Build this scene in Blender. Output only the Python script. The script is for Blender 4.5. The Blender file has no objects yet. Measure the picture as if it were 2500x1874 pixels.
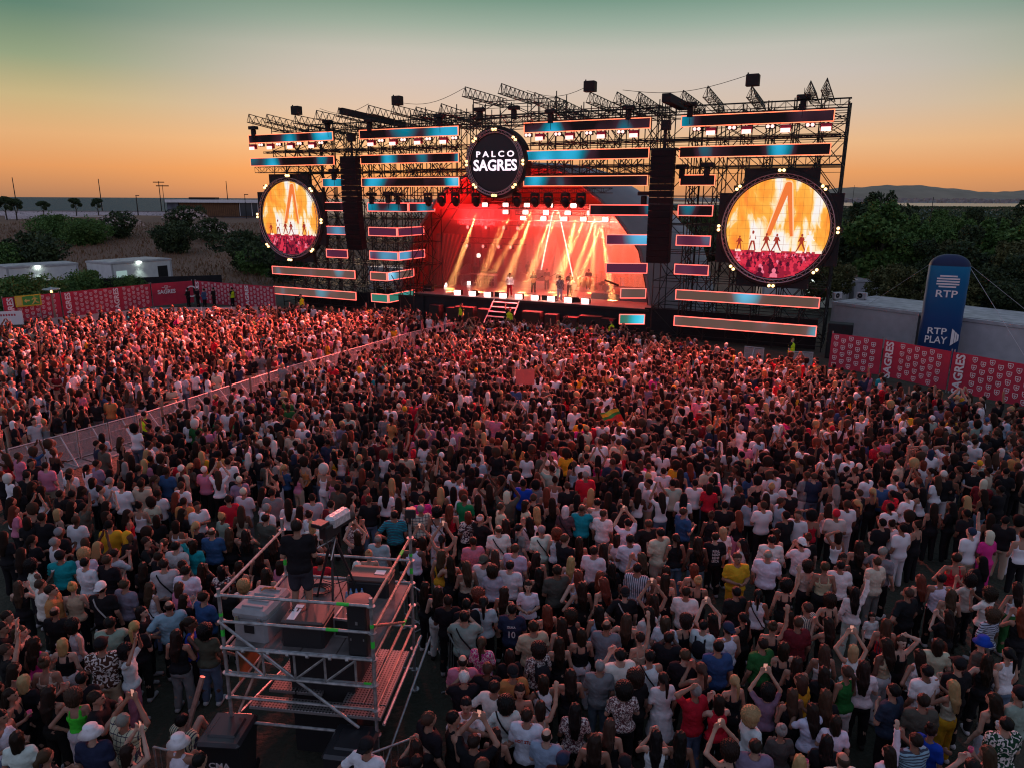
import bpy, bmesh, math, random
import numpy as np
from mathutils import Vector, Matrix
import openvdb as vdb
rnd = random.Random(7)
sc = bpy.context.scene
COL = sc.collection
R = math.radians

# ---------------------------------------------------------------- camera
CH, PITCH, ROLL, F = 10.0, R(14.4), R(0.3), 1750.0
cd = bpy.data.cameras.new('camera'); cam = bpy.data.objects.new('camera', cd); COL.objects.link(cam)
cd.sensor_width = 36; cd.lens = 36 * F / 2500; cd.clip_start = 0.5; cd.clip_end = 60000
cam.matrix_world = Matrix.Translation((0, 0, CH)) @ Matrix.Rotation(R(90) - PITCH, 4, 'X') @ Matrix.Rotation(ROLL, 4, 'Z')
sc.camera = cam
sc.render.resolution_x = 1024; sc.render.resolution_y = 767

def at(px, py, z=0.0):
    """a pixel of the 2500 px wide photograph -> the point where its ray meets height z"""
    x = (px - 1250) / F; y = -(py - 937) / F
    c, s = math.cos(ROLL), math.sin(ROLL); x, y = x * c - y * s, x * s + y * c
    d = (x, math.cos(PITCH) + y * math.sin(PITCH), -math.sin(PITCH) + y * math.cos(PITCH))
    t = (z - CH) / d[2]
    return (d[0] * t, d[1] * t, z)

# ---------------------------------------------------------------- world, sun, exposure
w = bpy.data.worlds.new('World'); sc.world = w; w.use_nodes = True
nt = w.node_tree; nt.nodes.clear()
def N(nt, t, **k):
    n = nt.nodes.new(t)
    for a, b in k.items():
        if a == 'inp':
            for i, v in b.items(): n.inputs[i].default_value = v
        else: setattr(n, a, b)
    return n
def lin(c):
    return tuple(((v / 255) / 12.92 if v / 255 <= .04045 else ((v / 255 + .055) / 1.055) ** 2.4) for v in c[:3]) + (1,)
def ramp(nt, stops, fac, interp='LINEAR'):
    r = N(nt, 'ShaderNodeValToRGB'); cr = r.color_ramp; cr.interpolation = interp
    while len(cr.elements) < len(stops): cr.elements.new(0.5)
    for e, (p, c) in zip(cr.elements, stops): e.position = p; e.color = c
    nt.links.new(fac, r.inputs[0]); return r
tc = N(nt, 'ShaderNodeTexCoord'); sep = N(nt, 'ShaderNodeSeparateXYZ'); nt.links.new(tc.outputs['Generated'], sep.inputs[0])
els = [(0, (186, 134, 102)), (0.012, (208, 144, 98)), (0.035, (229, 157, 100)), (0.07, (231, 183, 138)), (0.11, (211, 188, 169)), (0.15, (202, 190, 182)),
       (0.18, (190, 188, 178)), (0.21, (150, 170, 156)), (0.24, (108, 146, 130)), (0.40, (118, 138, 156)), (0.7, (138, 150, 180)), (1, (136, 148, 178))]
rf = ramp(nt, [(p, lin(c)) for p, c in els], sep.outputs[2])
bls = [(0, (150, 140, 150)), (0.15, (165, 150, 165)), (0.45, (154, 162, 194)), (1, (136, 148, 178))]
rb = ramp(nt, [(p, lin(c)) for p, c in bls], sep.outputs[2])
sides = [(0, (170, 124, 94)), (0.035, (220, 150, 97)), (0.07, (222, 170, 120)), (0.11, (196, 176, 130)), (0.15, (142, 158, 126)), (0.20, (86, 126, 110)), (0.3, (72, 108, 101)), (0.7, (128, 140, 166)), (1, (136, 148, 178))]
rs = ramp(nt, [(p, lin(c)) for p, c in sides], sep.outputs[2])
my = N(nt, 'ShaderNodeMapRange', inp={1: .78, 2: .985, 3: 0., 4: 1.}); my.interpolation_type = 'SMOOTHSTEP'
dotn = N(nt, 'ShaderNodeVectorMath', operation='DOT_PRODUCT', inp={1: (0.0, 1.0, 0.0)}); nrm = N(nt, 'ShaderNodeVectorMath', operation='NORMALIZE')
flat = N(nt, 'ShaderNodeVectorMath', operation='MULTIPLY', inp={1: (1, 1, 0)}); nt.links.new(tc.outputs['Generated'], flat.inputs[0]); nt.links.new(flat.outputs[0], nrm.inputs[0])
nt.links.new(nrm.outputs[0], dotn.inputs[0]); dotn.inputs[1].default_value = (0.10, 0.995, 0); nt.links.new(dotn.outputs['Value'], my.inputs[0])
mx1 = N(nt, 'ShaderNodeMix', data_type='RGBA'); nt.links.new(my.outputs[0], mx1.inputs[0]); nt.links.new(rs.outputs[0], mx1.inputs[6]); nt.links.new(rf.outputs[0], mx1.inputs[7])
mb_ = N(nt, 'ShaderNodeMapRange', inp={1: -0.5, 2: 0.5, 3: 0., 4: 1.}); nt.links.new(dotn.outputs['Value'], mb_.inputs[0])
mx2 = N(nt, 'ShaderNodeMix', data_type='RGBA'); nt.links.new(mb_.outputs[0], mx2.inputs[0]); nt.links.new(rb.outputs[0], mx2.inputs[6]); nt.links.new(mx1.outputs[2], mx2.inputs[7])
sky = N(nt, 'ShaderNodeTexSky', sky_type='NISHITA', sun_disc=False, sun_elevation=R(1.0), sun_rotation=R(-12))
addc = N(nt, 'ShaderNodeMix', data_type='RGBA', blend_type='ADD', inp={0: 0.01}); nt.links.new(mx2.outputs[2], addc.inputs[6]); nt.links.new(sky.outputs[0], addc.inputs[7])
bg = N(nt, 'ShaderNodeBackground', inp={1: 1.0}); nt.links.new(addc.outputs[2], bg.inputs[0])
wo = N(nt, 'ShaderNodeOutputWorld'); nt.links.new(bg.outputs[0], wo.inputs[0])
sd = bpy.data.lights.new('sun', 'SUN'); sd.energy = 0.55; sd.angle = R(8); sd.color = (1, .62, .36)
so = bpy.data.objects.new('sun', sd); COL.objects.link(so); so.rotation_euler = (R(90 - 4), 0, R(180 + 12)); so.location = (0, 0, 40)
sc.view_settings.view_transform = 'Standard'; sc.view_settings.look = 'None'; sc.view_settings.exposure = 0; sc.view_settings.gamma = 1
sc.cycles.max_bounces = 5; sc.cycles.diffuse_bounces = 2; sc.cycles.glossy_bounces = 2; sc.cycles.transparent_max_bounces = 8; sc.cycles.volume_bounces = 0
sc.cycles.use_denoising = True; sc.cycles.volume_step_rate = 4
sc.cycles.sample_clamp_indirect = 4; sc.cycles.filter_width = 1.15

# ---------------------------------------------------------------- mesh and object helpers
class MB:
    def __init__(s): s.v = []; s.f = []
    def add(s, vs, fs):
        o = len(s.v); s.v += [tuple(p) for p in vs]; s.f += [tuple(i + o for i in f) for f in fs]; return s
    def box(s, x0, x1, y0, y1, z0, z1):
        return s.add([(x0, y0, z0), (x1, y0, z0), (x1, y1, z0), (x0, y1, z0), (x0, y0, z1), (x1, y0, z1), (x1, y1, z1), (x0, y1, z1)],
                     [(3, 2, 1, 0), (4, 5, 6, 7), (0, 1, 5, 4), (1, 2, 6, 5), (2, 3, 7, 6), (3, 0, 4, 7)])
    def bbox(s, x0, x1, y0, y1, z0, z1, b=.03):
        """box with chamfered vertical and top edges"""
        pts = lambda e: [(x0 + b, y0 + e), (x1 - b, y0 + e), (x1 - e, y0 + b), (x1 - e, y1 - b), (x1 - b, y1 - e), (x0 + b, y1 - e), (x0 + e, y1 - b), (x0 + e, y0 + b)]
        r = [[(x, y, z0) for x, y in pts(0)], [(x, y, z1 - b) for x, y in pts(0)], [(min(max(x, x0 + b), x1 - b), min(max(y, y0 + b), y1 - b), z1) for x, y in pts(0)]]
        o = [p for q in r for p in q]; f = [tuple(range(7, -1, -1)), tuple(range(16, 24))]
        for k in range(2):
            for i in range(8): j = (i + 1) % 8; f.append((k * 8 + i, k * 8 + j, k * 8 + 8 + j, k * 8 + 8 + i))
        return s.add(o, f)
    def tube(s, p, q, r, n=6, r2=None):
        p = Vector(p); q = Vector(q); d = q - p
        if d.length < 1e-6: return s
        d.normalize(); a = d.orthogonal().normalized(); b = d.cross(a); r2 = r if r2 is None else r2
        vs = []
        for c, rr in ((p, r), (q, r2)):
            for i in range(n):
                t = 2 * math.pi * i / n; vs.append(c + (a * math.cos(t) + b * math.sin(t)) * rr)
        fs = [(i, (i + 1) % n, n + (i + 1) % n, n + i) for i in range(n)] + [tuple(range(n - 1, -1, -1)), tuple(range(n, 2 * n))]
        return s.add(vs, fs)
    def path(s, pts, r, n=6, closed=False):
        for i in range(len(pts) - (0 if closed else 1)): s.tube(pts[i], pts[(i + 1) % len(pts)], r, n)
        return s
    def lathe(s, prof, c=(0, 0, 0), n=24, sx=1, sy=1):
        o = []; f = []
        for r, z in prof:
            for i in range(n): t = 2 * math.pi * i / n; o.append((c[0] + r * math.cos(t) * sx, c[1] + r * math.sin(t) * sy, c[2] + z))
        for k in range(len(prof) - 1):
            for i in range(n): j = (i + 1) % n; f.append((k * n + i, k * n + j, k * n + n + j, k * n + n + i))
        f.append(tuple(range(n - 1, -1, -1))); f.append(tuple((len(prof) - 1) * n + i for i in range(n)))
        return s.add(o, f)
    def prism(s, poly, y0, y1):
        """polygon in the xz plane pushed from y0 to y1"""
        n = len(poly); o = [(x, y0, z) for x, z in poly] + [(x, y1, z) for x, z in poly]
        return s.add(o, [tuple(range(n)), tuple(range(2 * n - 1, n - 1, -1))] + [(i, n + i, n + (i + 1) % n, (i + 1) % n) for i in range(n)])
    def ball(s, c, r, n=10, sx=1, sy=1, sz=1):
        pr = [(max(r * math.sin(math.pi * k / n), 1e-4), -r * math.cos(math.pi * k / n) * sz) for k in range(n + 1)]
        return s.lathe(pr, c, n + 2, sx, sy)
    def ringxz(s, c, ro, ri, y0, y1, n=64):
        o = []; f = []
        for i in range(n):
            t = 2 * math.pi * i / n; ct, st = math.cos(t), math.sin(t)
            for r, y in ((ro, y0), (ri, y0), (ri, y1), (ro, y1)): o.append((c[0] + r * ct, c[1] + y, c[2] + r * st))
        for i in range(n):
            j = (i + 1) % n
            for k in range(4): l = (k + 1) % 4; f.append((4 * i + k, 4 * i + l, 4 * j + l, 4 * j + k))
        return s.add(o, f)
    def rot(s, ang, c=(0, 0, 0), axis='Z'):
        M = Matrix.Translation(c) @ Matrix.Rotation(ang, 4, axis) @ Matrix.Translation(-Vector(c)); s.v = [tuple(M @ Vector(p)) for p in s.v]; return s
    def mesh(s, name, smooth=False):
        m = bpy.data.meshes.new(name); m.from_pydata(s.v, [], s.f)
        bm = bmesh.new(); bm.from_mesh(m); bmesh.ops.recalc_face_normals(bm, faces=bm.faces); bm.to_mesh(m); bm.free()
        if smooth: m.shade_smooth()
        m.update(); return m

def obj(name, me, mat=None, parent=None, smooth=False):
    if isinstance(me, MB): me = me.mesh(name, smooth)
    o = bpy.data.objects.new(name, me); COL.objects.link(o)
    if mat: me.materials.append(mat)
    if parent: o.parent = parent
    return o
def tag(o, label=None, cat=None, group=None, kind=None):
    if label: o['label'] = label
    if cat: o['category'] = cat
    if group: o['group'] = group
    if kind: o['kind'] = kind
    return o
def thing(name, label, cat, loc=(0, 0, 0), rz=0, group=None):
    e = bpy.data.objects.new(name, None); COL.objects.link(e); e.location = loc; e.rotation_euler = (0, 0, rz); e.empty_display_size = .3
    return tag(e, label, cat, group)
def dup(root, loc=None, rz=None, label=None):
    c = root.copy(); COL.objects.link(c); c.parent = None
    if loc is not None: c.location = loc
    if rz is not None: c.rotation_euler = (0, 0, rz)
    if label: c['label'] = label
    def kids(src, dst):
        for ch in src.children:
            k = ch.copy(); COL.objects.link(k); k.parent = dst; kids(ch, k)
    kids(root, c); return c

def mat(name, col, rough=.6, metal=0., var=0., scale=3., bump=0., bscale=40., emis=None, estr=0., spec=.5, trans=0.):
    m = bpy.data.materials.new(name); m.use_nodes = True; nt = m.node_tree; b = nt.nodes['Principled BSDF']
    b.inputs['Base Color'].default_value = tuple(col) + (1,); b.inputs['Roughness'].default_value = rough; b.inputs['Metallic'].default_value = metal
    b.inputs['Specular IOR Level'].default_value = spec
    if var or bump: tc = N(nt, 'ShaderNodeTexCoord')
    if var:
        nz = N(nt, 'ShaderNodeTexNoise', inp={'Scale': scale, 'Detail': 6.}); nt.links.new(tc.outputs['Object'], nz.inputs['Vector'])
        r = ramp(nt, [(.3, tuple(c * (1 - var) for c in col) + (1,)), (.7, tuple(min(1, c * (1 + var)) for c in col) + (1,))], nz.outputs[0]); nt.links.new(r.outputs[0], b.inputs['Base Color'])
    if bump:
        n2 = N(nt, 'ShaderNodeTexNoise', inp={'Scale': bscale, 'Detail': 4.}); nt.links.new(tc.outputs['Object'], n2.inputs['Vector'])
        bp = N(nt, 'ShaderNodeBump', inp={'Strength': bump, 'Distance': .02}); nt.links.new(n2.outputs[0], bp.inputs['Height']); nt.links.new(bp.outputs[0], b.inputs['Normal'])
    if emis: b.inputs['Emission Color'].default_value = tuple(emis) + (1,); b.inputs['Emission Strength'].default_value = estr
    return m
M = {}
M['steel_dark'] = mat('steel_dark', (.022, .024, .022), .5, .4)
M['steel'] = mat('steel', (.34, .36, .36), .48, .7, .4, 9)
M['truss'] = mat('truss', (.03, .03, .03), .45, .5)
M['black'] = mat('black', (.012, .012, .013), .65, 0, .2, spec=.3)
M['case_dark'] = mat('case_dark', (.05, .03, .03), .5)
M['black_cloth'] = mat('black_cloth', (.012, .012, .014), .9, 0, .3, 2, .3, 8)
M['neon'] = mat('neon', (.8, .2, .1), .4, emis=(1, .19, .085), estr=2.3)
M['neon_white'] = mat('neon_white', (.9, .8, .7), .4, emis=(1, .62, .5), estr=3.2)
M['lamp_white'] = mat('lamp_white', (.9, .9, .9), .4, emis=(1, .72, .62), estr=7)
M['lamp_warm'] = mat('lamp_warm', (.9, .8, .6), .4, emis=(1, .58, .22), estr=4)
M['neon_red'] = mat('neon_red', (.8, .1, .1), .4, emis=(1, .12, .09), estr=2.8)
M['cabin_white'] = mat('cabin_white', (.62, .64, .63), .6, 0, .08, 1.5, .12, 25)
M['lamp_pink'] = mat('lamp_pink', (.9, .8, .8), .4, emis=(1, .50, .42), estr=2.2)
M['lamp_cool'] = mat('lamp_cool', (.9, .95, .9), .4, emis=(.85, 1, .9), estr=10)
M['white'] = mat('white', (.75, .75, .75), .5, 0, .08, 2)
M['print_white'] = mat('print_white', (.78, .74, .74), .6)
M['text_white'] = mat('text_white', (.9, .85, .9), .5, emis=(1, .86, .95), estr=1.1)
M['banner_red'] = mat('banner_red', (.46, .022, .055), .7, 0, .16, 1.2, .8, 2.2)
M['container'] = mat('container', (.42, .43, .45), .6, 0, .1, 1.5, .12, 25)
M['container_trim'] = mat('container_trim', (.40, .41, .42), .55, 0, .12, 3)
M['roof_sheet'] = mat('roof_sheet', (.36, .36, .36), .5, 0, .35, 1.6, .3, 6)
M['deck_ply'] = mat('deck_ply', (.10, .09, .085), .6, 0, .45, 3.5, .15, 20)
M['orange_paint'] = mat('orange_paint', (.35, .12, .05), .6, 0, .3)
M['green_mark'] = mat('green_mark', (.03, .6, .05), .6)

TH = R(-25.83); OX, OY = -22.69, 68.25
def SP(u, v, z=0): return Vector((OX + u * math.cos(TH) - v * math.sin(TH), OY + u * math.sin(TH) + v * math.cos(TH), z))
def sthing(name, label, cat, u, v, z=0, rz=0, group=None): return thing(name, label, cat, SP(u, v, z), TH + rz, group)

def text_mesh(s, size=1., bold=0.0, ext=.01, sx=1., align='CENTER', shear=0):
    c = bpy.data.curves.new('t', 'FONT'); c.body = s; c.size = size; c.extrude = ext; c.offset = bold; c.align_x = align; c.align_y = 'CENTER'; c.shear = shear; c.resolution_u = 3
    o = bpy.data.objects.new('t', c); COL.objects.link(o)
    bpy.context.view_layer.update(); dg = bpy.context.evaluated_depsgraph_get()
    m = bpy.data.meshes.new_from_object(o.evaluated_get(dg)); bpy.data.objects.remove(o); bpy.data.curves.remove(c)
    m.transform(Matrix.Rotation(R(90), 4, 'X') @ Matrix.Diagonal((sx, 1, 1, 1))); m.materials.clear(); return m   # now lies in xz, faces -y
def tm_add(mb, me, M4):
    vs = [tuple(M4 @ v.co) for v in me.vertices]; mb.add(vs, [tuple(p.vertices) for p in me.polygons])

# ================================================================= GROUND, SEA, HILLS
def terrain_z(x, y):
    t = max(0., min(1., (y - 92) / 95)); t = t * t * (3 - 2 * t)
    s = max(0., min(1., (-12 - x) / 25)); s = s * s * (3 - 2 * s)
    f = max(0., min(1., (330 - y) / 90))
    return t * s * f * (5.2 + .5 * math.sin(x * .11) * math.cos(y * .07))
def build_ground():
    xs = sorted(set([-9000, -3000, -1200, -700, -450, -330] + list(range(-260, 61, 4)) + [80, 120, 200, 400, 900, 2500, 9000]))
    ys = sorted(set([-300, -60, -10] + list(range(0, 340, 4)) + [345, 380, 450, 600, 900, 1500, 1900]))
    v = []; f = []
    for y in ys:
        for x in xs: v.append((x, y, terrain_z(x, y) + (0 if y < 300 or x > 30 else -1.5 * min(1, (y - 300) / 40))))
    nx = len(xs)
    for j in range(len(ys) - 1):
        for i in range(nx - 1): f.append((j * nx + i, j * nx + i + 1, (j + 1) * nx + i + 1, (j + 1) * nx + i))
    m = bpy.data.meshes.new('ground'); m.from_pydata(v, [], f); m.shade_smooth()
    g = bpy.data.materials.new('ground'); g.use_nodes = True; nt = g.node_tree; b = nt.nodes['Principled BSDF']; b.inputs['Roughness'].default_value = .95
    geo = N(nt, 'ShaderNodeNewGeometry'); sp = N(nt, 'ShaderNodeSeparateXYZ'); nt.links.new(geo.outputs['Position'], sp.inputs[0])
    n1 = N(nt, 'ShaderNodeTexNoise', inp={'Scale': .35, 'Detail': 8.}); n2 = N(nt, 'ShaderNodeTexNoise', inp={'Scale': 6., 'Detail': 8.})
    for n in (n1, n2): nt.links.new(geo.outputs['Position'], n.inputs['Vector'])
    near = ramp(nt, [(.35, (.016, .022, .012, 1)), (.55, (.035, .036, .022, 1)), (.7, (.06, .045, .03, 1))], n1.outputs[0])
    far = ramp(nt, [(.35, (.10, .058, .036, 1)), (.5, (.20, .105, .065, 1)), (.66, (.09, .08, .04, 1))], n2.outputs[0])
    mr = N(nt, 'ShaderNodeMapRange', inp={1: 72., 2: 95., 3: 0., 4: 1.}); nt.links.new(sp.outputs[1], mr.inputs[0])
    mx = N(nt, 'ShaderNodeMix', data_type='RGBA'); nt.links.new(mr.outputs[0], mx.inputs[0]); nt.links.new(near.outputs[0], mx.inputs[6]); nt.links.new(far.outputs[0], mx.inputs[7])
    nt.links.new(mx.outputs[2], b.inputs['Base Color'])
    bp = N(nt, 'ShaderNodeBump', inp={'Strength': .8, 'Distance': .12}); nt.links.new(n2.outputs[0], bp.inputs['Height']); nt.links.new(bp.outputs[0], b.inputs['Normal'])
    tag(obj('ground', m, g), kind='structure')
build_ground()
def build_sea():
    g = bpy.data.materials.new('sea'); g.use_nodes = True; nt = g.node_tree; b = nt.nodes['Principled BSDF']
    b.inputs['Base Color'].default_value = (.06, .095, .10, 1); b.inputs['Roughness'].default_value = .6; b.inputs['Specular IOR Level'].default_value = .15  # teal of the reflected sky is put into the base colour
    geo = N(nt, 'ShaderNodeNewGeometry'); mp = N(nt, 'ShaderNodeMapping', inp={'Scale': (.05, .22, 1)}); nt.links.new(geo.outputs['Position'], mp.inputs[0])
    n = N(nt, 'ShaderNodeTexNoise', inp={'Scale': 1., 'Detail': 6.}); nt.links.new(mp.outputs[0], n.inputs['Vector'])
    bp = N(nt, 'ShaderNodeBump', inp={'Strength': 1., 'Distance': 5.}); nt.links.new(n.outputs[0], bp.inputs['Height']); nt.links.new(bp.outputs[0], b.inputs['Normal'])
    m = bpy.data.meshes.new('sea'); m.from_pydata([(-40000, 330, .6), (500, 330, .6), (500, 50000, .6), (-40000, 50000, .6)], [], [(0, 1, 2, 3)])
    tag(obj('sea', m, g), kind='structure')
    m = bpy.data.meshes.new('river'); m.from_pydata([(500.2, 1500, .7), (9000, 1250, .7), (9000, 6000, .7), (500.2, 6000, .7)], [], [(0, 1, 2, 3)])
    r = mat('river', (.1, .12, .13), .25); tag(obj('water', m, r), kind='structure')
    v = []; f = []
    # far shore and mountains
    def ridge(name, dist, x0, x1, hf, base, matl, depth):
        n = 120; v = []; f = []
        for i in range(n + 1):
            x = x0 + (x1 - x0) * i / n; h = hf(i / n)
            v += [(x * dist, dist, -5), (x * dist, dist + depth * .35, h * .55), (x * dist, dist + depth, h), (x * dist, dist + depth * 2, -5)]
        for i in range(n):
            for k in range(3): f.append((4 * i + k, 4 * i + 4 + k, 4 * i + 5 + k, 4 * i + 1 + k))
        m = bpy.data.meshes.new(name); m.from_pydata(v, [], f); m.shade_smooth(); return tag(obj(name, m, matl), kind='structure')
    def hf(t):
        pts = [(0, .0), (.1, .2), (.2, .62), (.27, .72), (.38, .88), (.45, .98), (.52, 1.), (.6, .86), (.68, .68), (.74, .6), (.8, .72), (.86, .84), (.93, .95), (1, .92)]
        for (a, b), (c, d) in zip(pts, pts[1:]):
            if t <= c: h = b + (d - b) * (t - a) / (c - a); break
        return 375 * h + 8 * math.sin(t * 61) + 5 * math.sin(t * 143)
    ridge('hills', 15500, .30, .86, hf, 0, mat('hill', (.24, .21, .15), 1, 0, .15, .002), 1500)  # hill colour lifted to stand for distance haze
    ridge('terrain', 5200, .25, .95, lambda t: 26 + 10 * math.sin(t * 17) + 5 * math.sin(t * 71), 0, mat('far_shore', (.17, .17, .165), 1, 0, .3, .01), 1500)
    # the far town: a speckle of pale blocks on the far shore
    mb = MB(); rr = random.Random(3)
    for i in range(900):
        d = rr.uniform(5300, 6600); x = rr.uniform(.3, .85) * d; s = rr.uniform(8, 30); h = rr.uniform(8, 30); z = 4 + 22 * (d - 5300) / 1500
        mb.box(x, x + s, d, d + s, z - 8, z + h * .7)
    tag(obj('far_town', mb, mat('far_town', (.30, .26, .25), .9, 0, .3, .01)), 'pale low town spread over the far river shore below the mountains', 'town', kind='stuff')
build_sea()

# ================================================================= VEGETATION
def leaf_cloud(blobs, n, size, seed, asp=1.6):
    """n small leaf quads spread through a set of ellipsoid clumps -> vertices, faces"""
    r = np.random.RandomState(seed); B = np.array(blobs); wgt = (B[:, 3] * B[:, 4] * B[:, 5]) ** (2 / 3.); k = r.choice(len(B), n, p=wgt / wgt.sum())
    d = r.normal(size=(n, 3)); d /= np.linalg.norm(d, axis=1)[:, None]; rad = r.uniform(.45, 1.08, n) ** .5
    c = B[k, :3] + d * rad[:, None] * B[k, 3:6] * (1 + .18 * np.sin(d[:, :1] * 7 + d[:, 2:3] * 9))
    a = r.normal(size=(n, 3)); a /= np.linalg.norm(a, axis=1)[:, None]; b = np.cross(a, r.normal(size=(n, 3))); b /= np.linalg.norm(b, axis=1)[:, None]
    s = (size * r.uniform(.5, 1.4, n))[:, None]
    P = np.stack([c - a * s, c + b * s / asp, c + a * s, c - b * s / asp], 1).reshape(-1, 3)
    return P
def quads_mesh(name, P):
    m = bpy.data.meshes.new(name); nf = len(P) // 4
    m.vertices.add(len(P)); m.vertices.foreach_set('co', P.astype(np.float32).ravel()); m.loops.add(len(P)); m.loops.foreach_set('vertex_index', np.arange(len(P), dtype=np.int32))
    m.polygons.add(nf); m.polygons.foreach_set('loop_start', np.arange(0, len(P), 4, dtype=np.int32)); m.update(calc_edges=True); return m
def leaf_mat(name, c1, c2, c3):
    m = bpy.data.materials.new(name); m.use_nodes = True; nt = m.node_tree; b = nt.nodes['Principled BSDF']; b.inputs['Roughness'].default_value = .7; b.inputs['Specular IOR Level'].default_value = .2
    tc = N(nt, 'ShaderNodeTexCoord'); nz = N(nt, 'ShaderNodeTexNoise', inp={'Scale': 1.1, 'Detail': 3.}); nt.links.new(tc.outputs['Object'], nz.inputs['Vector'])
    g = N(nt, 'ShaderNodeNewGeometry'); mx = N(nt, 'ShaderNodeMath', operation='ADD'); m2 = N(nt, 'ShaderNodeMath', operation='MULTIPLY', inp={1: .35}); nt.links.new(g.outputs['Random Per Island'], m2.inputs[0])
    nt.links.new(nz.outputs[0], mx.inputs[0]); nt.links.new(m2.outputs[0], mx.inputs[1])
    r = ramp(nt, [(.4, c1 + (1,)), (.65, c2 + (1,)), (.9, c3 + (1,))], mx.outputs[0]); nt.links.new(r.outputs[0], b.inputs['Base Color']); return m
LG = leaf_mat('leaf_green', (.03, .07, .02), (.07, .15, .035), (.12, .20, .05))
LD = leaf_mat('leaf_dark', (.018, .032, .02), (.04, .066, .03), (.07, .10, .035))
LO = leaf_mat('leaf_olive', (.04, .05, .02), (.085, .095, .035), (.15, .15, .055))
BARK = mat('bark', (.05, .04, .03), .9, 0, .3, 5)
FLOWER = mat('flower', (.55, .42, .38), .8)
def make_tree(h, w, seed, lm, n=9000, size=.16, bush=False, nb=16, umb=False):
    r = random.Random(seed); bl = []
    if umb: nb = 0; bl = [(w * q * math.cos(a), w * q * math.sin(a), h * z, w * s, w * s, h * .11) for q, a, z, s in ((.0, 0, .88, .5), (.42, 1, .80, .36), (.45, 3.6, .76, .38), (.3, 5.2, .86, .36), (.5, 2.4, .62, .24), (.35, 4.6, .55, .2))]
    for i in range(nb):
        a = r.uniform(0, 6.28); q = r.uniform(0, .62) * w; zc = h * (r.uniform(.32, .86) if not bush else r.uniform(.15, .8)) ; sh = 1 - .55 * abs(zc / h - .5)
        s = w * r.uniform(.22, .40) * sh; bl.append((q * math.cos(a), q * math.sin(a), min(zc, h - s * .7), s, s, s * r.uniform(.6, .9)))
    for i in range(0 if umb else 4): a = r.uniform(0, 6.28); bl.append((w * .2 * math.cos(a), w * .2 * math.sin(a), h * .93, w * .12, w * .12, h * .10))
    crown = quads_mesh('crown', leaf_cloud(bl, n, size, seed)); crown.materials.append(lm)
    tr = MB(); pts = [Vector((0, 0, -.3)), Vector((.1 * r.uniform(-1, 1), .1, h * .3)), Vector((.3 * r.uniform(-1, 1), .2 * r.uniform(-1, 1), h * .6))]
    tr.tube(pts[0], pts[1], .035 * h, 8, .026 * h); tr.tube(pts[1], pts[2], .026 * h, 7, .012 * h)
    for b in bl[:10]: tr.tube(pts[1] if r.random() < .5 else (pts[1] + pts[2]) / 2, Vector(b[:3]), .012 * h, 5, .004 * h)
    return crown, tr.mesh('trunk')
_tp = {}
def tree(kind, loc, rz, scale, name, label, cat, group=None, flowers=False):
    if kind not in _tp:
        _tp[kind] = {'a': lambda: make_tree(9, 4.2, 1, LG, 15000, .17), 'b': lambda: make_tree(10, 5, 2, LD, 15000, .18), 'c': lambda: make_tree(7.5, 4.5, 3, LO, 13000, .17),
                     'bush': lambda: make_tree(3.4, 3.2, 4, LD, 9000, .11, True), 'gbush': lambda: make_tree(3.0, 3.6, 5, LG, 9000, .10, True), 'long': lambda: make_tree(4.2, 6.0, 8, LG, 16000, .14, True, 26),
                     'far': lambda: make_tree(8, 5.5, 6, LD, 3500, .42), 'pine': lambda: make_tree(5.2, 2.5, 9, LD, 6000, .12, umb=True)}[kind]()
    e = thing(name, label, cat, loc, rz, group); e.scale = (scale,) * 3 if not isinstance(scale, tuple) else scale
    cr, tr = _tp[kind]
    o = bpy.data.objects.new('crown', cr); COL.objects.link(o); o.parent = e
    t = bpy.data.objects.new('trunk', tr); COL.objects.link(t); t.parent = e
    if not tr.materials: tr.materials.append(BARK)
    if flowers:
        rr = np.random.RandomState(int(abs(loc[0]) * 7)); d = rr.normal(size=(260, 3)); d /= np.linalg.norm(d, axis=1)[:, None]; d[:, 2] = abs(d[:, 2]); c = d * np.array([2.9, 2.9, 1.3]) + np.array([0, 0, 1.7])
        a = rr.normal(size=(260, 3)) * .09; b = rr.normal(size=(260, 3)) * .09
        m = quads_mesh('blossom', np.stack([c - a, c + b, c + a, c - b], 1).reshape(-1, 3)); m.materials.append(FLOWER); f = bpy.data.objects.new('blossom', m); COL.objects.link(f); f.parent = e
    return e
def on(px, py, zt): 
    p = at(px, py, zt); return (p[0], p[1], terrain_z(p[0], p[1]))
# left: bushes on the dune, small trees by the wall, shrubs by the cabins
for px, py, dist, k, s, lab, fl in [
        (20, 640, 92, 'gbush', 1.5, 'dark round green bush at far left on the brown slope', 0), (95, 650, 94, 'bush', 1.7, 'tall dark bush behind the long white cabin', 0),
        (150, 600, 135, 'long', 1.15, 'wide bright green thicket on top of the dune', 0), (235, 600, 130, 'long', 1.1, 'long green thicket left of the flowering oleander', 0),
        (310, 590, 138, 'bush', 1.45, 'oleander bush with pale blossoms beside the green thicket', 1), (450, 600, 120, 'bush', 1.6, 'dark bush in front of the timber building', 0),
        (470, 575, 150, 'bush', 1.5, 'oleander with pale blossoms below the timber building', 1), (530, 590, 135, 'bush', 1.3, 'smaller oleander with pale blossoms right of the dark bush', 1),
        (600, 640, 100, 'bush', 1.7, 'broad dark bush beside the round left screen', 0), (690, 660, 88, 'bush', 1.5, 'dark bush behind the lower left scaffolding', 0), (650, 640, 96, 'gbush', 1.3, 'dark scrub bush seen through the left scaffolding', 0)]:
    x = (px - 1250) / F * dist; tree(k, (x, dist, terrain_z(x, dist) - .3), px * .7, s, 'bush', lab, 'bush', 'bushes on the dune', fl)
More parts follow.
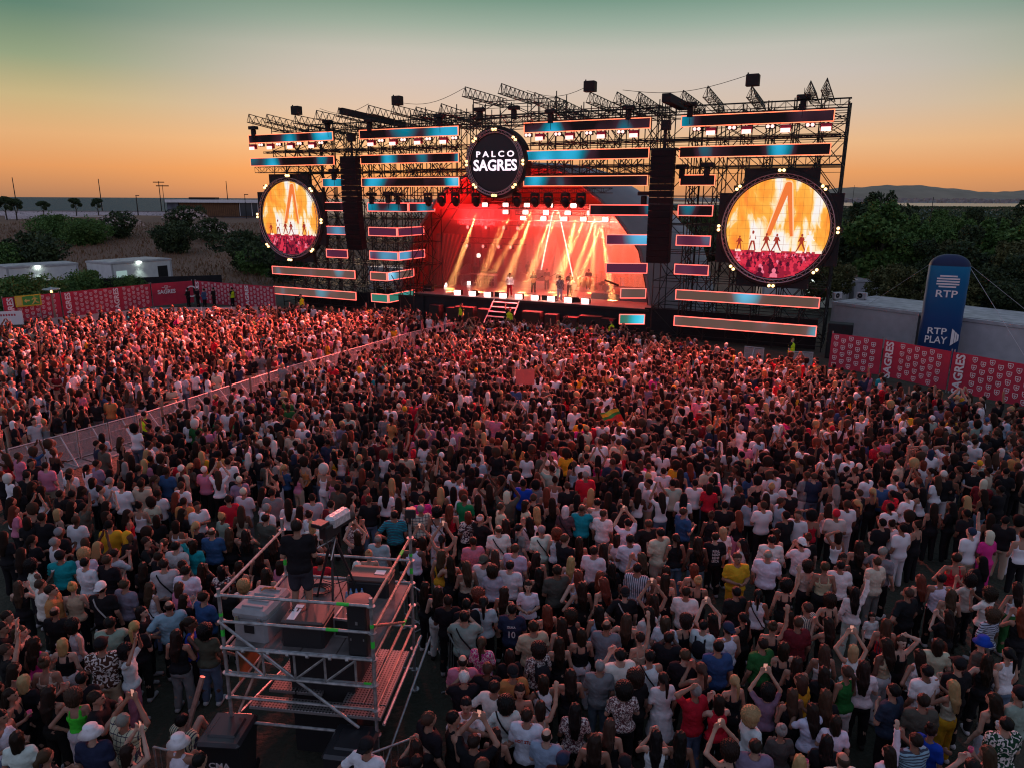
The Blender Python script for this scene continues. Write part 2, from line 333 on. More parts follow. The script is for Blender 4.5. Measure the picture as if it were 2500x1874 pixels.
for px, dist, s, lab in [(45, 175, 1.05, 'dark spreading tree at the left end of the graffiti wall'), (68, 170, .95, 'dark leaning tree beside the tall pole'), (135, 185, .78, 'small two tiered tree in front of the sea'), (212, 185, .85, 'round topped small tree in front of the sea'), (265, 185, .8, 'small tree touching the second tall pole')]:
    x = (px - 1250) / F * dist; tree('pine', (x, dist, terrain_z(x, dist)), px, s, 'tree', lab, 'tree', 'small trees along the promenade')
for px, py, dist, k, s, lab in [(30, 700, 64, 'gbush', .95, 'bright green shrub at the left edge behind the exit sign'), (60, 700, 61, 'gbush', 1.15, 'rounded shrub left of the street lamp'), (145, 700, 68, 'gbush', .78, 'spiky green shrub in front of the long cabin'),
                                (215, 690, 72, 'gbush', .95, 'tall shrub between the two white cabins'), (310, 690, 74, 'gbush', .72, 'spiky green shrub in front of the right cabin')]:
    x = (px - 1250) / F * dist; tree(k, (x, dist, 0), px, s, 'shrub', lab, 'shrub', 'shrubs behind the red banner fence')
# right: the wood beyond the cabins
rr = random.Random(12); wood = []
for px, dist, k, s in [(2070, 74, 'b', .95), (2130, 70, 'a', 1.04), (2195, 76, 'a', .9), (2120, 90, 'b', 1.05), (2050, 84, 'a', .85), (2020, 66, 'c', .62), (2180, 62, 'c', .6), (2240, 68, 'b', .62), (2290, 74, 'c', .8), (2350, 66, 'b', .78), (2400, 72, 'a', .92), (2450, 64, 'c', .85), (2500, 68, 'a', .95), (2540, 60, 'b', .8),
                       (2330, 84, 'a', .85), (2420, 88, 'c', 1.0), (2480, 82, 'b', .95), (2250, 88, 'a', .8), (2380, 56, 'c', .55), (2460, 54, 'b', .6), (2300, 58, 'c', .5), (1990, 95, 'b', .8), (1900, 100, 'c', .8), (1960, 110, 'b', .9), (1840, 95, 'c', .7), (1750, 105, 'b', .7)]: wood.append((px, dist, k, s))
for d in (105, 122, 142, 165):
    px = 1700 + rr.uniform(0, 30)
    while px < 2560: wood.append((px, d + rr.uniform(-6, 6), rr.choice(['a', 'b', 'c']), rr.uniform(.72, .9))); px += 1750 * 5.6 / d
sizes = {'a': 'bright green', 'b': 'dark green', 'c': 'olive green'}
for i, (px, dist, k, s) in enumerate(wood):
    x = (px - 1250) / F * dist
    where = 'directly behind the blue inflatable column' if 2270 < px < 2400 and dist < 90 else 'right of the round right screen' if 2040 < px < 2160 and dist < 95 else 'at the right edge behind the grey cabins' if px > 2430 and dist < 95 else 'behind the grey cabins' if dist < 95 else 'in the rear rows of the wood below the mountains' if px > 2040 else 'seen through the right side of the scaffolding'
    tree(k, (x, dist, 0), i * 1.7, s * rr.uniform(.95, 1.05), 'tree', ('tall ' if s > .9 else 'low ' if s < .65 else '') + sizes[k] + ' leafy tree ' + where, 'tree', 'trees of the wood on the right')
def far_wood():
    r = np.random.RandomState(5); bl = []
    for i in range(700):
        d = r.uniform(175, 1100) ; x = r.uniform(.18, .85) * d; s = r.uniform(4, 7) * (1 + d / 900); bl.append((x, d, r.uniform(1.0, 2.4), s, s, 2.6 if d < 350 else 1.8))
    for i in range(260):
        d = r.uniform(1100, 1400); x = r.uniform(.2, .85) * d; bl.append((x, d, .8, 18, 9, 1.6))
    m = quads_mesh('treeline', leaf_cloud(bl, 60000, .75, 4)); m.materials.append(LD)
    tag(obj('treeline', m), 'far dark wood reaching to the river under the mountains', 'wood', kind='stuff')
far_wood()
def scrub():
    r = np.random.RandomState(8); n = 26000; x = r.uniform(-110, 5, n); y = r.uniform(84, 165, n); z = np.array([terrain_z(a, b) for a, b in zip(x, y)]); c = np.stack([x, y, z + .12], 1)
    a = r.normal(size=(n, 3)) * np.array([.05, .05, .05]); b = np.stack([r.normal(size=n) * .08, r.normal(size=n) * .08, r.uniform(.15, .5, n)], 1)
    m = quads_mesh('dry_grass', np.stack([c - a, c + a, c + b + a * .3, c + b - a * .3], 1).reshape(-1, 3)); m.materials.append(leaf_mat('dry_grass', (.10, .055, .03), (.21, .11, .06), (.12, .09, .04)))
    tag(obj('dry_grass', m), 'dry brown grass covering the dune slope on the left', 'grass', kind='stuff')
scrub()
# ================================================================= PROMENADE: wall, timber building, poles
def graffiti_mat():
    m = mat('graffiti_wall', (.30, .29, .29), .9); nt = m.node_tree; b = nt.nodes['Principled BSDF']; tc = N(nt, 'ShaderNodeTexCoord')
    mp = N(nt, 'ShaderNodeMapping', inp={'Scale': (.8, 1, 1.4)}); nt.links.new(tc.outputs['Object'], mp.inputs[0])
    v = N(nt, 'ShaderNodeTexVoronoi', feature='DISTANCE_TO_EDGE', inp={'Scale': .9}); nz = N(nt, 'ShaderNodeTexNoise', inp={'Scale': 1.3, 'Detail': 5., 'Distortion': 2.})
    nt.links.new(mp.outputs[0], nz.inputs['Vector']); nt.links.new(nz.outputs['Color'], v.inputs['Vector'])
    r = ramp(nt, [(.05, (.03, .03, .04, 1)), (.12, (.6, .58, .6, 1)), (.3, (.75, .72, .74, 1))], v.outputs['Distance']); nt.links.new(r.outputs[0], b.inputs['Base Color']); return m
GR = graffiti_mat()
wall = tag(obj('wall', MB().box(-42, 36, -.25, .25, 0, 4.0), GR), 'long low promenade wall covered in graffiti in front of the sea', 'wall')
wall.location = (-122, 199, 2.3); wall.rotation_euler = (0, 0, R(4))
obj('coping', MB().box(-42, 36, -.35, .35, 4.0, 4.16), mat('coping', (.2, .2, .2), .8), wall)
wall2 = tag(obj('wall', MB().box(-16, 14, -.25, .25, 0, 2.6), GR), 'lower graffiti wall beside the ramp below the oleander', 'wall'); wall2.location = (-108, 178, 3.0); wall2.rotation_euler = (0, 0, R(-6))
M['timber'] = mat('timber', (.16, .075, .03), .75, 0, .25, 1.5); M['glass'] = mat('glass', (.06, .07, .08), .12, .2); M['mural'] = mat('mural', (.06, .07, .10), .8, 0, .3, .8)
def timber_building():
    t = thing('beach_building', 'low timber clad building with flat white roof above the promenade wall', 'building', (-79, 196, 5.4), R(2))
    obj('cladding', MB().box(-9.5, 6, 0, 8, 0, 3.35), M['timber'], t)
    g = MB(); [g.box(-9.5 + i * .5, -9.42 + i * .5, -.05, 0, 0, 3.3) for i in range(31)]; obj('batten', g, mat('batten', (.08, .04, .02), .8), t)
    obj('roof', MB().box(-12.8, 18, -.8, 9, 3.4, 4.15), M['white'], t)
    obj('end_wall', MB().box(-12.6, -9.7, -.2, 6, 0, 3.38), mat('end_wall', (.09, .10, .13), .8, 0, .5, .6), t)
    obj('window_band', MB().box(6.2, 16, .3, 8, 0, 3.35), M['glass'], t)
    fr = MB(); [fr.box(6.2 + i * 1.6, 6.32 + i * 1.6, .15, .29, 0, 3.35) for i in range(7)]; obj('window_frame', fr, M['white'], t)
    obj('plinth', MB().box(-9.6, 18, -1.5, 8, -3.6, -.02), mat('plinth', (.07, .035, .02), .8, 0, .2), t)
    dots = MB(); r = random.Random(4)
    for i in range(60): x = r.uniform(3, 17); z = r.uniform(-3.2, -.6); s = r.uniform(.08, .2); dots.box(x, x + s, -1.53, -1.5, z, z + s)
    obj('mural', MB().box(2.5, 17.8, -1.508, -1.5, -3.4, -.3), M['mural'], t); obj('mural_dots', dots, mat('mural_dots', (.5, .42, .12), .8), t)
    obj('roof_box', MB().box(-8, -1, 3, 6, 4.15, 4.75), M['black'], t)
timber_building()
def pole(px, dist, top, lab, arm=0, twin=0, r=.16):
    x = (px - 1250) / F * dist; z0 = terrain_z(x, dist); t = thing('light_pole' if arm else 'pole', lab, 'pole', (x, dist, z0))
    obj('mast', MB().tube((0, 0, 0), (0, 0, top - z0), r, 8, r * .6), M['black'], t)
    if arm: obj('lamp_head', MB().box(-.1 if arm > 0 else arm, arm if arm > 0 else .1, -.12, .12, top - z0, top - z0 + .18), M['black'], t)
    if twin: obj('crossbar', MB().box(-1.6, 1.6, -.1, .1, top - z0 - .4, top - z0 - .15), M['black'], t)
    return t
pole(73, 205, 15.2, 'leftmost bare dark pole rising above the sea horizon'); pole(275, 208, 15, 'bare dark pole beside the small tree by the sea')
pole(359, 190, 10.4, 'short street light with one arm in front of the sea', .8); pole(416, 215, 14.6, 'tall dark pole with crossbar behind the timber building', 0, 1); pole(424, 190, 13.2, 'thin tall pole with crossbar at the end of the timber building', 0, 1, .1)
pole(575, 225, 15, 'bare pole behind the right end of the timber building'); pole(616, 190, 10.8, 'street light with arm left of the round screen', .9, 0, .12)
pole(2243, 100, 10.6, 'slim pale street light standing in the wood', 0, 0, .07)
pole(2053, 120, 12.5, 'thin mast just right of the stage scaffolding', 0, 0, .05)
def cabin(name, lab, p, rz, L, D, Hh, lights=(), opens=(), zb=0., body='container'):
    t = thing(name, lab, 'cabin', (p[0], p[1], zb), rz)
    obj('body', MB().bbox(0, L, 0, D, .12, Hh - .2, .04), M[body], t)
    obj('roof', MB().box(-.06, L + .06, -.06, D + .06, Hh - .198, Hh), M['container_trim'], t)
    obj('roof_sheet', MB().box(.25, L - .25, .25, D - .25, Hh + .002, Hh + .03), M['roof_sheet'], t)
    for x in (0, L - .18):
        obj('corner_post', MB().box(x - .02, x + .2, -.03, -.001, .1, Hh - .2), M['container_trim'], t)
    for x, w_, z0, z1, k in opens: obj('door' if k == 'd' else 'window', MB().box(x, x + w_, -.012, -.002, z0, z1), M['black'] if k == 'd' else mat('lit_pane', (.4, .5, .48), .4, emis=(.55, .8, .75), estr=.35), t)
    for x in lights:
        obj('wall_lamp', MB().box(x - .22, x + .22, -.32, -.07, Hh - .25, Hh - .1), M['lamp_cool'], t)
        l = bpy.data.lights.new('wall_lamp_light', 'SPOT'); l.energy = 130; l.color = (.8, 1, .88); l.spot_size = R(100); l.spot_blend = .8; l.shadow_soft_size = .1
        lo = bpy.data.objects.new('wall_lamp_light', l); COL.objects.link(lo); lo.parent = t; lo.location = (x, -.45, Hh - .3); lo.rotation_euler = (R(-12), 0, 0)
    return t
def seg_angle(a, b): return math.atan2(b[1] - a[1], b[0] - a[0])
cabin('site_cabin', 'long low white cabin at far left with lamp under its eave', (-53.8, 76.7), seg_angle((-53.8, 76.7), (-49.3, 81.8)), 6.9, 4.0, 2.8, (2.9,), (), 0, 'cabin_white')
cabin('site_cabin', 'white cabin between the dune and the banner fence, with lit window and dark door', (-45.1, 81.2), seg_angle((-45.1, 81.2), (-41.4, 87.9)), 7.6, 4.7, 2.9, (3.3,), ((.5, 1.3, .5, 1.9, 'w'), (5.7, 1.3, .3, 2.1, 'd')), 0, 'cabin_white')
tag(obj('hoarding', MB().box(0, 17, 0, .12, 0, 2.0), M['black_cloth']), 'black cloth hoarding behind the left banner fence', 'hoarding').location = (-47, 71, 0)
bpy.context.scene.objects['hoarding'].rotation_euler = (0, 0, R(22))
# grey cabins on the right
a0, a1 = (23.4, 52.2), (31.6, 40.8); ang = seg_angle(a0, a1); ux, uy = math.cos(ang), math.sin(ang)
c1 = cabin('site_cabin', 'grey cabin between the stage tower and the blue column', (a0[0], a0[1]), ang, 6.1, 6.0, 2.9)
c2 = cabin('site_cabin', 'grey cabin behind the banner fence right of the blue column', (a0[0] + ux * 6.3, a0[1] + uy * 6.3), ang, 9.0, 6.0, 2.9)
def ac_unit(x, y, z, rz, lab):
    t = thing('air_conditioner', lab, 'air conditioner', (x, y, z), rz); t.scale = (.72, .72, .72)
    obj('casing', MB().bbox(-.5, .5, -.2, .2, .06, .72), M['container_trim'], t); obj('fan_grille', MB().ringxz((-.12, -.205, .38), .26, .05, 0, .02, 24), M['black'], t); obj('foot', MB().box(-.4, -.34, -.22, .22, 0, .06).box(.34, .4, -.22, .22, 0, .06), M['black'], t)
ac_unit(24.2, 53.4, 2.93, R(20), 'air conditioner with round fan on the roof corner nearest the stage'); ac_unit(26.0, 53.3, 2.93, R(-50), 'air conditioner box on the grey cabin roof right of the fan unit')
cabin('site_cabin', 'low white cabin under the trees behind the grey cabins', (24, 69), R(-6), 8, 3, 2.8, (4.6,), ((5.9, 1.4, 1., 1.8, 'w'),), 0, 'cabin_white')
cabin('site_cabin', 'second white cabin beside the wood with blank wall', (32.4, 68), R(-6), 5, 3, 2.8)
rp = thing('reed_fence', 'brown reed screen behind the roofs of the grey cabins', 'fence', (27, 58, 0), R(-22)); obj('screen', MB().box(0, 9, 0, .08, 0, 1.9), mat('reed', (.16, .08, .045), .9, 0, .4, 8), rp)
[obj('post', MB().box(x, x + .08, -.09, -.002, 0, 2), M['timber'], rp) for x in (0, 3, 6, 8.9)]

# ================================================================= BANNER FENCES
def shield(mb, x, z, s):
    """outlined shield with a cross, in the xz plane, 3 mm thick"""
    o = [(-.5, .55), (.5, .55), (.5, -.05), (.32, -.4), (0, -.6), (-.32, -.4), (-.5, -.05)]
    for i in range(7):
        a = o[i]; b = o[(i + 1) % 7]; k = .78
        mb.add([(x + a[0] * s, -.028, z + a[1] * s), (x + b[0] * s, -.028, z + b[1] * s), (x + b[0] * s * k, -.028, z + b[1] * s * k), (x + a[0] * s * k, -.028, z + a[1] * s * k)], [(0, 1, 2, 3)])
    for q in ((-.06, .06, -.3, .3), (-.28, .28, -.02, .1)): mb.add([(x + q[0] * s, -.029, z + q[2] * s), (x + q[1] * s, -.029, z + q[2] * s), (x + q[1] * s, -.029, z + q[3] * s), (x + q[0] * s, -.029, z + q[3] * s)], [(0, 1, 2, 3)])
SAG = text_mesh('SAGRES', 1., .03, .004)
def banner(a, b, lab, texts=(), plain=False, Hh=2.25, cut=None):
    L = math.dist(a, b); t = thing('banner_fence', lab, 'fence', (a[0], a[1], 0), seg_angle(a, b), 'red banner fence panels')
    cl = MB(); n = max(2, int(L / 1.2)); v = []
    for i in range(n + 1): x = L * i / n; y = .02 * math.sin(i * 2.3); v += [(x, y, .15), (x, y, Hh), (x, y + .03, Hh), (x, y + .03, .15)]
    cl.add(v, [f for i in range(n) for f in ((4 * i, 4 * i + 4, 4 * i + 5, 4 * i + 1), (4 * i + 2, 4 * i + 6, 4 * i + 7, 4 * i + 3), (4 * i + 1, 4 * i + 5, 4 * i + 6, 4 * i + 2))])
    obj('banner', cl, M['banner_red'], t); pr = MB()
    if not plain:
        j = 0; x = .3
        while x < L - .2:
            if not any(abs(x - tx) < .42 for tx in texts):
                z = Hh - .22 - (.17 if j % 2 else 0)
                while z > .3: shield(pr, x, z, .25); z -= .42
            x += .42; j += 1
        for tx in texts: tm_add(pr, SAG, Matrix.Translation((tx, -.03, Hh * .5)) @ Matrix.Rotation(R(-90), 4, 'Y') @ Matrix.Diagonal((.62, 1, .62, 1)))
    else:
        tm_add(pr, SAG, Matrix.Translation((1.3, -.03, Hh * .62)) @ Matrix.Diagonal((.48, 1, .52, 1))); shield(pr, 1.3, Hh * .62 + .42, .3); pr.box(.9, 1.1, -.03, -.028, Hh * .8, Hh * .82).box(1.5, 1.7, -.03, -.028, Hh * .8, Hh * .82)
        pr.ringxz((3.6, -.03, Hh * .55), .55, .42, 0, .004, 32)
    obj('print', pr, M['print_white'], t)
    for x in (0.02, L - .02): obj('post', MB().tube((x, .1, 0), (x, .1, Hh + .12), .03, 8), M['steel'], t)
    return t
banner((-40.4, 56.6), (-37.95, 60.0), 'leftmost red shield banner behind the green exit sign', (.5,))
banner((-37.9, 60.1), (-33.65, 66.7), 'red shield banner between the street lamp and the plain panel', (.5, 4.6))
banner((-33.6, 66.8), (-30.95, 69.5), 'plain red banner panel with small brewery lettering and a ring', (), True)
banner((-30.8, 69.6), (-21.6, 65.0), 'red shield banner left of the stage behind the yellow vested guard', (.4, 6.9))
banner((19.4, 42.9), (21.55, 41.0), 'red shield banner beside the black stage tower end', ())
banner((21.6, 40.9), (23.5, 37.6), 'middle red shield banner on the right in front of the blue column', (.4,))
banner((23.55, 37.5), (26.6, 32.6), 'rightmost red shield banner reaching the right edge', (.45,))
def exit_sign():
    t = thing('exit_sign', 'green emergency exit sign with yellow frame, arrow and running figure', 'sign', (-39.25, 57.9, 1.87), seg_angle((-40.4, 56.6), (-37.95, 60.0)) )
    obj('frame', MB().box(-.95, .95, -.03, 0, -.45, .45), mat('sign_yellow', (.55, .45, .03), .6), t)
    obj('field', MB().box(-.42, .85, -.036, -.031, -.36, .36), mat('sign_green', (.03, .30, .05), .6), t)
    p = MB(); p.box(-.85, -.5, -.04, -.031, -.33, .33)
    p.prism([(-.32, 0), (-.14, .17), (-.14, .06), (.1, .06), (.1, -.06), (-.14, -.06), (-.14, -.17)], -.042, -.037)
    p.lathe([(.001, 0), (.06, .02), (.001, .04)], (.42, -.04, .26), 10); p.prism([(.35, .2), (.5, .2), (.56, -.02), (.42, -.05)], -.042, -.037)
    p.prism([(.42, 0), (.3, -.2), (.2, -.3), (.28, -.33), (.4, -.22), (.5, -.05)], -.042, -.037); p.prism([(.5, -.02), (.62, -.15), (.78, -.2), (.76, -.26), (.58, -.22), (.45, -.08)], -.042, -.037)
    p.prism([(.35, .18), (.22, .02), (.27, -.01), (.4, .12)], -.042, -.037); p.prism([(.52, .2), (.68, .1), (.66, .04), (.5, .12)], -.042, -.037)
    obj('pictogram', p, mat('sign_mark', (.55, .5, .12), .6), t); obj('post', MB().tube((-.8, .06, -1.87), (-.8, .06, .4), .03, 6).tube((.8, .06, -1.87), (.8, .06, .4), .03, 6), M['steel'], t)
exit_sign()
def street_lamp():
    p = at(425 / 3.16, 400 + 1175 / 3.16, .9); t = thing('street_lamp', 'round disc topped lamp post in front of the red banner', 'street lamp', (p[0], p[1], 0))
    obj('post', MB().tube((0, 0, 0), (0, 0, 2.75), .09, 10, .07), mat('lamp_post', (.28, .18, .14), .5, .3), t)
    obj('lamp_shade', MB().lathe([(.05, 2.95), (.62, 3.0), (.60, 3.05), (.1, 3.14), (.02, 3.2)], n=24), M['steel'], t)
    obj('bulb', MB().lathe([(.04, 2.7), (.07, 2.74), (.07, 2.9), (.03, 2.95)], n=10), M['lamp_warm'], t); obj('strut', MB().tube((.05, 0, 2.7), (.3, 0, 3.0), .012, 5).tube((-.05, 0, 2.7), (-.3, 0, 3.0), .012, 5), M['steel'], t)
    l = bpy.data.lights.new('lamp_light', 'POINT'); l.energy = 60; l.color = (1, .6, .3); l.shadow_soft_size = .08; lo = bpy.data.objects.new('lamp_light', l); COL.objects.link(lo); lo.parent = t; lo.location = (0, 0, 2.6)
street_lamp()
t = thing('banner_stand', 'white banner on a barrier at the far left edge of the crowd', 'banner', (-38.5, 51.4, 0), R(20)); obj('cloth', MB().box(0, 2.6, 0, .05, .9, 1.9), M['print_white'], t)
tm = MB(); [tm.box(.2 + i * .17, .31 + i * .17, -.004, -.001, 1.55, 1.7) for i in range(12)]; obj('print', tm, M['banner_red'], t); obj('post', MB().tube((.05, .08, 0), (.05, .08, 1.9), .03).tube((2.5, .08, 0), (2.5, .08, 1.9), .03), M['steel'], t)

# inflatable column
def inflatable():
    cx, cy = 26.8, 44.4; rz = math.atan2(-cx, cy) * .9
    t = thing('inflatable_column', 'tall blue inflatable column with white broadcaster lettering behind the red fence', 'inflatable', (cx, cy, 0), rz)
    HT, rw, rd = 6.9, 1.12, .85; prof = []
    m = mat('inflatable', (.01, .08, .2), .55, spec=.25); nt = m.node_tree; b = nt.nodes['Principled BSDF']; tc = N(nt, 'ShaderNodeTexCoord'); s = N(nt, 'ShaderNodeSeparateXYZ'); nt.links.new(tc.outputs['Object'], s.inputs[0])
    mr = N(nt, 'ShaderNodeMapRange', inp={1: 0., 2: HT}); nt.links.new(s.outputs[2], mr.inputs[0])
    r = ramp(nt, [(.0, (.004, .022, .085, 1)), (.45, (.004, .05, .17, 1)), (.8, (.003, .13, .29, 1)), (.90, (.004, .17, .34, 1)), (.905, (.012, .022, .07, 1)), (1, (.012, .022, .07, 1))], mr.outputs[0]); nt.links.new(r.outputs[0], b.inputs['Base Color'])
    mb = MB(); n = 40; rows = []
    for k in range(40):
        if k < 28: z = (HT - .75) * k / 27; q = 1 + .006 * math.sin(z * 5)
        else: a = (k - 27) / 12 * math.pi / 2; z = HT - .75 + .75 * math.sin(a); q = max(.02, (1 - (1 - math.cos(a)) * .9) if k < 39 else .03)
        rows.append((q, z))
    vs = []; fs = []
    for q, z in rows:
        for i in range(n):
            a = 2 * math.pi * i / n; c_, s_ = math.cos(a), math.sin(a); ex = .62
            vs.append((rw * q * math.copysign(abs(c_) ** ex, c_), rd * q * math.copysign(abs(s_) ** ex, s_), z))
    for k in range(39):
        for i in range(n): j = (i + 1) % n; fs.append((k * n + i, k * n + j, k * n + n + j, k * n + n + i))
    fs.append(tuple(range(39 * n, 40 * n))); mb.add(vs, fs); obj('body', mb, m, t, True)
    y = -rd - .025; lg = MB()
    for z, w_ in ((5.64, .46), (5.48, .60), (5.32, .60), (5.16, .60), (5.0, .46)): lg.box(-w_, w_, y, y + .02, z - .045, z + .045)
    obj('emblem', lg, M['print_white'], t)
    for s_, z, sz, sx, x in (('RTP', 4.55, .60, 1.15, 0), ('RTP', 2.25, .56, 1.1, -.2), ('PLAY', 1.70, .62, .86, -.2)):
        me = text_mesh(s_, sz, .008, .01, sx); me.transform(Matrix.Translation((x, y + .01, z))); obj('lettering', me, M['print_white'], t)
    pl = MB(); [pl.prism([(x0, 1.42 + (x0 - .6) * .9), (x1, 1.42 + (x1 - .6) * .9), (x1, 2.48 - (x1 - .6) * .9), (x0, 2.48 - (x0 - .6) * .9)], y, y + .02) for x0, x1 in ((.60, .76), (.785, .88), (.905, 1.0))]; obj('play_mark', pl, M['print_white'], t)
    for dx, dy in ((9, -3.5), (5, -9), (-7.5, 5)): obj('guy_rope', MB().tube((.9 * (1 if dx > 0 else -1), 0, HT - .5), (dx, dy, .1), .012, 4), M['container_trim'], t)
inflatable()
# ================================================================= STAGE
def led_mat():
    m = bpy.data.materials.new('led_strip'); m.use_nodes = True; nt = m.node_tree; b = nt.nodes['Principled BSDF']; b.inputs['Base Color'].default_value = (.006, .006, .006, 1); b.inputs['Roughness'].default_value = .8; b.inputs['Specular IOR Level'].default_value = .08
    tc = N(nt, 'ShaderNodeTexCoord'); oi = N(nt, 'ShaderNodeObjectInfo'); mp = N(nt, 'ShaderNodeMapping', inp={'Scale': (.28, 1, .12)}); nt.links.new(tc.outputs['Object'], mp.inputs[0])
    nz = N(nt, 'ShaderNodeTexNoise', noise_dimensions='4D', inp={'Scale': 1., 'Detail': 1.}); nt.links.new(mp.outputs[0], nz.inputs['Vector'])
    ml = N(nt, 'ShaderNodeMath', operation='MULTIPLY', inp={1: 40.}); nt.links.new(oi.outputs['Random'], ml.inputs[0]); nt.links.new(ml.outputs[0], nz.inputs['W'])
    r = ramp(nt, [(.46, (.004, .003, .004, 1)), (.52, (.03, .012, .02, 1)), (.57, (.0, .13, .19, 1)), (.64, (.02, .34, .55, 1)), (.71, (.35, .6, .75, 1))], nz.outputs[0])
    sp = N(nt, 'ShaderNodeMix', data_type='RGBA', blend_type='ADD', inp={0: 1.}); nt.links.new(r.outputs[0], sp.inputs[6]); nt.links.new(oi.outputs['Color'], sp.inputs[7])
    nt.links.new(sp.outputs[2], b.inputs['Emission Color']); b.inputs['Emission Strength'].default_value = 1.25; return m
LED = led_mat()
CORE = mat('led_casing', (.02, .015, .015), .5)
def strip(u, v, z, L, rz, base, lab, hh=.74):
    t = sthing('led_strip', lab, 'led strip', u, v, z, rz, 'neon framed led strips across the stage front')
    h = hh / 2; f = .05
    obj('casing', MB().box(0, L, .0, .22, -h + .02, h - .02), CORE, t)
    s = obj('screen', MB().box(f, L - f, -.03, -.005, -h + f, h - f), LED, t); s.color = base + (1,)
    fr = MB().box(0, L, -.06, -.0, h - f, h).box(0, L, -.06, 0, -h, -h + f).box(0, f, -.06, 0, -h + f, h - f).box(L - f, L, -.06, 0, -h + f, h - f); obj('neon_frame', fr, M['neon' if z > 11 else 'neon_red'], t)
    obj('bracket', MB().box(.6, .68, .22, .5, -.1, .1).box(L - .68, L - .6, .22, .5, -.1, .1), M['truss'], t)
    return t
B0 = (0, 0, 0); B1 = (.06, .01, .03); B2 = (.085, .05, .038); B3 = (.02, .14, .10)
rows = [15.2, 13.2, 11.35, 9.32, 7.27, 5.25, 3.45, 1.55]; rn = ['top', 'second', 'third', 'fourth', 'fifth', 'sixth', 'seventh', 'bottom']
base = [B0, B0, B0, B0, B1, B1, B2, B2]
for k, z in enumerate(rows):
    b = base[k]; n = rn[k] + ' row'
    if k < 2 or k >= 6: strip(-1.65 if k < 2 else 0, 0, z, 9.7, 0, b, 'long led strip at the far left of the stage, %s' % n)
    else: strip(6.6, 0, z, 2.4, 0, b, 'short led strip between left round screen and left speaker array, %s' % n)
    if k < 3: strip(10.85, 0, z, 9.6, 0, b, 'long led strip between left speaker array and stage name disc, %s' % n)
    else:
        L = [0, 0, 0, 4.15, 2.95, 2.98, 1.75, 1.77][k]; x0 = 11.36
        strip(x0, 0, z, L, 0, b if k < 7 else B3, 'outer half of the folded led strip left of the stage mouth, %s' % n)
        strip(x0 + L + .01, 0.02, z, 4.1, R(90), b if k < 7 else B3, 'inner returning half of the folded led strip left of the stage mouth, %s' % n)
    if k < 3: strip(26.1, 0, z, 9.7, 0, b, 'long led strip between stage name disc and right speaker array, %s' % n)
    else:
        L = [0, 0, 0, 4.3, 3.05, 3.0, 1.87, 1.87][k]
        q = SP(36.2, -.45, z); p = q - Vector((L, 0, 0)); d = p - Vector((OX, OY, z)); uu = d.x * math.cos(TH) + d.y * math.sin(TH); vv = -d.x * math.sin(TH) + d.y * math.cos(TH)
        strip(uu, vv, z, L, -TH, b if k < 7 else B3, 'short led strip between stage mouth and right speaker array, %s' % n)
    if k < 2 or k >= 6: strip(37.9 if k < 6 else 38.25, 0, z, 9.6, 0, b, 'long led strip at the far right of the stage, %s' % n)
    else: strip(38.05, 0, z, 2.42, 0, b, 'short led strip between right speaker array and right round screen, %s' % n)

# --- round screens
def scr_mat(night=False):
    m = bpy.data.materials.new('screen_picture'); m.use_nodes = True; nt = m.node_tree; b = nt.nodes['Principled BSDF']; b.inputs['Base Color'].default_value = (.02, .02, .02, 1)
    tc = N(nt, 'ShaderNodeTexCoord'); mp = N(nt, 'ShaderNodeMapping', inp={'Scale': (.62, 1, .22), 'Rotation': (0, R(14), 0)}); nt.links.new(tc.outputs['Object'], mp.inputs[0])
    nz = N(nt, 'ShaderNodeTexNoise', inp={'Scale': 1.0, 'Detail': 5., 'Distortion': .9, 'Roughness': .55}); nt.links.new(mp.outputs[0], nz.inputs['Vector'])
    sx = N(nt, 'ShaderNodeSeparateXYZ'); nt.links.new(tc.outputs['Object'], sx.inputs[0])
    ab = N(nt, 'ShaderNodeMath', operation='ABSOLUTE'); nt.links.new(sx.outputs[0], ab.inputs[0]); mr = N(nt, 'ShaderNodeMapRange', inp={1: 0., 2: 3.2, 3: .10, 4: -.07}); nt.links.new(ab.outputs[0], mr.inputs[0])
    ad = N(nt, 'ShaderNodeMath', operation='ADD'); nt.links.new(nz.outputs[0], ad.inputs[0]); nt.links.new(mr.outputs[0], ad.inputs[1])
    r = ramp(nt, [(.30, (1, .14, .04, 1)), (.42, (1, .33, .03, 1)), (.52, (1, .48, .06, 1)), (.565, (1, .82, .5, 1)), (.62, (.95, .9, .86, 1))], ad.outputs[0])
    n2 = N(nt, 'ShaderNodeTexVoronoi', inp={'Scale': 4.2}); nt.links.new(tc.outputs['Object'], n2.inputs['Vector'])
    r2 = ramp(nt, [(.15, (.10, .0, .015, 1)), (.4, (.32, .0, .03, 1)), (.7, (.6, .01, .04, 1)), (.9, (.8, .05, .08, 1))], n2.outputs['Distance'])
    st = N(nt, 'ShaderNodeMath', operation='GREATER_THAN', inp={1: -1.42}); nt.links.new(sx.outputs[2], st.inputs[0])
    mx = N(nt, 'ShaderNodeMix', data_type='RGBA'); nt.links.new(st.outputs[0], mx.inputs[0]); nt.links.new(r2.outputs[0], mx.inputs[6]); nt.links.new(r.outputs[0], mx.inputs[7])
    nt.links.new(mx.outputs[2], b.inputs['Emission Color']); b.inputs['Emission Strength'].default_value = 1.; return m
SCR = scr_mat()
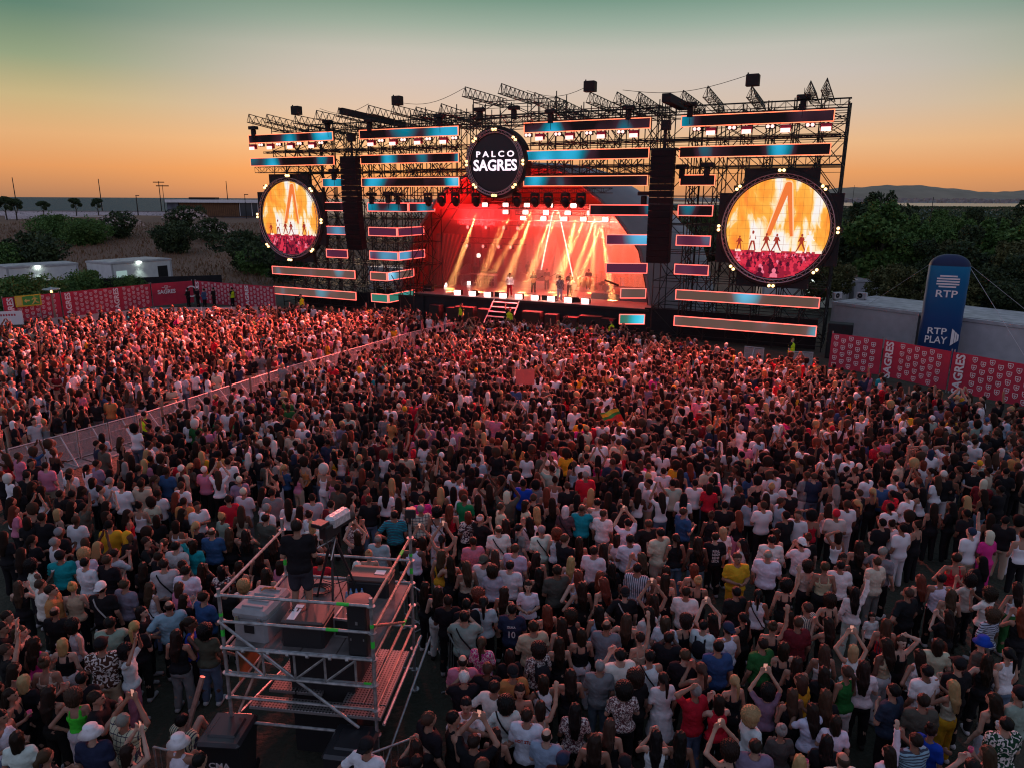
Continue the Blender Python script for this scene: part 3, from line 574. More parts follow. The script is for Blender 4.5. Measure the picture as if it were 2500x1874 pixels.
def fig_poly(x, z, h, legs=.12, arm=0):
    """flat silhouette of a standing player drawn on the screen picture"""
    P = [(-.02, .83), (-.11, .80), (-.15, .66), (-.17 - arm * .1, .56), (-.12, .55), (-.09, .62), (-.09, .48), (-.12 - legs * .35, .25), (-.13 - legs, 0), (-.06 - legs, 0), (-.05 - legs * .3, .24), (0, .44), (.05 + legs * .3, .24), (.06 + legs, 0), (.13 + legs, 0), (.12 + legs * .35, .25), (.09, .48), (.09, .62), (.12 + arm * .15, .55), (.17 + arm * .1, .58), (.15, .66), (.11, .80), (.02, .80), (.02, .84), (.055, .88), (.05, .97), (0, 1), (-.05, .97), (-.055, .88), (-.02, .84)]
    return [(x + a * h, z + b_ * h) for a, b_ in P]
def ring_lamps(t, Rr, angs):
    for a in angs:
        c = (Rr * math.sin(a), -.12, Rr * math.cos(a)); lm = MB(); d = (math.cos(a) * .13, 0, -math.sin(a) * .13)
        for s in (-1, 1): q = (c[0] + d[0] * s, -.22, c[2] + d[2] * s); lm.tube((q[0], -.28, q[2]), (q[0], -.15, q[2]), .095, 12)
        p = obj('lamp_housing', MB().box(c[0] - .3, c[0] + .3, -.15, .02, c[2] - .15, c[2] + .15), M['black'], t); obj('lamp_pair', lm, M['lamp_warm'], p)
def trussring(t, Rr, mat_):
    tr = MB(); n = 72
    for q, y in ((Rr, -.30), (Rr - .22, -.30), (Rr, -.05), (Rr - .22, -.05)):
        tr.path([(q * math.cos(2 * math.pi * i / n), y, q * math.sin(2 * math.pi * i / n)) for i in range(n)], .022, 5, True)
    for i in range(n):
        a, b = 2 * math.pi * i / n, 2 * math.pi * (i + 1) / n; q1, q2 = (Rr, Rr - .22) if i % 2 else (Rr - .22, Rr)
        tr.tube((q1 * math.cos(a), -.3, q1 * math.sin(a)), (q2 * math.cos(b), -.3, q2 * math.sin(b)), .014, 4); tr.tube((Rr * math.cos(a), -.3 if i % 2 else -.05, Rr * math.sin(a)), (Rr * math.cos(b), -.05 if i % 2 else -.3, Rr * math.sin(b)), .014, 4)
    obj('ring_truss', tr, mat_, t)
def round_screen(u, z, lab, rd):
    t = sthing('round_screen', lab, 'screen', u, -.35, z); 
    obj('backing', MB().lathe([(3.72, 0), (3.78, .1), (3.78, .5), (3.6, .62)], n=72).rot(R(-90), axis='X'), M['black'], t)
    bk = MB(); [bk.box(x, x + 1.6, .1, .5, s * 3.35 - (.5 if s > 0 else 0), s * 3.35 + (.5 if s < 0 else 0) * 1) for x in (-2.6, 1.0) for s in (1,)]; 
    obj('backing_block', MB().box(-2.3, 2.3, .12, .52, 2.7, 3.86).box(-2.3, 2.3, .12, .52, -3.86, -2.7).box(-3.86, -2.7, .12, .52, -2.3, 2.3).box(2.7, 3.86, .12, .52, -2.3, 2.3), M['black_cloth'], t)
    scr = obj('screen', MB().lathe([(3.22, 0), (3.22, .03)], n=72).rot(R(90), axis='X').mesh('screen'), SCR, t); scr.location = (0, -.02, 0)
    trussring(t, 3.52, M['ring_steel'])
    po = MB().prism([(-.74, -.45), (.22, 2.92), (.30, 2.92), (-.66, -.45)], -.064, -.058).prism([(.68, 2.92), (.76, 2.92), (1.12, -.45), (1.04, -.45)], -.064, -.058).prism([(.22, 2.92), (.30, 3.08), (.66, 3.08), (.76, 2.92), (.68, 2.92), (.60, 3.0), (.38, 3.0), (.30, 2.92)], -.0645, -.0585); obj('picture_outline', po, mat('pic_outline', (.5, .4, .3), .5, emis=(1, .55, .28), estr=1.), t)
    aA = MB().prism([(-.66, -.45), (.30, 2.92), (.49, 3.0), (.47, 2.15), (-.36, -.45)], -.062, -.056).prism([(.68, 2.92), (1.04, -.45), (.86, -.45), (.4705, 2.15), (.4905, 3.0)], -.0625, -.0565); pic = obj('picture_shape', aA, mat('pic_orange', (.1, .03, .01), .5, emis=(1, .22, .04), estr=.85), t)
    fl = MB(); r = random.Random(rd)
    for i in range(5): x = -2.6 + i * 1.25 + r.uniform(-.2, .2); fl.box(x, x + .4, -.060, -.055, -1.52, -1.36)
    obj('picture_floor_light', fl, mat('pic_white', (.5, .5, .5), .5, emis=(1, .8, .6), estr=1.), t)
    pm = mat('pic_dark', (.05, .01, .01), .5, emis=(.42, .035, .015), estr=.8); pw = mat('pic_pale', (.5, .5, .5), .5, emis=(1, .85, .75), estr=.95)
    for x, h, lg, a_ in ((-1.45, 1.3, .06, 0), (-.58, 1.15, .15, .4), (.08, 1.12, .16, .4), (1.62, 1.15, .15, .4), (-2.3, .95, .05, .8)): obj('picture_figure', MB().prism(fig_poly(x, -1.42, h, lg, a_), -.068, -.064), pm, t)
    obj('picture_figure', MB().prism(fig_poly(2.08, -1.5, 1.42, .03, .6), -.072, -.069), pw, t); obj('picture_figure', MB().prism([(-1.6, -.78), (-1.3, -.78), (-1.3, -.36), (-1.6, -.36)], -.072, -.069), pw, t)
    hd = MB(); px_ = MB(); [px_.box(-math.sqrt(max(.01, 3.2 ** 2 - (k * .5) ** 2)), math.sqrt(max(.01, 3.2 ** 2 - (k * .5) ** 2)), -.0555, -.054, k * .5 - .006, k * .5 + .006) for k in range(-6, 7)]; [px_.box(k * .5 - .006, k * .5 + .006, -.0575, -.056, -math.sqrt(max(.01, 3.2 ** 2 - (k * .5) ** 2)), math.sqrt(max(.01, 3.2 ** 2 - (k * .5) ** 2))) for k in range(-6, 7)]; obj('panel_seam', px_, mat('panel_seam', (.02, .01, .01), .6, emis=(.5, .12, .03), estr=.9), t)
    cols = [mat('pic_crowd_far', (.1, .01, .02), .5, emis=(.75, .03, .07), estr=.9), mat('pic_crowd_mid', (.1, .01, .02), .5, emis=(.30, .008, .03), estr=.9), mat('pic_crowd_near', (.02, .005, .01), .5, emis=(.06, .0, .012), estr=1.), mat('pic_crowd_lit', (.2, .05, .08), .5, emis=(1, .22, .32), estr=.8)]
    bins_ = [MB() for _ in cols]
    for row in range(9):
        z_ = -1.62 - row * .16; s = .05 + .017 * row; x = -2.7
        while x < 2.7:
            x += s * r.uniform(1.5, 3.0); zz = z_ + r.uniform(-.05, .05)
            if x * x + (zz - s * 1.5) ** 2 > 9.6: continue
            k = r.choices([0, 1, 2, 3], [4 - row * .3, 3, 1 + row * .6, .9])[0]; y = -.062 - .0016 * row - .0003 * k
            n = 10; bins_[k].prism([(x + s * .8 * math.cos(q * 6.283 / n), zz + s * math.sin(q * 6.283 / n)) for q in range(n)], y - .0002, y); bins_[k].prism([(x - s * 1.5, zz - s * 2.6), (x + s * 1.5, zz - s * 2.6), (x + s * 1.3, zz - s * 1.3), (x + s * .4, zz - s * .8), (x - s * .4, zz - s * .8), (x - s * 1.3, zz - s * 1.3)], y - .0002, y)
    for mb_i, mt in zip(bins_, cols):
        if mb_i.v: tag(obj('picture_crowd', mb_i, mt, t), kind='stuff')
    ring_lamps(t, 3.72, [R(45 * k + (0 if u > 20 else 3)) for k in range(8)])
    return t
M['ring_steel'] = mat('ring_steel', (.45, .32, .34), .4, .6)
round_screen(2.95, 8.25, 'left round video screen showing the concert in orange, ringed by truss and lamps', 2)
round_screen(44.75, 8.2, 'right round video screen showing the concert in orange, ringed by truss and lamps', 5)
def name_disc():
    t = sthing('name_disc', 'black round stage sign with white lettering and warm lamps above the stage mouth', 'sign', 23.85, -.35, 12.72)
    obj('backing', MB().lathe([(2.62, 0), (2.66, .1), (2.66, .9), (2.5, 1.0)], n=64).rot(R(-90), axis='X'), M['black'], t)
    obj('face', MB().lathe([(2.08, 0), (2.08, .04)], n=64).rot(R(90), axis='X'), mat('sign_face', (.008, .004, .012), .3), t)
    trussring(t, 2.42, M['ring_steel'])
    for s, z, sz, sx, bd in (('P A L C O', .62, .60, 1.28, .012), ('SAGRES', -.22, 1.12, .98, .03)):
        me = text_mesh(s, sz, bd, .01, sx); me.transform(Matrix.Translation((0, -.07, z))); obj('lettering', me, M['text_white'], t)
    ring_lamps(t, 2.42, [R(45 * k) for k in range(8)])
name_disc()

# --- line arrays
def line_array(u, lab, curve):
    t = sthing('speaker_array', lab, 'speaker array', u, -1.3, 13.3)
    obj('fly_frame', MB().box(-.9, .9, -.2, 1.0, .0, .12).tube((0, .3, .1), (0, .3, 1.6), .1, 6).box(-.3, .3, .1, .5, 1.3, 1.9), M['black'], t)
    obj('hoist_chain', MB().tube((0, .3, 1.8), (0, .3, 3.2), .02, 5), M['black'], t)
    z = 0.; y = 0.
    grill = mat('speaker_grille', (.010, .010, .012), .75, 0, .3, 30, spec=.15)
    for k in range(17):
        a = max(0, k - 6) * R(curve) ; h = .445; w = .78
        c = MB(); c.box(-w, w, -.35, .35, -h + .02, 0).rot(a, axis='X'); c.v = [(x, y_ + y, z_ + z) for x, y_, z_ in c.v]; cab = obj('cabinet', c, grill, t)
        sl = MB(); sl.box(-w, w, -.358, -.352, -.035, -.012).rot(a, axis='X'); sl.v = [(x, y_ + y, z_ + z) for x, y_, z_ in sl.v]; obj('edge_strip', sl, M['black_cloth'], cab)
        z -= h * math.cos(a); y += -h * math.sin(a) * -1 * .6
    return t
line_array(10.75, 'left hanging curved line array of black speaker cabinets', 1.6)
line_array(37.15, 'right hanging line array of black speaker cabinets', .5)

# --- scaffolding
def scaffold(lab, us, vs, zs, ztop=None, brace=1, seed=0, u_off=0):
    """lattice of uprights, ledgers and braces; local axes u, v, z"""
    t = sthing('scaffold_tower', lab, 'scaffolding', us[0], vs[0], 0, 0, 'steel scaffolding of the stage'); m = M['steel_dark']; r = random.Random(seed); b0, w0 = us[0], vs[0]
    U = [u - b0 for u in us]; V = [v - w0 for v in vs]; zt = ztop or zs[-1] + .4
    for u in U:
        for v in V: obj('upright', MB().tube((u, v, zs[0] - .2 if zs[0] > 1 else 0), (u, v, zt + r.uniform(-.1, .3)), .042, 5), m, t)
    for z in zs:
        lg = MB()
        for v in V: lg.tube((U[0], v, z), (U[-1], v, z), .038, 4)
        for u in U: lg.tube((u, V[0], z), (u, V[-1], z), .036, 4)
        if r.random() < .6 and len(V) > 1: lg.tube((U[0], V[0], z - .5), (U[-1], V[0], z - .5), .022, 4)
        obj('ledger', lg, m, t)
    for v in V:
        bc = MB()
        for i in range(len(U) - 1):
            for j in range(len(zs) - 1):
                if r.random() < .8 * brace:
                    a, b = (i, i + 1) if (i + j + int(v)) % 2 else (i + 1, i)
                    bc.tube((U[a], v, zs[j]), (U[b], v, zs[j + 1]), .036, 4)
        if len(bc.v): obj('brace', bc, m, t)
    for i, u in enumerate(U):
        bc = MB()
        for j in range(len(zs) - 1):
            a, b = (0, -1) if j % 2 else (-1, 0)
            if len(V) > 1: bc.tube((u, V[a], zs[j]), (u, V[b], zs[j + 1]), .034, 4)
        if len(bc.v): obj('side_brace', bc, m, t)
    return t
fr = lambda a, b, n: [a + (b - a) * i / (n - 1) for i in range(n)]
lv = [.4, 2.3, 4.3, 6.3, 8.3, 10.3, 12.3, 14.2, 15.9]
scaffold('left end scaffold tower behind the left round screen', fr(.4, 10.4, 8), (.8, 2.4, 4.0, 5.6), lv, seed=1)
scaffold('scaffold tower between left speaker array and the stage mouth', fr(11.2, 15.4, 4), (.6, 2.2, 3.8, 5.4), lv, seed=2)
scaffold('upper scaffold lattice left of the stage name disc', fr(15.6, 21.4, 5), (.6, 2.2, 3.8, 5.4), [10.5, 12.3, 14.2, 15.9, 16.6], seed=3)
scaffold('raised centre scaffold above the stage name disc', fr(21.4, 28.4, 4), (.7, 2.7), [15.4, 16.3, 17.3], 17.5, seed=4)
scaffold('upper scaffold lattice right of the stage name disc', fr(26.4, 36.2, 8), (.6, 2.2, 3.8, 5.4), [11.9, 12.5, 14.2, 15.9, 16.4], seed=5)
scaffold('slim scaffold tower between stage mouth and right speaker array', fr(36.4, 38.4, 2), (.6, 2.6, 4.6), lv, seed=6)
scaffold('right end scaffold tower behind the right round screen', fr(38.6, 48.2, 7), (.8, 2.4, 4.0, 5.6), lv[:-1] + [15.2, 15.9], seed=7)
def truss_beam(u, v0, v1, z0, z1, lab, block=None, w=.55, nmn='truss_beam'):
    """triangular truss running back over the scaffold roof"""
    t = sthing(nmn, lab, 'truss', u, v0, z0, 0, 'roof trusses jutting forward over the scaffold'); L = v1 - v0; dz = z1 - z0; n = max(4, int(L / .75)); tr = MB(); P = []
    for i in range(n + 1):
        y = L * i / n; z = dz * i / n; P.append(((-w / 2, y, z - .35), (w / 2, y, z - .35), (0, y, z + .3)))
    for k in range(3): tr.tube(P[0][k], P[-1][k], .035, 5)
    for i in range(n):
        for k in range(3): l = (k + 1) % 3; tr.tube(P[i][k], P[i + 1][l], .02, 4); tr.tube(P[i][k], P[i][l], .02, 4)
    tr.tube((0, 0, -.35), (0, 0, .3), .03); obj('lattice', tr, M['steel_dark'], t)
    if block: obj('hoist_block', MB().bbox(-.4, .4, -.2 + block, .4 + block, .32, 1.0, .05).tube((-.3, block, .3), (-.3, block, 1.1), .05), M['black'], t)
    return t
for i, (u, v0, v1, z0, z1, bl) in enumerate([(.8, -2.2, 9, 16.75, 15.6, None), (1.9, -1.2, 9, 16.8, 16.0, None), (5.8, -2, 8, 16.5, 16.1, 0.1), (8.1, -2, 8, 16.75, 16.3, None), (10.4, -2, 8.5, 16.85, 16.3, None), (13.4, -2, 8, 16.9, 16.4, None), (15.4, -1.5, 6, 16.9, 16.7, .5), (17.2, -1, 8, 16.7, 16.4, None), (19.2, -.5, 8, 16.9, 16.4, None),
        (22.2, -2, 5, 17.75, 17.7, None), (25.2, -2, 4, 17.8, 17.7, None), (27.4, -1, 8, 17.2, 16.7, None), (28.6, 0, 8, 17.0, 16.6, None), (32.0, -2, 4, 16.85, 16.7, -.1), (33.6, -1, 6, 16.9, 16.6, None), (35.0, -.5, 7, 16.9, 16.5, None),
        (38.4, -2, 5, 16.6, 16.4, None), (40.0, -2.2, 3.4, 16.75, 16.3, None), (42.7, -2.2, 3.8, 16.6, 16.3, .1), (46.1, -2.4, 3, 16.65, 16.6, None), (47.0, -2.4, 3, 16.75, 16.7, None)]):
    ords = ['first', 'second', 'third', 'fourth', 'fifth', 'sixth', 'seventh', 'eighth', 'ninth', 'tenth', 'eleventh', 'twelfth', 'thirteenth', 'fourteenth', 'fifteenth', 'sixteenth', 'seventeenth', 'eighteenth', 'nineteenth', 'twentieth', 'twenty first']
    truss_beam(u, v0, v1, z0, z1, ords[i] + ' roof truss from the left' + (' with a black hoist block on top' if bl is not None else ''), bl)
def flat_truss(u0, u1, v, z, h, lab):
    t = sthing('cross_truss', lab, 'truss', u0, v, z); L = u1 - u0; n = int(L / .7); tr = MB()
    for y in (-.2, .2):
        for q in (0, h): tr.tube((0, y, q), (L, y, q), .03, 5)
    for i in range(n):
        a, b = L * i / n, L * (i + 1) / n
        for y in (-.2, .2): tr.tube((a, y, 0 if i % 2 else h), (b, y, h if i % 2 else 0), .018, 4); tr.tube((a, y, 0), (a, y, h), .016, 4)
        tr.tube((a, -.2, h), (b, .2, h), .016, 4)
    obj('lattice', tr, M['steel_dark'], t)
    return t
flat_truss(-.8, 7, -.2, 12.25, .5, 'cross truss carrying the left round screen'); flat_truss(41.2, 48.2, -.2, 12.2, .55, 'cross truss carrying the right round screen')
flat_truss(15.5, 36.2, .3, 11.75, .6, 'long cross truss behind the third row of led strips'); flat_truss(18.8, 33, .5, 10.5, .35, 'lighting truss along the top of the stage mouth'); flat_truss(21.5, 27, -.3, 15.4, .6, 'short truss above the stage name disc')
flat_truss(0, 20, .2, 13.95, .12, 'thin rail between first and second led rows, left'); flat_truss(26.4, 48, .2, 13.95, .12, 'thin rail between first and second led rows, right')
flat_truss(.4, 48.2, 5.2, 16.2, .6, 'long rear truss along the scaffold roof')
t = sthing('rolled_roof_sheet', 'dark rolled sheet lying along the left scaffold roof', 'sheet', 10.2, -1.6, 16.7, R(90 - 1)); obj('roll', MB().bbox(0, 9, -.3, .1, 0, .5).rot(R(2), axis='Y'), M['black_cloth'], t)
t = sthing('rolled_roof_sheet', 'dark grey box beam on the scaffold roof right of centre', 'sheet', 37.3, -2, 16.25, R(90)); obj('roll', MB().bbox(0, 5, -.3, .3, 0, .55), M['black_cloth'], t)
# lifts motors hanging on chains
for i, (u, z) in enumerate([(-.9, 16.1), (7.6, 16.3), (12.0, 16.2), (18.8, 16.3), (22.4, 16.6), (25.3, 16.6), (28.3, 16.2), (34.2, 16.2), (38.5, 16.2), (45.6, 16.3), (8.0, 12.3), (39.9, 12.3), (38.2, 12.2), (11.9, 10.3), (13.6, 10.4), (14.6, 10.3), (35.6, 10.4)]):
    t = sthing('chain_hoist', 'black chain hoist ' + ['at the far left end', 'above the gap beside the left speaker array', 'over the second long led strip', 'left of the name disc top', 'left one over the name disc', 'right one over the name disc', 'over the start of the right led strips', 'over the end of the centre right strips', 'over the right speaker array gap', 'at the far right end', 'over the short left strips', 'over the short right strips, outer', 'over the short right strips, inner', 'over the folded strip, outer', 'over the folded strip, middle', 'over the folded strip, inner', 'over the right mouth strips'][i], 'hoist', u, -.1, z)
    obj('motor', MB().bbox(-.18, .18, -.18, .18, -.75, -.1, .04), M['black'], t); obj('cover', MB().bbox(-.42, .42, -.25, .25, -.08, .2, .05), M['black'], t); obj('chain', MB().tube((0, 0, -1.2), (0, 0, .6), .02, 4), M['black'], t)
# floodlights and blinders under the top strips
for nm, us in (('far left', [-1.0, 1.1, 3.5, 5.9]), ('centre left', [12.2, 14.4, 16.8, 19.2]), ('centre right', [27.5, 29.9, 32.3, 34.7]), ('far right', [40.0, 42.3, 44.7, 47.1])):
    for k, u in enumerate(us):
        pos = ['first', 'second', 'third', 'fourth'][k]
        t = sthing('flood_light', '%s flood lamp under the %s top led strip' % (pos, nm), 'lamp', u, -.25, 14.45, 0, 'flood lamps under the top led strips')
        obj('housing', MB().box(-.32, .32, -.1, .25, -.12, .28), M['banner_red'], t); obj('lens', MB().box(-.29, .29, -.14, -.101, -.2, .06), M['lamp_pink'], t); obj('yoke', MB().tube((-.36, 0, 0), (-.36, 0, .4), .02).tube((.36, 0, 0), (.36, 0, .4), .02), M['black'], t)
        b = sthing('blinder_lamp', '%s twin blinder under the %s top led strip' % (pos, nm), 'lamp', u + (1.0 if nm in ('far left', 'centre left') else -.95), -.2, 14.66, 0, 'twin blinder lamps under the top led strips')
        obj('housing', MB().box(-.3, .3, -.05, .15, -.14, .14), M['black'], b); obj('lens', MB().tube((-.14, -.1, 0), (-.14, -.051, 0), .11, 12).tube((.14, -.1, 0), (.14, -.051, 0), .11, 12), M['lamp_pink'], b)

# --- roof shell
M['canvas'] = mat('canvas', (.34, .34, .35), .75, 0, .1, .5, .2, 2); M['canvas_redlit'] = mat('canvas_redlit', (.22, .05, .05), .85)  # inner side of the grey canvas, red stage light put into its colour
def roof_shell():
    t = sthing('stage_roof', 'large arched grey canvas roof over the stage', 'roof', 23.7, 4.3, 0)
    prof = [(-12.1, 0), (-12.0, 1.5), (-11.85, 2.5), (-11.2, 4.8), (-10.85, 5.75), (-10.35, 6.75), (-9.75, 7.6), (-9.05, 8.45), (-8.0, 9.83), (-6.8, 11.05), (-4.6, 12.2), (-2.4, 12.8), (-.4, 12.95), (2.2, 12.8), (4.4, 12.3), (6.0, 11.2), (7.6, 10.0), (9.0, 8.75), (10.05, 7.5), (10.9, 6.35), (11.3, 4.9), (11.6, 3.8), (11.85, 2.4), (12.0, 1.2), (12.1, 0)]
    rings = [(-.6, .99, 1.0), (.0, 1.0, 1.0), (1.5, 1.12, 1.01), (3.5, 1.26, 1.015), (6, 1.30, 1.0), (8.5, 1.26, .97), (11.5, 1.12, .9), (14, .85, .78), (16, .5, .55)]
    for nm, off, mt in (('outer_canvas', 0, M['canvas']), ('inner_canvas', -.22, M['canvas_redlit'])):
        v = []; f = []; n = len(prof)
        for y, sx, sz in rings:
            for x, z in prof: v.append((x * (sx if x > 0 else min(1.0, sx)) * (1 + off / 12), y + off * .3, max(0, z * sz + off * (z > .1))))
        for k in range(len(rings) - 1):
            for i in range(n - 1): f.append((k * n + i, k * n + i + 1, k * n + n + i + 1, k * n + n + i))
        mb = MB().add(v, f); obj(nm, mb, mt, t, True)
    rim = MB()
    for i in range(len(prof) - 1): rim.tube((prof[i][0] * .985, -.6, prof[i][1] * .985), (prof[i + 1][0] * .985, -.6, prof[i + 1][1] * .985), .13, 8)
    obj('rim_arch', rim, mat('rim', (.30, .22, .22), .5), t)
    ribs = MB()
    for x0, z0, x1, z1 in ((-8.4, 8.2, 0, 8.2), (-7, 9.6, 1, 9.6)): pass
    for k, (y, sx, sz) in enumerate(rings[2:6]):
        o = obj('rib', MB().path([(x * (sx if x > 0 else min(1.0, sx)) * .95, y, z * sz * .965) for x, z in prof], .06, 6), M['truss'], t)
    obj('mid_bar', MB().tube((-8.6, 3, 8.2), (8.6, 3, 8.2), .05).tube((-7.6, 1, 9.2), (8, 1, 9.2), .05), M['ring_steel'], t)
roof_shell()
# --- deck, skirt, rear set
def stage_deck():
    t = sthing('stage_deck', 'raised stage floor with dark front skirt', 'stage', 25, 1.6, 0)
    obj('floor', MB().box(-10.2, 10.9, 0, 12.5, 1.86, 2.0), mat('stage_floor', (.28, .22, .20), .38, 0, .12, 1.5), t)
    obj('skirt', MB().box(-10.2, 10.9, .06, .2, 0, 1.857), M['black_cloth'], t)
    obj('edge_trim', MB().box(-10.2, 10.9, -.06, -.002, 1.8, 1.97), M['truss'], t)
    obj('riser', MB().box(5.0, 10.4, 3.6, 8, 2.003, 2.5), mat('riser', (.16, .14, .13), .6), t)
    obj('riser', MB().box(-4.6, 3.4, 7.6, 10.4, 2.003, 2.6), mat('riser_back', (.4, .3, .26), .6), t)
stage_deck()
t = sthing('stage_steps', 'metal steps from the pit up to the middle of the stage', 'steps', 23.9, 0.0, 0)
for k in range(5): obj('tread', MB().box(-1.2 + k * .04, 1.2, k * .28 - .1, k * .28 + .22, .36 * (k + 1) - .05, .36 * (k + 1)), M['container_trim'], t)
obj('stringer', MB().tube((-1.2, -.2, .2), (-1.1, 1.5, 1.95), .05).tube((1.2, -.2, .2), (1.2, 1.5, 1.95), .05), M['steel'], t)
bw = sthing('video_wall', 'rear stage video wall glowing orange with violet patterns', 'screen', 26.6, 13.4, 2.2)
vm = bpy.data.materials.new('video_wall'); vm.use_nodes = True; nt = vm.node_tree; b = nt.nodes['Principled BSDF']; tc = N(nt, 'ShaderNodeTexCoord'); mp = N(nt, 'ShaderNodeMapping', inp={'Rotation': (0, R(35), 0), 'Scale': (2.2, 1, .35)}); nt.links.new(tc.outputs['Object'], mp.inputs[0])
nz = N(nt, 'ShaderNodeTexNoise', inp={'Scale': .8, 'Detail': 7., 'Roughness': .7}); nt.links.new(mp.outputs[0], nz.inputs['Vector']); r = ramp(nt, [(.3, (.75, .10, .03, 1)), (.5, (.95, .22, .08, 1)), (.60, (1, .34, .2, 1)), (.66, (.8, .42, .75, 1)), (.72, (.5, .45, 1, 1))], nz.outputs[0]); nt.links.new(r.outputs[0], b.inputs['Emission Color']); b.inputs['Emission Strength'].default_value = .55; b.inputs['Base Color'].default_value = (.3, .2, .2, 1)
obj('panel', MB().box(-4.2, 8.4, 0, .2, 0, 6.9), vm, bw); obj('frame', MB().box(-4.4, -4.2, -.05, .25, -.1, 7).box(8.4, 8.6, -.05, .25, -.1, 7), M['truss'], bw)
dr = sthing('backdrop_curtain', 'red lit cloth backdrop behind the left half of the stage', 'curtain', 14.2, 13.0, 2.0); v = []; f = []
for i in range(61): x = i * .142; v += [(x, .18 * math.sin(i * 1.1), 0), (x, .18 * math.sin(i * 1.1), 7.4 - .02 * abs(i - 40))]
for i in range(60): f.append((2 * i, 2 * i + 2, 2 * i + 3, 2 * i + 1))
obj('cloth', MB().add(v, f), mat('curtain', (.22, .03, .03), .9), dr)
for u, w_, lab in ((14.9, 1.6, 'red lit draped curtain at the left inside of the stage'),):
    t = sthing('side_curtain', lab, 'curtain', u, 5.2, 2.0, R(25)); v = []; f = []
    for j in range(9):
        q = 1 - .75 * math.sin(math.pi * min(1, j / 8) * .5)
        for i in range(25): x = i / 24 * w_ * 1.6 * (.25 + .75 * j / 8); v.append((x, .10 * math.sin(i * 1.6), j * .62))
    for j in range(8):
        for i in range(24): f.append((j * 25 + i, j * 25 + i + 1, j * 25 + 26 + i, j * 25 + 25 + i))
    obj('cloth', MB().add(v, f), mat('drape', (.45, .08, .06), .7), t, True)
# A sculpture
def sculpture():
    t = sthing('lattice_letter_sculpture', 'tall narrow letter A shape outlined in white neon at the rear of the stage', 'sculpture', 24.35, 11, 2.0)
    out = [(-1.75, 0.02), (-.42, 6.6), (-.3, 6.95), (-.05, 7.1), (.2, 6.95), (.32, 6.6), (2.05, .02)]
    obj('leg', MB().prism([(-1.75, 0), (-.42, 6.8), (-.05, 7.1), (.02, 4.9), (-.75, 0)], 0, .6), mat('sculpt', (.32, .10, .05), .6), t)
    obj('leg', MB().prism([(2.05, 0), (.32, 6.8), (-.05, 7.1), (.02, 4.9), (1.15, 0)], .003, .603), bpy.data.materials['sculpt'], t)
    obj('neon_outline', MB().path([(x, -.08, z) for x, z in out], .05, 8), M['neon_white'], t)
sculpture()
# moving heads along the mouth
for i, u in enumerate([17.3, 18.6, 19.9, 21.8, 25.4, 26.95, 28.05, 29.45, 30.7]):
    t = sthing('moving_head', 'black moving head lamp hanging at the stage mouth, %s from the left' % ['first', 'second', 'third', 'fourth', 'fifth', 'sixth', 'seventh', 'eighth', 'ninth'][i], 'lamp', u, .3, 10.5, 0, 'moving head lamps along the stage mouth')
    obj('base', MB().bbox(-.28, .28, -.22, .22, -.25, 0, .04), M['black'], t); obj('yoke', MB().box(-.36, -.28, -.1, .1, -.8, -.1).box(.28, .36, -.1, .1, -.8, -.1), M['black'], t); obj('head', MB().lathe([(.15, -.35), (.26, -.2), (.27, .2), (.2, .38), (.05, .42)], n=14).rot(R(25 + 7 * (i % 3)), axis='X'), M['black'], t, True).location = (0, 0, -.72)
# rows of bright wash lamps inside
for r_, (us, v, z) in enumerate([([20.1, 22.1, 24.1, 26.2, 28.3], 5, 9.55), ([21.9, 23.8, 25.7, 27.65, 29.6], 5.4, 8.95), ([23.4, 25.3, 27.2, 28.9, 30.8], 5.8, 8.45)]):
    flat_truss(us[0] - .8, us[-1] + .8, v + .3, z + .3, .3, '%s lighting truss inside the stage roof' % ['front', 'middle', 'rear'][r_])
    for i, u in enumerate(us):
        t = sthing('wash_lamp', 'bright wash lamp, %s from the left on the %s inner truss' % (['first', 'second', 'third', 'fourth', 'fifth'][i], ['front', 'middle', 'rear'][r_]), 'lamp', u, v, z, 0, 'wash lamps inside the stage')
        obj('housing', MB().box(-.27, .27, 0, .3, -.19, .19), M['black'], t); obj('lens', MB().box(-.23, .23, -.06, -.002, -.15, .15), M['lamp_white'], t); obj('hanger', MB().tube((0, .15, .2), (0, .15, .5), .03), M['black'], t)
# left side truss lamps
for j, (z, us) in enumerate([(7.6, [17.0, 18.9, 20.7, 22.1]), (5.9, [16.9, 18.6, 20.2, 21.4])]):
    flat_truss(15.6, 22.6, 8, z + .15, .5, '%s side lighting truss in the dark left half of the stage' % ['upper', 'lower'][j])
    for i, u in enumerate(us):
        t = sthing('side_lamp', 'dim red side lamp, %s from the left on the %s side truss' % (['first', 'second', 'third', 'fourth'][i], ['upper', 'lower'][j]), 'lamp', u, 7.6, z, R(-20), 'side lamps in the left half of the stage')
        obj('housing', MB().bbox(-.16, .16, -.1, .25, -.25, .1, .03), M['black'], t); obj('lens', MB().tube((0, -.15, -.08), (0, -.101, -.08), .15, 12), mat('dim_lens', (.5, .3, .3), .4, emis=(1, .35, .3), estr=1.4), t)
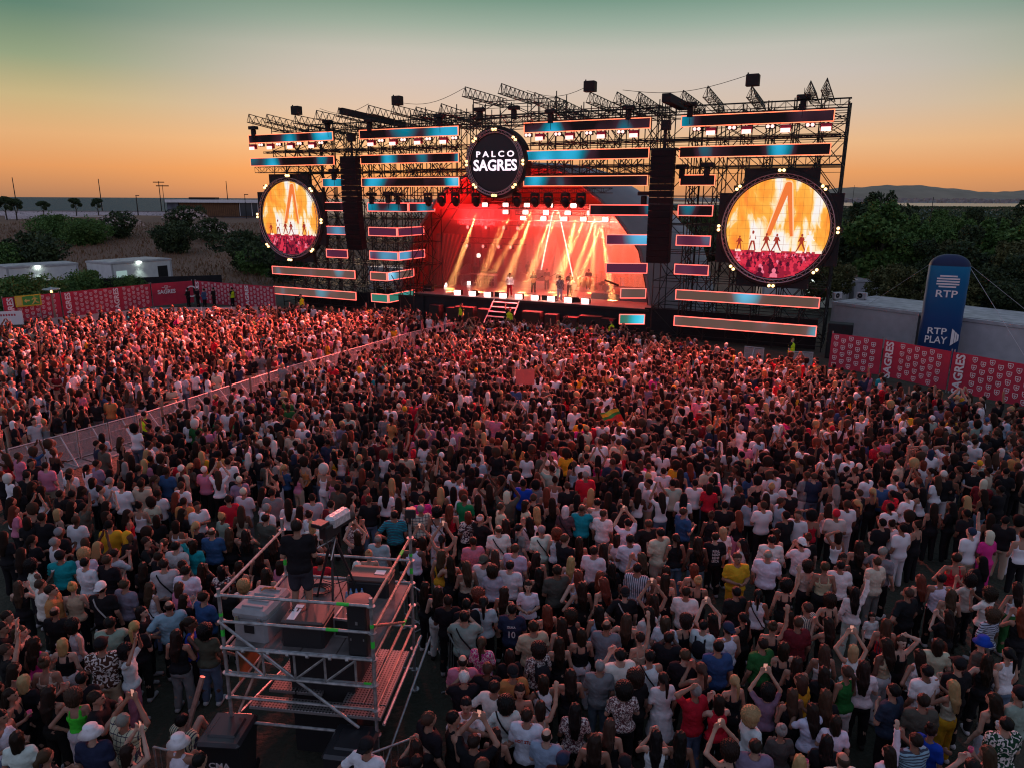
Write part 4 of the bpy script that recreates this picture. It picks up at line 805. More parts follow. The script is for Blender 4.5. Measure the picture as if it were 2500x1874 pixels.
# foot lights
for i in range(9):
    u = 18.95 + i * 1.46
    t = sthing('foot_light', 'glowing pink floor light on the stage edge, %s from the left' % ['first', 'second', 'third', 'fourth', 'fifth', 'sixth', 'seventh', 'eighth', 'ninth'][i], 'lamp', u, 2.0, 2.0, 0, 'floor lights along the stage edge')
    obj('housing', MB().box(-.34, .34, .05, .4, .0, .42), M['black'], t); obj('lens', MB().box(-.31, .31, 0, .048, .04, .4), mat('foot_lens', (.9, .8, .8), .4, emis=(1, .45, .42), estr=9), t)
for u, v, z, lab in ((15.0, 6.6, 2.0, 'small white spotlight on the floor at the left of the stage'), (16.3, 8.8, 2.0, 'small white spotlight behind the first at the left of the stage'), (17.0, 9.5, 4.6, 'bright square lamp on a stand at the left rear of the stage')):
    t = sthing('spot_light', lab, 'lamp', u, v, z); obj('housing', MB().bbox(-.2, .2, 0, .3, .0, .4, .03), M['black'], t); obj('lens', MB().box(-.17, .17, -.04, -.002, .04, .36), M['lamp_white'], t)
    if z > 3: obj('stand', MB().tube((0, .15, -2.6), (0, .15, 0), .04), M['black'], t)
# instruments
def keyboard_stand(u, v, lab):
    t = sthing('keyboard_stand', lab, 'keyboard', u, v, 2.0); m = M['container_trim']
    obj('keyboard', MB().box(-1.0, 1.0, -.2, .2, 1.12, 1.24), M['print_white'], t); obj('keyboard', MB().box(-.8, .8, .05, .4, 1.36, 1.46), M['black'], t)
    fr_ = MB(); [fr_.tube((x, -.2, .05), (x, -.2, 1.12), .04).tube((x, .25, .05), (x, .25, 1.3), .04).tube((x, -.35, .04), (x, .35, .04), .04) for x in (-.8, .8)]; fr_.tube((-.8, -.2, .6), (.8, -.2, .6), .03).tube((-.8, -.2, .9), (.8, -.2, .9), .03); obj('frame', fr_, m, t)
keyboard_stand(18.7, 8.1, 'white keyboard on a metal stand at the left of the stage')
def drumkit(u, v, z, lab):
    t = sthing('drum_kit', lab, 'drum kit', u, v, z); sh = mat('drum_shell', (.35, .2, .15), .3, .2)
    obj('bass_drum', MB().tube((0, -.3, .35), (0, .25, .35), .34, 24), sh, t)
    for x, y, zz, r_ in ((-.35, -.05, .85, .17), (.3, -.05, .85, .17), (.75, .2, .6, .22), (-.65, .2, .7, .18)): obj('drum', MB().tube((x, y, zz - .2), (x, y, zz), r_, 18), sh, t)
    for x, y, zz in ((-.95, -.1, 1.35), (-.6, .1, 1.6), (.65, 0, 1.5), (1.1, .2, 1.3), (-1.2, .3, 1.1)):
        c = obj('cymbal', MB().lathe([(.27, 0), (.05, .03), (.01, .04)], (x, y, zz), 20), mat('brass', (.8, .55, .2), .25, .9), t); obj('cymbal_stand', MB().tube((x, y, 0), (x, y, zz), .015, 6).tube((x, y, .4), (x + .25, y, 0), .012, 5).tube((x, y, .4), (x - .2, y + .2, 0), .012, 5), M['steel'], c)
drumkit(21.7, 9.8, 2.6, 'drum kit with cymbals on the rear riser left of centre'); drumkit(30.9, 6.6, 2.5, 'percussion kit with cymbals at the right of the stage')
t = sthing('conga_drums', 'set of tall wooden conga drums on the right riser', 'drums', 29.0, 6.0, 2.5)
for x in (-.45, 0.0, .45): obj('drum', MB().lathe([(.14, .3), (.2, .55), (.23, .8), (.18, 1.15)], (x, .1 * abs(x), 0), 18), mat('conga', (.55, .32, .14), .35), t, True); obj('stand', MB().tube((x, .1, 0), (x, .1, .35), .02), M['steel'], t)
t = sthing('keyboard_rack', 'tilted keyboard on a stand in front of the right riser', 'keyboard', 31.6, 4.6, 2.5); obj('keyboard', MB().box(-.6, .6, -.15, .15, 1.0, 1.1).rot(R(18), axis='Y'), M['black'], t); obj('frame', MB().tube((-.3, 0, 0), (.3, 0, 1.0), .03).tube((.3, 0, 0), (-.3, 0, 1.0), .03), M['steel'], t)
t = sthing('road_case', 'small equipment cases at the left corner of the stage floor', 'case', 15.3, 3.2, 2.0); obj('case', MB().bbox(-.4, .4, -.3, .3, 0, .5), M['black'], t); obj('case_trim', MB().box(-.41, .41, -.31, -.301, .22, .27), M['steel'], t)
t = sthing('monitor_table', 'tubular table frame at the left of the stage', 'table', 16.6, 8.6, 2.0); obj('tabletop', MB().box(-.9, .9, -.3, .3, 1.1, 1.16), M['ring_steel'], t); [obj('leg', MB().tube((x, y, 0), (x, y, 1.1), .035), M['ring_steel'], t) for x in (-.85, .85) for y in (-.25, .25)]
for i, (u, v, z, lab) in enumerate([(20.2, 3.0, 2, 'leftmost wedge monitor on the stage floor'), (22.6, 2.8, 2, 'wedge monitor in front of the dreadlocked singer'), (27.0, 2.7, 2, 'wedge monitor left of the patterned singer'), (29.6, 2.8, 2, 'rightmost wedge monitor on the stage floor')]):
    t = sthing('wedge_monitor', lab, 'monitor', u, v, z, R(180)); obj('cabinet', MB().add([(-.3, -.2, 0), (.3, -.2, 0), (.3, .25, 0), (-.3, .25, 0), (-.3, -.2, .1), (.3, -.2, .1), (.3, .25, .4), (-.3, .25, .4)], [(3, 2, 1, 0), (4, 5, 6, 7), (0, 1, 5, 4), (1, 2, 6, 5), (2, 3, 7, 6), (3, 0, 4, 7)]), M['black'], t)
for i, (u, v, z, lab) in enumerate([(23.0, 10.6, 2.6, 'guitar amplifier left of the letter sculpture'), (26.0, 12.6, 2, 'guitar amplifier under the letter sculpture'), (28.0, 10.2, 2, 'guitar amplifier stack right of the letter sculpture'), (20.0, 10.4, 2, 'amplifier beside the keyboard player')]):
    t = sthing('amplifier', lab, 'amplifier', u, v, z); obj('cabinet', MB().bbox(-.38, .38, -.2, .2, 0, .8, .03), M['black'], t); obj('amp_head', MB().bbox(-.36, .36, -.15, .15, .802, 1.05, .02), M['case_dark'], t); obj('grille', MB().box(-.33, .33, -.225, -.202, .06, .74), M['steel_dark'], t)
for i, (u, v, z, lab) in enumerate([(24.1, 5.6, 2, 'microphone stand by the leftmost guitarist'), (27.9, 5.5, 2, 'microphone stand by the rightmost guitarist'), (28.3, 6.2, 2.5, 'tall microphone stand over the congas')]):
    t = sthing('microphone_stand', lab, 'stand', u, v, z); obj('stand_pole', MB().tube((0, 0, 0), (0, 0, 1.4), .02).tube((0, 0, 1.4), (.3, 0, 1.65), .015), M['steel'], t); obj('microphone', MB().ball((.32, 0, 1.67), .05, 6), M['black'], t); obj('base', MB().lathe([(.2, 0), (.2, .02), (.02, .04)], n=12), M['black'], t)
# speaker stacks and cases in the pit
for i, (u, w_, h) in enumerate([(17.5, .5, 1.2), (19.2, .5, 1.1), (20.4, .9, 1.25), (22.2, .5, 1.2), (26.6, .8, 1.3), (28.3, .5, 1.2), (30.0, .6, 1.1), (31.6, .9, 1.3), (33.0, .6, 1.2)]):
    t = sthing('pit_speaker', 'black speaker box on the pit floor below the stage edge, %s from the left' % ['first', 'second', 'third', 'fourth', 'fifth', 'sixth', 'seventh', 'eighth', 'ninth'][i], 'speaker', u, .9, 0, 0, 'speaker boxes below the stage edge'); obj('cabinet', MB().bbox(-w_, w_, -.4, .4, 0, h, .04), M['black'], t); obj('grille', MB().box(-w_ + .06, w_ - .06, -.425, -.402, .08, h - .1), M['steel_dark'], t)
# black lower skirts beside the stage and the tower end
t = sthing('black_screen', 'black cloth screen under the far left strips', 'screen cloth', 2.3, 1.5, 0); obj('cloth', MB().box(0, 13.5, 0, .06, 0, 1.75), M['black_cloth'], t)
t = sthing('black_screen', 'black cloth screen under the far right strips', 'screen cloth', 35.6, 1.6, 0); obj('cloth', MB().box(0, 12.2, 0, .06, 0, 2.1), M['black_cloth'], t)
t = sthing('speaker_stack', 'black subwoofer cabinets stacked beside the right end of the stage', 'speaker', 49.3, -.6, 0); [obj('cabinet', MB().bbox(-.75, .75, -.5, .5, z, z + 1.15, .04), M['black'], t) for z in (0, 1.17)]; obj('grille', MB().box(-.65, .65, -.53, -.502, .1, 1.05), M['steel_dark'], t)
# white marquee seen through the left tower
t = sthing('marquee', 'white pointed marquee seen through the left scaffold', 'tent', 11.4, 16, 0); obj('canopy', MB().add([(-2.6, -2.6, 2.4), (2.6, -2.6, 2.4), (2.6, 2.6, 2.4), (-2.6, 2.6, 2.4), (-.5, -.5, 3.8), (.5, -.5, 3.8), (.5, .5, 3.8), (-.5, .5, 3.8), (0, 0, 6.0)], [(0, 1, 5, 4), (1, 2, 6, 5), (2, 3, 7, 6), (3, 0, 4, 7), (4, 5, 8), (5, 6, 8), (6, 7, 8), (7, 4, 8)]), M['white'], t)
obj('side_wall', MB().box(-2.55, 2.55, -2.58, -2.53, 0, 2.38).box(2.53, 2.58, -2.5, 2.55, 0, 2.38), M['white'], t)
# white truck body behind left strips
t = sthing('white_trailer', 'long pale trailer behind the lower left scaffold', 'trailer', 2, 12, 0); obj('body', MB().bbox(0, 9, 0, 2.6, .5, 2.9), M['container'], t); [obj('wheel', MB().tube((x, -.05, .45), (x, .2, .45), .45, 16), M['black'], t) for x in (1.5, 2.7, 7)]
# cables between roof trusses
for a, b in (((15.6, -1.3, 17.4), (22, -1.8, 18.0)), ((27, -1.5, 17.6), (32, -2, 17.6)), ((34, -1, 17.3), (42.5, -2, 17.6)), ((8.3, -1.8, 17.2), (13.4, -2, 17.3))):
    A, B = SP(*a), SP(*b); pts = [A + (B - A) * (i / 10) - Vector((0, 0, .55 * math.sin(math.pi * i / 10))) for i in range(11)]
    tag(obj('cable', MB().path([p - A for p in pts], .02, 4), M['black']), 'thin black cable sagging between roof trusses, %s' % {15: 'left of the name disc', 27: 'right of the name disc', 34: 'over the right speaker array', 8: 'over the far left strips'}[int(a[0])], 'cable').location = A

# ================================================================= STAGE LIGHTING
def spot(name, p, tgt, e, col, size, blend=.5, soft=.15):
    l = bpy.data.lights.new(name, 'SPOT'); l.energy = e; l.color = col; l.spot_size = R(size); l.spot_blend = blend; l.shadow_soft_size = soft
    o = bpy.data.objects.new(name, l); COL.objects.link(o); o.location = p; d = Vector(tgt) - Vector(p); o.rotation_euler = d.to_track_quat('-Z', 'Y').to_euler(); return o
def area(name, p, tgt, e, col, sx, sy):
    l = bpy.data.lights.new(name, 'AREA'); l.shape = 'RECTANGLE'; l.size = sx; l.size_y = sy; l.energy = e; l.color = col
    o = bpy.data.objects.new(name, l); COL.objects.link(o); o.location = p; d = Vector(tgt) - Vector(p); o.rotation_euler = d.to_track_quat('-Z', 'Y').to_euler(); return o
for u, e, q in ((3, 3.0, (-25, 46, 0)), (15.5, 2.9, (-14, 43, 0)), (31, 2.3, (0, 38, 0)), (43.5, 1.6, (9, 33, 0))):
    p = SP(u, -.9, 14.2); spot('flood_beam', p, q, 115000 * e, (1, .13, .10), 49, 1., .8); spot('flood_spill', p, (q[0] * .8, q[1] - 12, 0), 19000 * e ** .5, (1, .16, .13), 84, 1., .8)
# inside the stage: red wash, warm beams, footlights onto the crowd
for u, v, e, c in ((18.5, 6.5, 700, (1, .02, .02)), (25.5, 7, 1900, (1, .065, .035)), (30, 7, 2300, (1, .10, .06))):
    area('wash_light', SP(u, v, 9.2), SP(u + .5, v + 5, 2), e, c, 4, .5)
area('foot_wash', SP(24.8, 1.15, 2.25), SP(24.8, -8, .6), 3600, (1, .06, .06), 12, .4)
for u, v, e in ((19, 5.5, 1500), (26, 5.5, 1900), (31, 5.5, 1300)): area('roof_wash', SP(u, v, 7.8), SP(u + .3, v + 2.0, 13), e, (1, .02, .02), 4, .4)
beams = [(20.9, 4.6, 9.3, (-3.0, -.6, -6)), (23.0, 4.6, 9.3, (-3.2, 0, -6.2)), (24.9, 4.6, 9.3, (-4.0, 0, -5.6)), (27.2, 4.6, 9.2, (-2.6, 0, -6)), (29.5, 4.8, 8.9, (-2.6, 0, -6)), (31.0, 5, 8.6, (-2.4, 0, -6)), (30.6, 5, 8.6, (1.2, 0, -6)), (26.0, 6, 8.8, (-2.4, 0, -6)), (21.9, 5.4, 8.8, (-2.8, .3, -5.6)), (24.4, 5.6, 8.8, (-2.9, .4, -6)), (28.4, 5.6, 8.8, (-1.5, .3, -6)), (30.0, 5.6, 8.7, (-2.3, .6, -6)), (19.3, 5.2, 9.2, (-2.6, .2, -6)), (27.9, 7, 8.8, (-2.2, .6, -6)), (29.2, 8, 8.8, (-.4, .6, -6)), (23.2, 8, 8.8, (-2.4, .6, -6))]
for u, v, z, d in beams:
    p = SP(u, v, z); q = SP(u + d[0], v + d[1], z + d[2]); spot('beam', p, q, 200000, (1, .40, .12), 7.0, .7, .06)
hz = MB().box(-11.2, 9.6, 2.8, 11.0, .01, 7.6)
hm = bpy.data.materials.new('stage_smoke'); hm.use_nodes = True; nt = hm.node_tree; nt.nodes.clear(); vo = N(nt, 'ShaderNodeVolumePrincipled'); vo.inputs['Density'].default_value = .085; vo.inputs['Color'].default_value = (.9, .9, .9, 1); vo.inputs['Anisotropy'].default_value = .2
ou = N(nt, 'ShaderNodeOutputMaterial'); nt.links.new(vo.outputs[0], ou.inputs[1])
sm = obj('stage_smoke', hz, hm); sm.location = SP(25, 1.8, 2.0); sm.rotation_euler = (0, 0, TH); tag(sm, 'red and orange lit smoke filling the stage', 'smoke', kind='stuff')

spot('key_light', SP(25.5, 1.4, 9.9), SP(25.6, 4.6, 2), 5000, (1, .62, .45), 80, .8, .2)  # front spot added to brighten the performers, no fixture of its own
# ================================================================= CROWD BARRIER
pts = [(-21.5, 19.0), (-18.3, 24.6), (-15.8, 28.9), (-12.2, 37.8), (-7.0, 48.3), (-4.2, 53.0)]
M['mesh_metal'] = mat('mesh_metal', (.42, .40, .40), .5, .3, .15, 4)
mm = mat('mesh_see', (.45, .42, .42), .5, .2); nt = mm.node_tree; tc = N(nt, 'ShaderNodeTexCoord'); ck = N(nt, 'ShaderNodeTexChecker', inp={'Scale': 70.}); nt.links.new(tc.outputs['Object'], ck.inputs[0]); mrr = N(nt, 'ShaderNodeMapRange', inp={3: .15, 4: .85}); nt.links.new(ck.outputs['Fac'], mrr.inputs[0]); nt.links.new(mrr.outputs[0], nt.nodes['Principled BSDF'].inputs['Alpha']); M['mesh_see'] = mm
def barrier_module():
    t = thing('crowd_barrier', '', 'barrier'); L = 1.2
    fr_ = MB().tube((0, 0, 1.15), (L, 0, 1.15), .03).tube((.02, 0, 0), (.02, 0, 1.15), .025).tube((L - .02, 0, 0), (L - .02, 0, 1.15), .025).tube((0, 0, .75), (L, 0, .75), .015).tube((0, 0, .08), (L, 0, .08), .02); obj('frame', fr_, M['mesh_metal'], t)
    obj('panel', MB().box(.04, L - .04, -.008, .008, .1, 1.1), M['mesh_see'], t)
    obj('strut', MB().tube((.6, 0, 1.1), (.6, -.95, .05), .03).tube((.6, 0, .05), (.6, -.95, .05), .02), M['mesh_metal'], t); obj('step_plate', MB().box(0.02, L - .02, -.95, -.02, .0, .03), M['steel'], t)
    return t
bm0 = barrier_module(); first = True; s_acc = 0; k = 0
for a, b in zip(pts, pts[1:]):
    L = math.dist(a, b); n = int(L / 1.22); ang = seg_angle(a, b)
    for i in range(n):
        x = a[0] + (b[0] - a[0]) * i / n; y = a[1] + (b[1] - a[1]) * i / n; o = bm0 if first else dup(bm0); first = False
        o.location = (x, y, 0); o.rotation_euler = (0, 0, ang); o['group'] = 'crowd barrier modules dividing the audience'
        o['label'] = 'metal barrier module in the diagonal line, ' + ('at the left edge of the photo' if y < 27 else 'around the yellow vested guard' if y < 31 else 'in its straight middle stretch' if y < 42 else 'in its far stretch towards the stage' if y < 49 else 'at its end by the stage pit')
for i, (a, b) in enumerate((((17.0, 42.6), (19.4, 42.2)), ((14.6, 44.2), (16.8, 42.8)))):
    o = dup(bm0, (a[0], a[1], 0), seg_angle(a, b), 'metal barrier module in front of the far right led strips, %s' % ['nearer the fence', 'nearer the stage'][i])

# ================================================================= CAMERA PLATFORM
TR = -7.0; TC = Vector((-4.95, 10.87, 0))
def camera_platform():
    t = thing('camera_platform', 'galvanised scaffold platform with wooden deck for the camera operator', 'scaffold', TC, R(-7.0)); W, D = 2.66, 2.5; m = M['steel']
    def ros(mb, x, y, z):
        mb.lathe([(.025, -.008), (.075, -.006), (.075, .006), (.025, .008)], (x, y, z), 10)
    for x, y, top in ((0, 0, 3.62), (W, 0, 3.65), (0, D, 3.75), (W, D, 3.8)):
        mb = MB().tube((x, y, 0), (x, y, top), .032, 10); [ros(mb, x, y, z) for z in (.5, 1., 1.5, 2., 2.5, 3., 3.5)]; mb.tube((x, y, 0), (x, y, .03), .09, 8); p = obj('upright', mb, m, t)
        obj('colour_band', MB().tube((x, y, 2.72), (x, y, 2.84), .034, 10).tube((x, y, 3.1), (x, y, 3.16), .034, 10), M['green_mark'], p)
    def rail(a, b, nm='ledger', mt=m, band=None):
        o = obj(nm, MB().tube(a, b, .027, 8), mt, t)
        if band:
            A, B = Vector(a), Vector(b); obj('colour_band', MB().tube(A + (B - A) * band[0], A + (B - A) * band[1], .029, 8), M['green_mark'], o)
    for z, bd in ((3.5, (.78, .86)), (3.0, (.7, .78)), (2.5, None), (2.0, (.93, .98)), (1.5, None), (1.0, None)): rail((0, 0, z), (W, 0, z), band=bd)
    for z in (3.0, 2.5, 1.5, .5): rail((0, D, z), (W, D, z))
    rail((0, 0, 3.5), (0, D, 3.5)); rail((0, 0, 2.5), (0, D, 2.5)); rail((0, 0, 1.5), (0, D, 1.5)); rail((0, 0, 1.0), (0, D, .5))
    for z in (3.5, 3.0, 2.5, 2.0, 1.5): rail((W, 0, z), (W, D, z), mt=M['coppery_tube'], band=(.7, .78) if z in (3.5, 2.0) else None)
    rail((W, .05, 3.1), (W, D * .75, 2.0), 'brace', M['coppery_tube'])
    rail((0, -.05, 3.0), (W - .3, -.05, 1.15), 'brace'); rail((.15, 0, 1.2), (.55, .9, 2.5), 'brace', M['coppery_tube']); rail((-.02, D, .2), (-.02, 0, 2.4), 'brace')
    tr = MB(); xs = [.25, .72, 1.28, 1.82, 2.36]
    for x in xs: tr.tube((x, -.06, 2.0), (x, -.06, 2.5), .022, 7)
    for a, b, up in ((.25, .72, 0), (.72, 1.28, 0), (1.28, 1.82, 1), (1.82, 2.36, 1)): tr.tube((a, -.06, 2.48 if not up else 2.02), (b, -.06, 2.02 if not up else 2.48), .022, 7)
    tr.tube((0, -.06, 2.52), (W, -.06, 2.52), .028, 8).tube((0, -.06, 2.0), (W, -.06, 2.0), .028, 8); obj('front_truss', tr, m, t)
    cp = MB(); [cp.tube((x, -.06, 2.50), (x + .05, -.06, 2.50), .042, 8) for x in (.35, .8, 1.15, 1.5, 1.9, 2.2)]; obj('coupler', cp, m, t)
    for i in range(4): obj('deck_board', MB().bbox(.06 + i * .645, .06 + i * .645 + .635, .05, D - .05, 2.44, 2.5 + .002 * (i % 2), .01), M['deck_ply'], t)
    obj('hatch', MB().box(.9, 1.6, .3, 1.1, 2.504, 2.51), M['black'], t)
    pm = mat('punched_metal', (.24, .24, .24), .5, .5); nt = pm.node_tree; b = nt.nodes['Principled BSDF']; tc = N(nt, 'ShaderNodeTexCoord'); v = N(nt, 'ShaderNodeTexVoronoi', inp={'Scale': 17., 'Randomness': 0.}); nt.links.new(tc.outputs['Object'], v.inputs['Vector'])
    r = ramp(nt, [(.28, (.02, .02, .02, 1)), (.36, (.25, .24, .235, 1))], v.outputs['Distance']); nt.links.new(r.outputs[0], b.inputs['Base Color'])
    for i, (x0, x1, y0, y1) in enumerate([(.5, 1.0, .45, 2.2), (1.02, 1.5, .45, 2.2), (1.95, 2.33, .3, 1.9), (2.35, 2.74, .3, 1.9), (.35, 2.74, -.02, .28)]): obj('metal_plank', MB().bbox(x0, x1, y0, y1, 1.30, 1.36, .008), pm, t)
    obj('stretcher', MB().tube((2.82, -.1, 1.3), (2.82, D, 1.3), .03, 8).tube((2.75, -.3, .3), (2.95, D + .3, 1.1), .025, 8), m, t)
    obj('ply_sheet', MB().box(.03, .06, .3, 1.2, 1.6, 2.44), mat('ply', (.25, .13, .05), .7, 0, .2, 3), t)
    obj('rolled_banner', MB().tube((-1.0, -.35, .05), (-.6, .2, 1.7), .05, 8), M['coppery_tube'], t)
    obj('black_drape', MB().box(.9, 2.1, .55, 1.9, 0, 2.43), M['black_cloth'], t)
M['coppery_tube'] = mat('coppery_tube', (.34, .22, .18), .45, .5, .35, 8)  # coppery steel tone for the right side rails and some braces
camera_platform()
def PL(x, y, z=2.5): 
    a = R(-7.0); return (TC.x + x * math.cos(a) - y * math.sin(a), TC.y + x * math.sin(a) + y * math.cos(a), z)
M['case_grey'] = mat('case_grey', (.26, .27, .28), .55, 0, .12, 5); M['case_black'] = mat('case_black', (.02, .02, .022), .4); M['alu'] = mat('alu', (.5, .5, .5), .35, .8)
t = thing('transport_case', 'large grey moulded transport case with ribbed lid on the platform', 'case', PL(.42, .62), R(-12)); obj('case_body', MB().bbox(-.32, .32, -.42, .45, 0, .46, .05), M['case_grey'], t)
obj('lid', MB().bbox(-.34, .34, -.44, .47, .462, .60, .06), M['case_grey'], t); rb = MB(); [rb.bbox(-.2, .2, y, y + .05, .602, .625, .01) for y in (-.3, -.1, .1, .28)]; obj('lid_rib', rb, M['case_grey'], t); obj('handle', MB().box(-.09, .09, -.445, -.425, .18, .32), M['black'], t); obj('latch', MB().box(-.24, -.18, -.46, -.44, .38, .5).box(.18, .24, -.46, -.44, .38, .5), M['alu'], t)
t = thing('cloth_strap', 'small orange strap lying on the grey case lid', 'strap', PL(.45, .85, 3.13), R(20)); obj('strap', MB().path([(-.12, 0, .02), (-.05, .04, .04), (.02, .01, .03), (.09, .03, .02), (.12, -.03, .02)], .018, 6), mat('strap', (.5, .16, .05), .7), t)
t = thing('flight_case', 'black flight case with white label in the middle of the platform', 'case', PL(1.35, .45), R(-6)); obj('case_body', MB().bbox(-.38, .38, -.30, .30, 0, .42, .04), M['case_black'], t); obj('lid', MB().bbox(-.385, .385, -.305, .305, .422, .5, .03), mat('case_brown', (.07, .05, .045), .5), t); obj('sticker', MB().box(-.28, -.14, -.25, .22, .502, .505), M['print_white'], t)
rt = text_mesh('RTP', .16, .003, .001, 1.2); rt.transform(Matrix.Rotation(R(-90), 4, 'X')); rt.transform(Matrix.Translation((-.2, .05, .508))); obj('lettering', rt, M['case_black'], t)
t = thing('flight_case', 'smaller flight case with silver edges right of the black case', 'case', PL(2.05, .75), R(-10)); obj('case_body', MB().bbox(-.26, .26, -.22, .22, 0, .36, .02), M['case_black'], t); e_ = MB(); [e_.box(x0, x1, y0, y1, z0, z1) for x0, x1, y0, y1, z0, z1 in ((-.27, .27, -.23, -.2, .33, .37), (-.27, .27, .2, .23, .33, .37), (-.27, -.24, -.2, .2, .33, .37), (.24, .27, -.2, .2, .33, .37), (-.27, -.24, -.23, -.221, 0, .33), (.24, .27, -.23, -.221, 0, .33), (-.24, .24, -.23, -.221, 0, .03))]; obj('edge_trim', e_, M['alu'], t); obj('sticker', MB().box(-.1, .1, -.06, .1, .362, .366), M['print_white'], t)
t = thing('tall_case', 'tall slim black case standing at the front right corner of the platform', 'case', PL(2.38, .2), R(-7)); obj('case_body', MB().bbox(-.17, .17, -.16, .16, 0, .95, .03), M['case_black'], t); obj('disc_top', MB().lathe([(.22, .952), (.22, .985), (.03, .99)], n=20), M['case_black'], t); obj('rivet', MB().box(-.12, -.1, -.168, -.161, .3, .34).box(.1, .12, -.168, -.161, .3, .34).box(-.02, .02, -.168, -.161, .6, .66), M['alu'], t)
t = thing('equipment_case', 'black hard case at the back right corner of the platform', 'case', PL(1.95, 2.12), R(-7)); obj('case_body', MB().bbox(-.42, .42, -.26, .26, 0, .34, .05), M['case_black'], t); obj('lid', MB().bbox(-.43, .43, -.27, .27, .342, .42, .05), mat('case_lid', (.10, .06, .05), .5), t); obj('sticker', MB().box(.1, .3, -.1, .06, .423, .427), M['print_white'], t)
wm = mat('water_bottle', (.25, .35, .45), .1, spec=.9)
for i, (x, y) in enumerate([(1.62, 1.62), (1.72, 1.6), (1.82, 1.64), (1.66, 1.74), (1.77, 1.75), (1.87, 1.78)]):
    p = ['front left', 'front middle', 'front right', 'rear left', 'rear middle', 'rear right'][i]
    t = thing('water_bottle', '%s water bottle of the six beside the black hard case' % p, 'bottle', PL(x, y), 0, 'water bottles on the platform'); obj('bottle_body', MB().lathe([(.034, 0), (.036, .05), (.033, .1), (.036, .15), (.018, .2), (.014, .21)], n=12), wm, t, True); obj('cap', MB().lathe([(.016, .211), (.016, .235)], n=10), mat('bottle_cap', (.1, .25, .6), .5), t); obj('wrap', MB().lathe([(.0372, .06), (.0372, .11)], n=12), M['print_white'], t)
t = thing('cable_coil', 'black cable coil lying on the deck behind the operator', 'cable', PL(.85, 1.95), 0); cc = MB()
for k in range(4): cc.path([((.22 + .02 * k) * math.cos(a * .5236) + .03 * k, (.15 + .02 * k) * math.sin(a * .5236), .015 + .012 * k) for a in range(12)], .012, 5, True)
obj('coil', cc, M['black'], t)
def tv_camera():
    t = thing('broadcast_camera', 'broadcast camera with silver rain cover on a black tripod', 'camera', PL(1.42, 1.6), R(-25)); zz = 1.42; t.scale = (.9, .9, .9)
    for a in (60, 180, 300): obj('leg', MB().tube((.06 * math.cos(R(a)), .06 * math.sin(R(a)), zz), (.52 * math.cos(R(a)), .52 * math.sin(R(a)), .02), .035, 8, .02), M['case_black'], t)
    obj('spreader', MB().tube((0, 0, .45), (.33 * math.cos(R(60)), .33 * math.sin(R(60)), .45), .012).tube((0, 0, .45), (-.33, 0, .45), .012).tube((0, 0, .45), (.33 * .5, -.33 * .866, .45), .012), M['case_black'], t)
    obj('tripod_head', MB().lathe([(.09, zz - .02), (.11, zz + .05), (.07, zz + .14), (.12, zz + .18)], n=16), M['case_black'], t)
    obj('camera_body', MB().bbox(-.10, .10, -.30, .18, zz + .19, zz + .46, .02), M['case_black'], t)
    obj('rain_cover', MB().bbox(-.13, .13, -.12, .52, zz + .36, zz + .60, .07), mat('rain_cover', (.55, .55, .56), .3, .2, .25, 14, .9, 14), t)
    obj('lens', MB().tube((0, .18, zz + .34), (0, .62, zz + .34), .10, 18, .13), M['case_black'], t)
    obj('viewfinder', MB().bbox(-.16, .12, -.46, -.2, zz + .5, zz + .58, .01), M['case_black'], t); obj('pan_bar', MB().tube((.05, -.05, zz + .1), (-.28, -.6, zz - .12), .014).tube((.08, 0, zz + .1), (.35, -.5, zz - .1), .014), M['alu'], t)
    obj('cable', MB().path([(0, -.25, zz + .3), (.15, -.3, zz), (.2, -.2, zz - .5), (.3, -.1, .02)], .012, 5), M['case_black'], t)
tv_camera()
t = thing('clamp_camera', 'small black camera clamped to the back right post of the platform', 'camera', PL(2.66, 2.5, 3.8), 0); obj('clamp', MB().tube((0, 0, -.1), (0, 0, .15), .03), M['case_black'], t); obj('camera_body', MB().bbox(-.08, .12, -.07, .08, .15, .33, .02), M['case_black'], t); obj('lens', MB().tube((.02, .08, .24), (.02, .2, .24), .05, 12), M['case_black'], t)
def bin_(p, rz, lab):
    t = thing('wheelie_bin', lab, 'bin', p, rz); obj('bin_body', MB().add([(-.30, -.3, 0), (.30, -.3, 0), (.30, .28, 0), (-.30, .28, 0), (-.37, -.38, 1.02), (.37, -.38, 1.02), (.37, .36, 1.02), (-.37, .36, 1.02)], [(3, 2, 1, 0), (4, 5, 6, 7), (0, 1, 5, 4), (1, 2, 6, 5), (2, 3, 7, 6), (3, 0, 4, 7)]), M['bin'], t)
    obj('lid', MB().bbox(-.39, .39, -.42, .40, 1.022, 1.10, .05).bbox(-.25, .25, -.25, .25, 1.102, 1.13, .03), M['bin'], t); obj('handle', MB().tube((-.25, .43, 1.02), (.25, .43, 1.02), .02), M['bin'], t); [obj('wheel', MB().tube((x, .3, .1), (x + .05, .3, .1), .1, 12), M['black'], t) for x in (-.33, .28)]
    me = text_mesh('CMA', .15, .003, .002, 1.15); me.transform(Matrix.Translation((-.02, -.362, .62))); obj('lettering', me, M['print_white'], t)
M['bin'] = mat('bin', (.02, .021, .024), .28)
p = at(440 + 275 / 2.389, 1180 + 1425 / 2.389, 1.08); bin_((p[0], p[1], 0), R(-4), 'black wheeled bin at the front left foot of the platform'); p = at(440 + 1000 / 2.389, 1180 + 1500 / 2.389, 1.08); bin_((p[0], p[1], 0), R(-8), 'black wheeled bin at the front right foot of the platform')
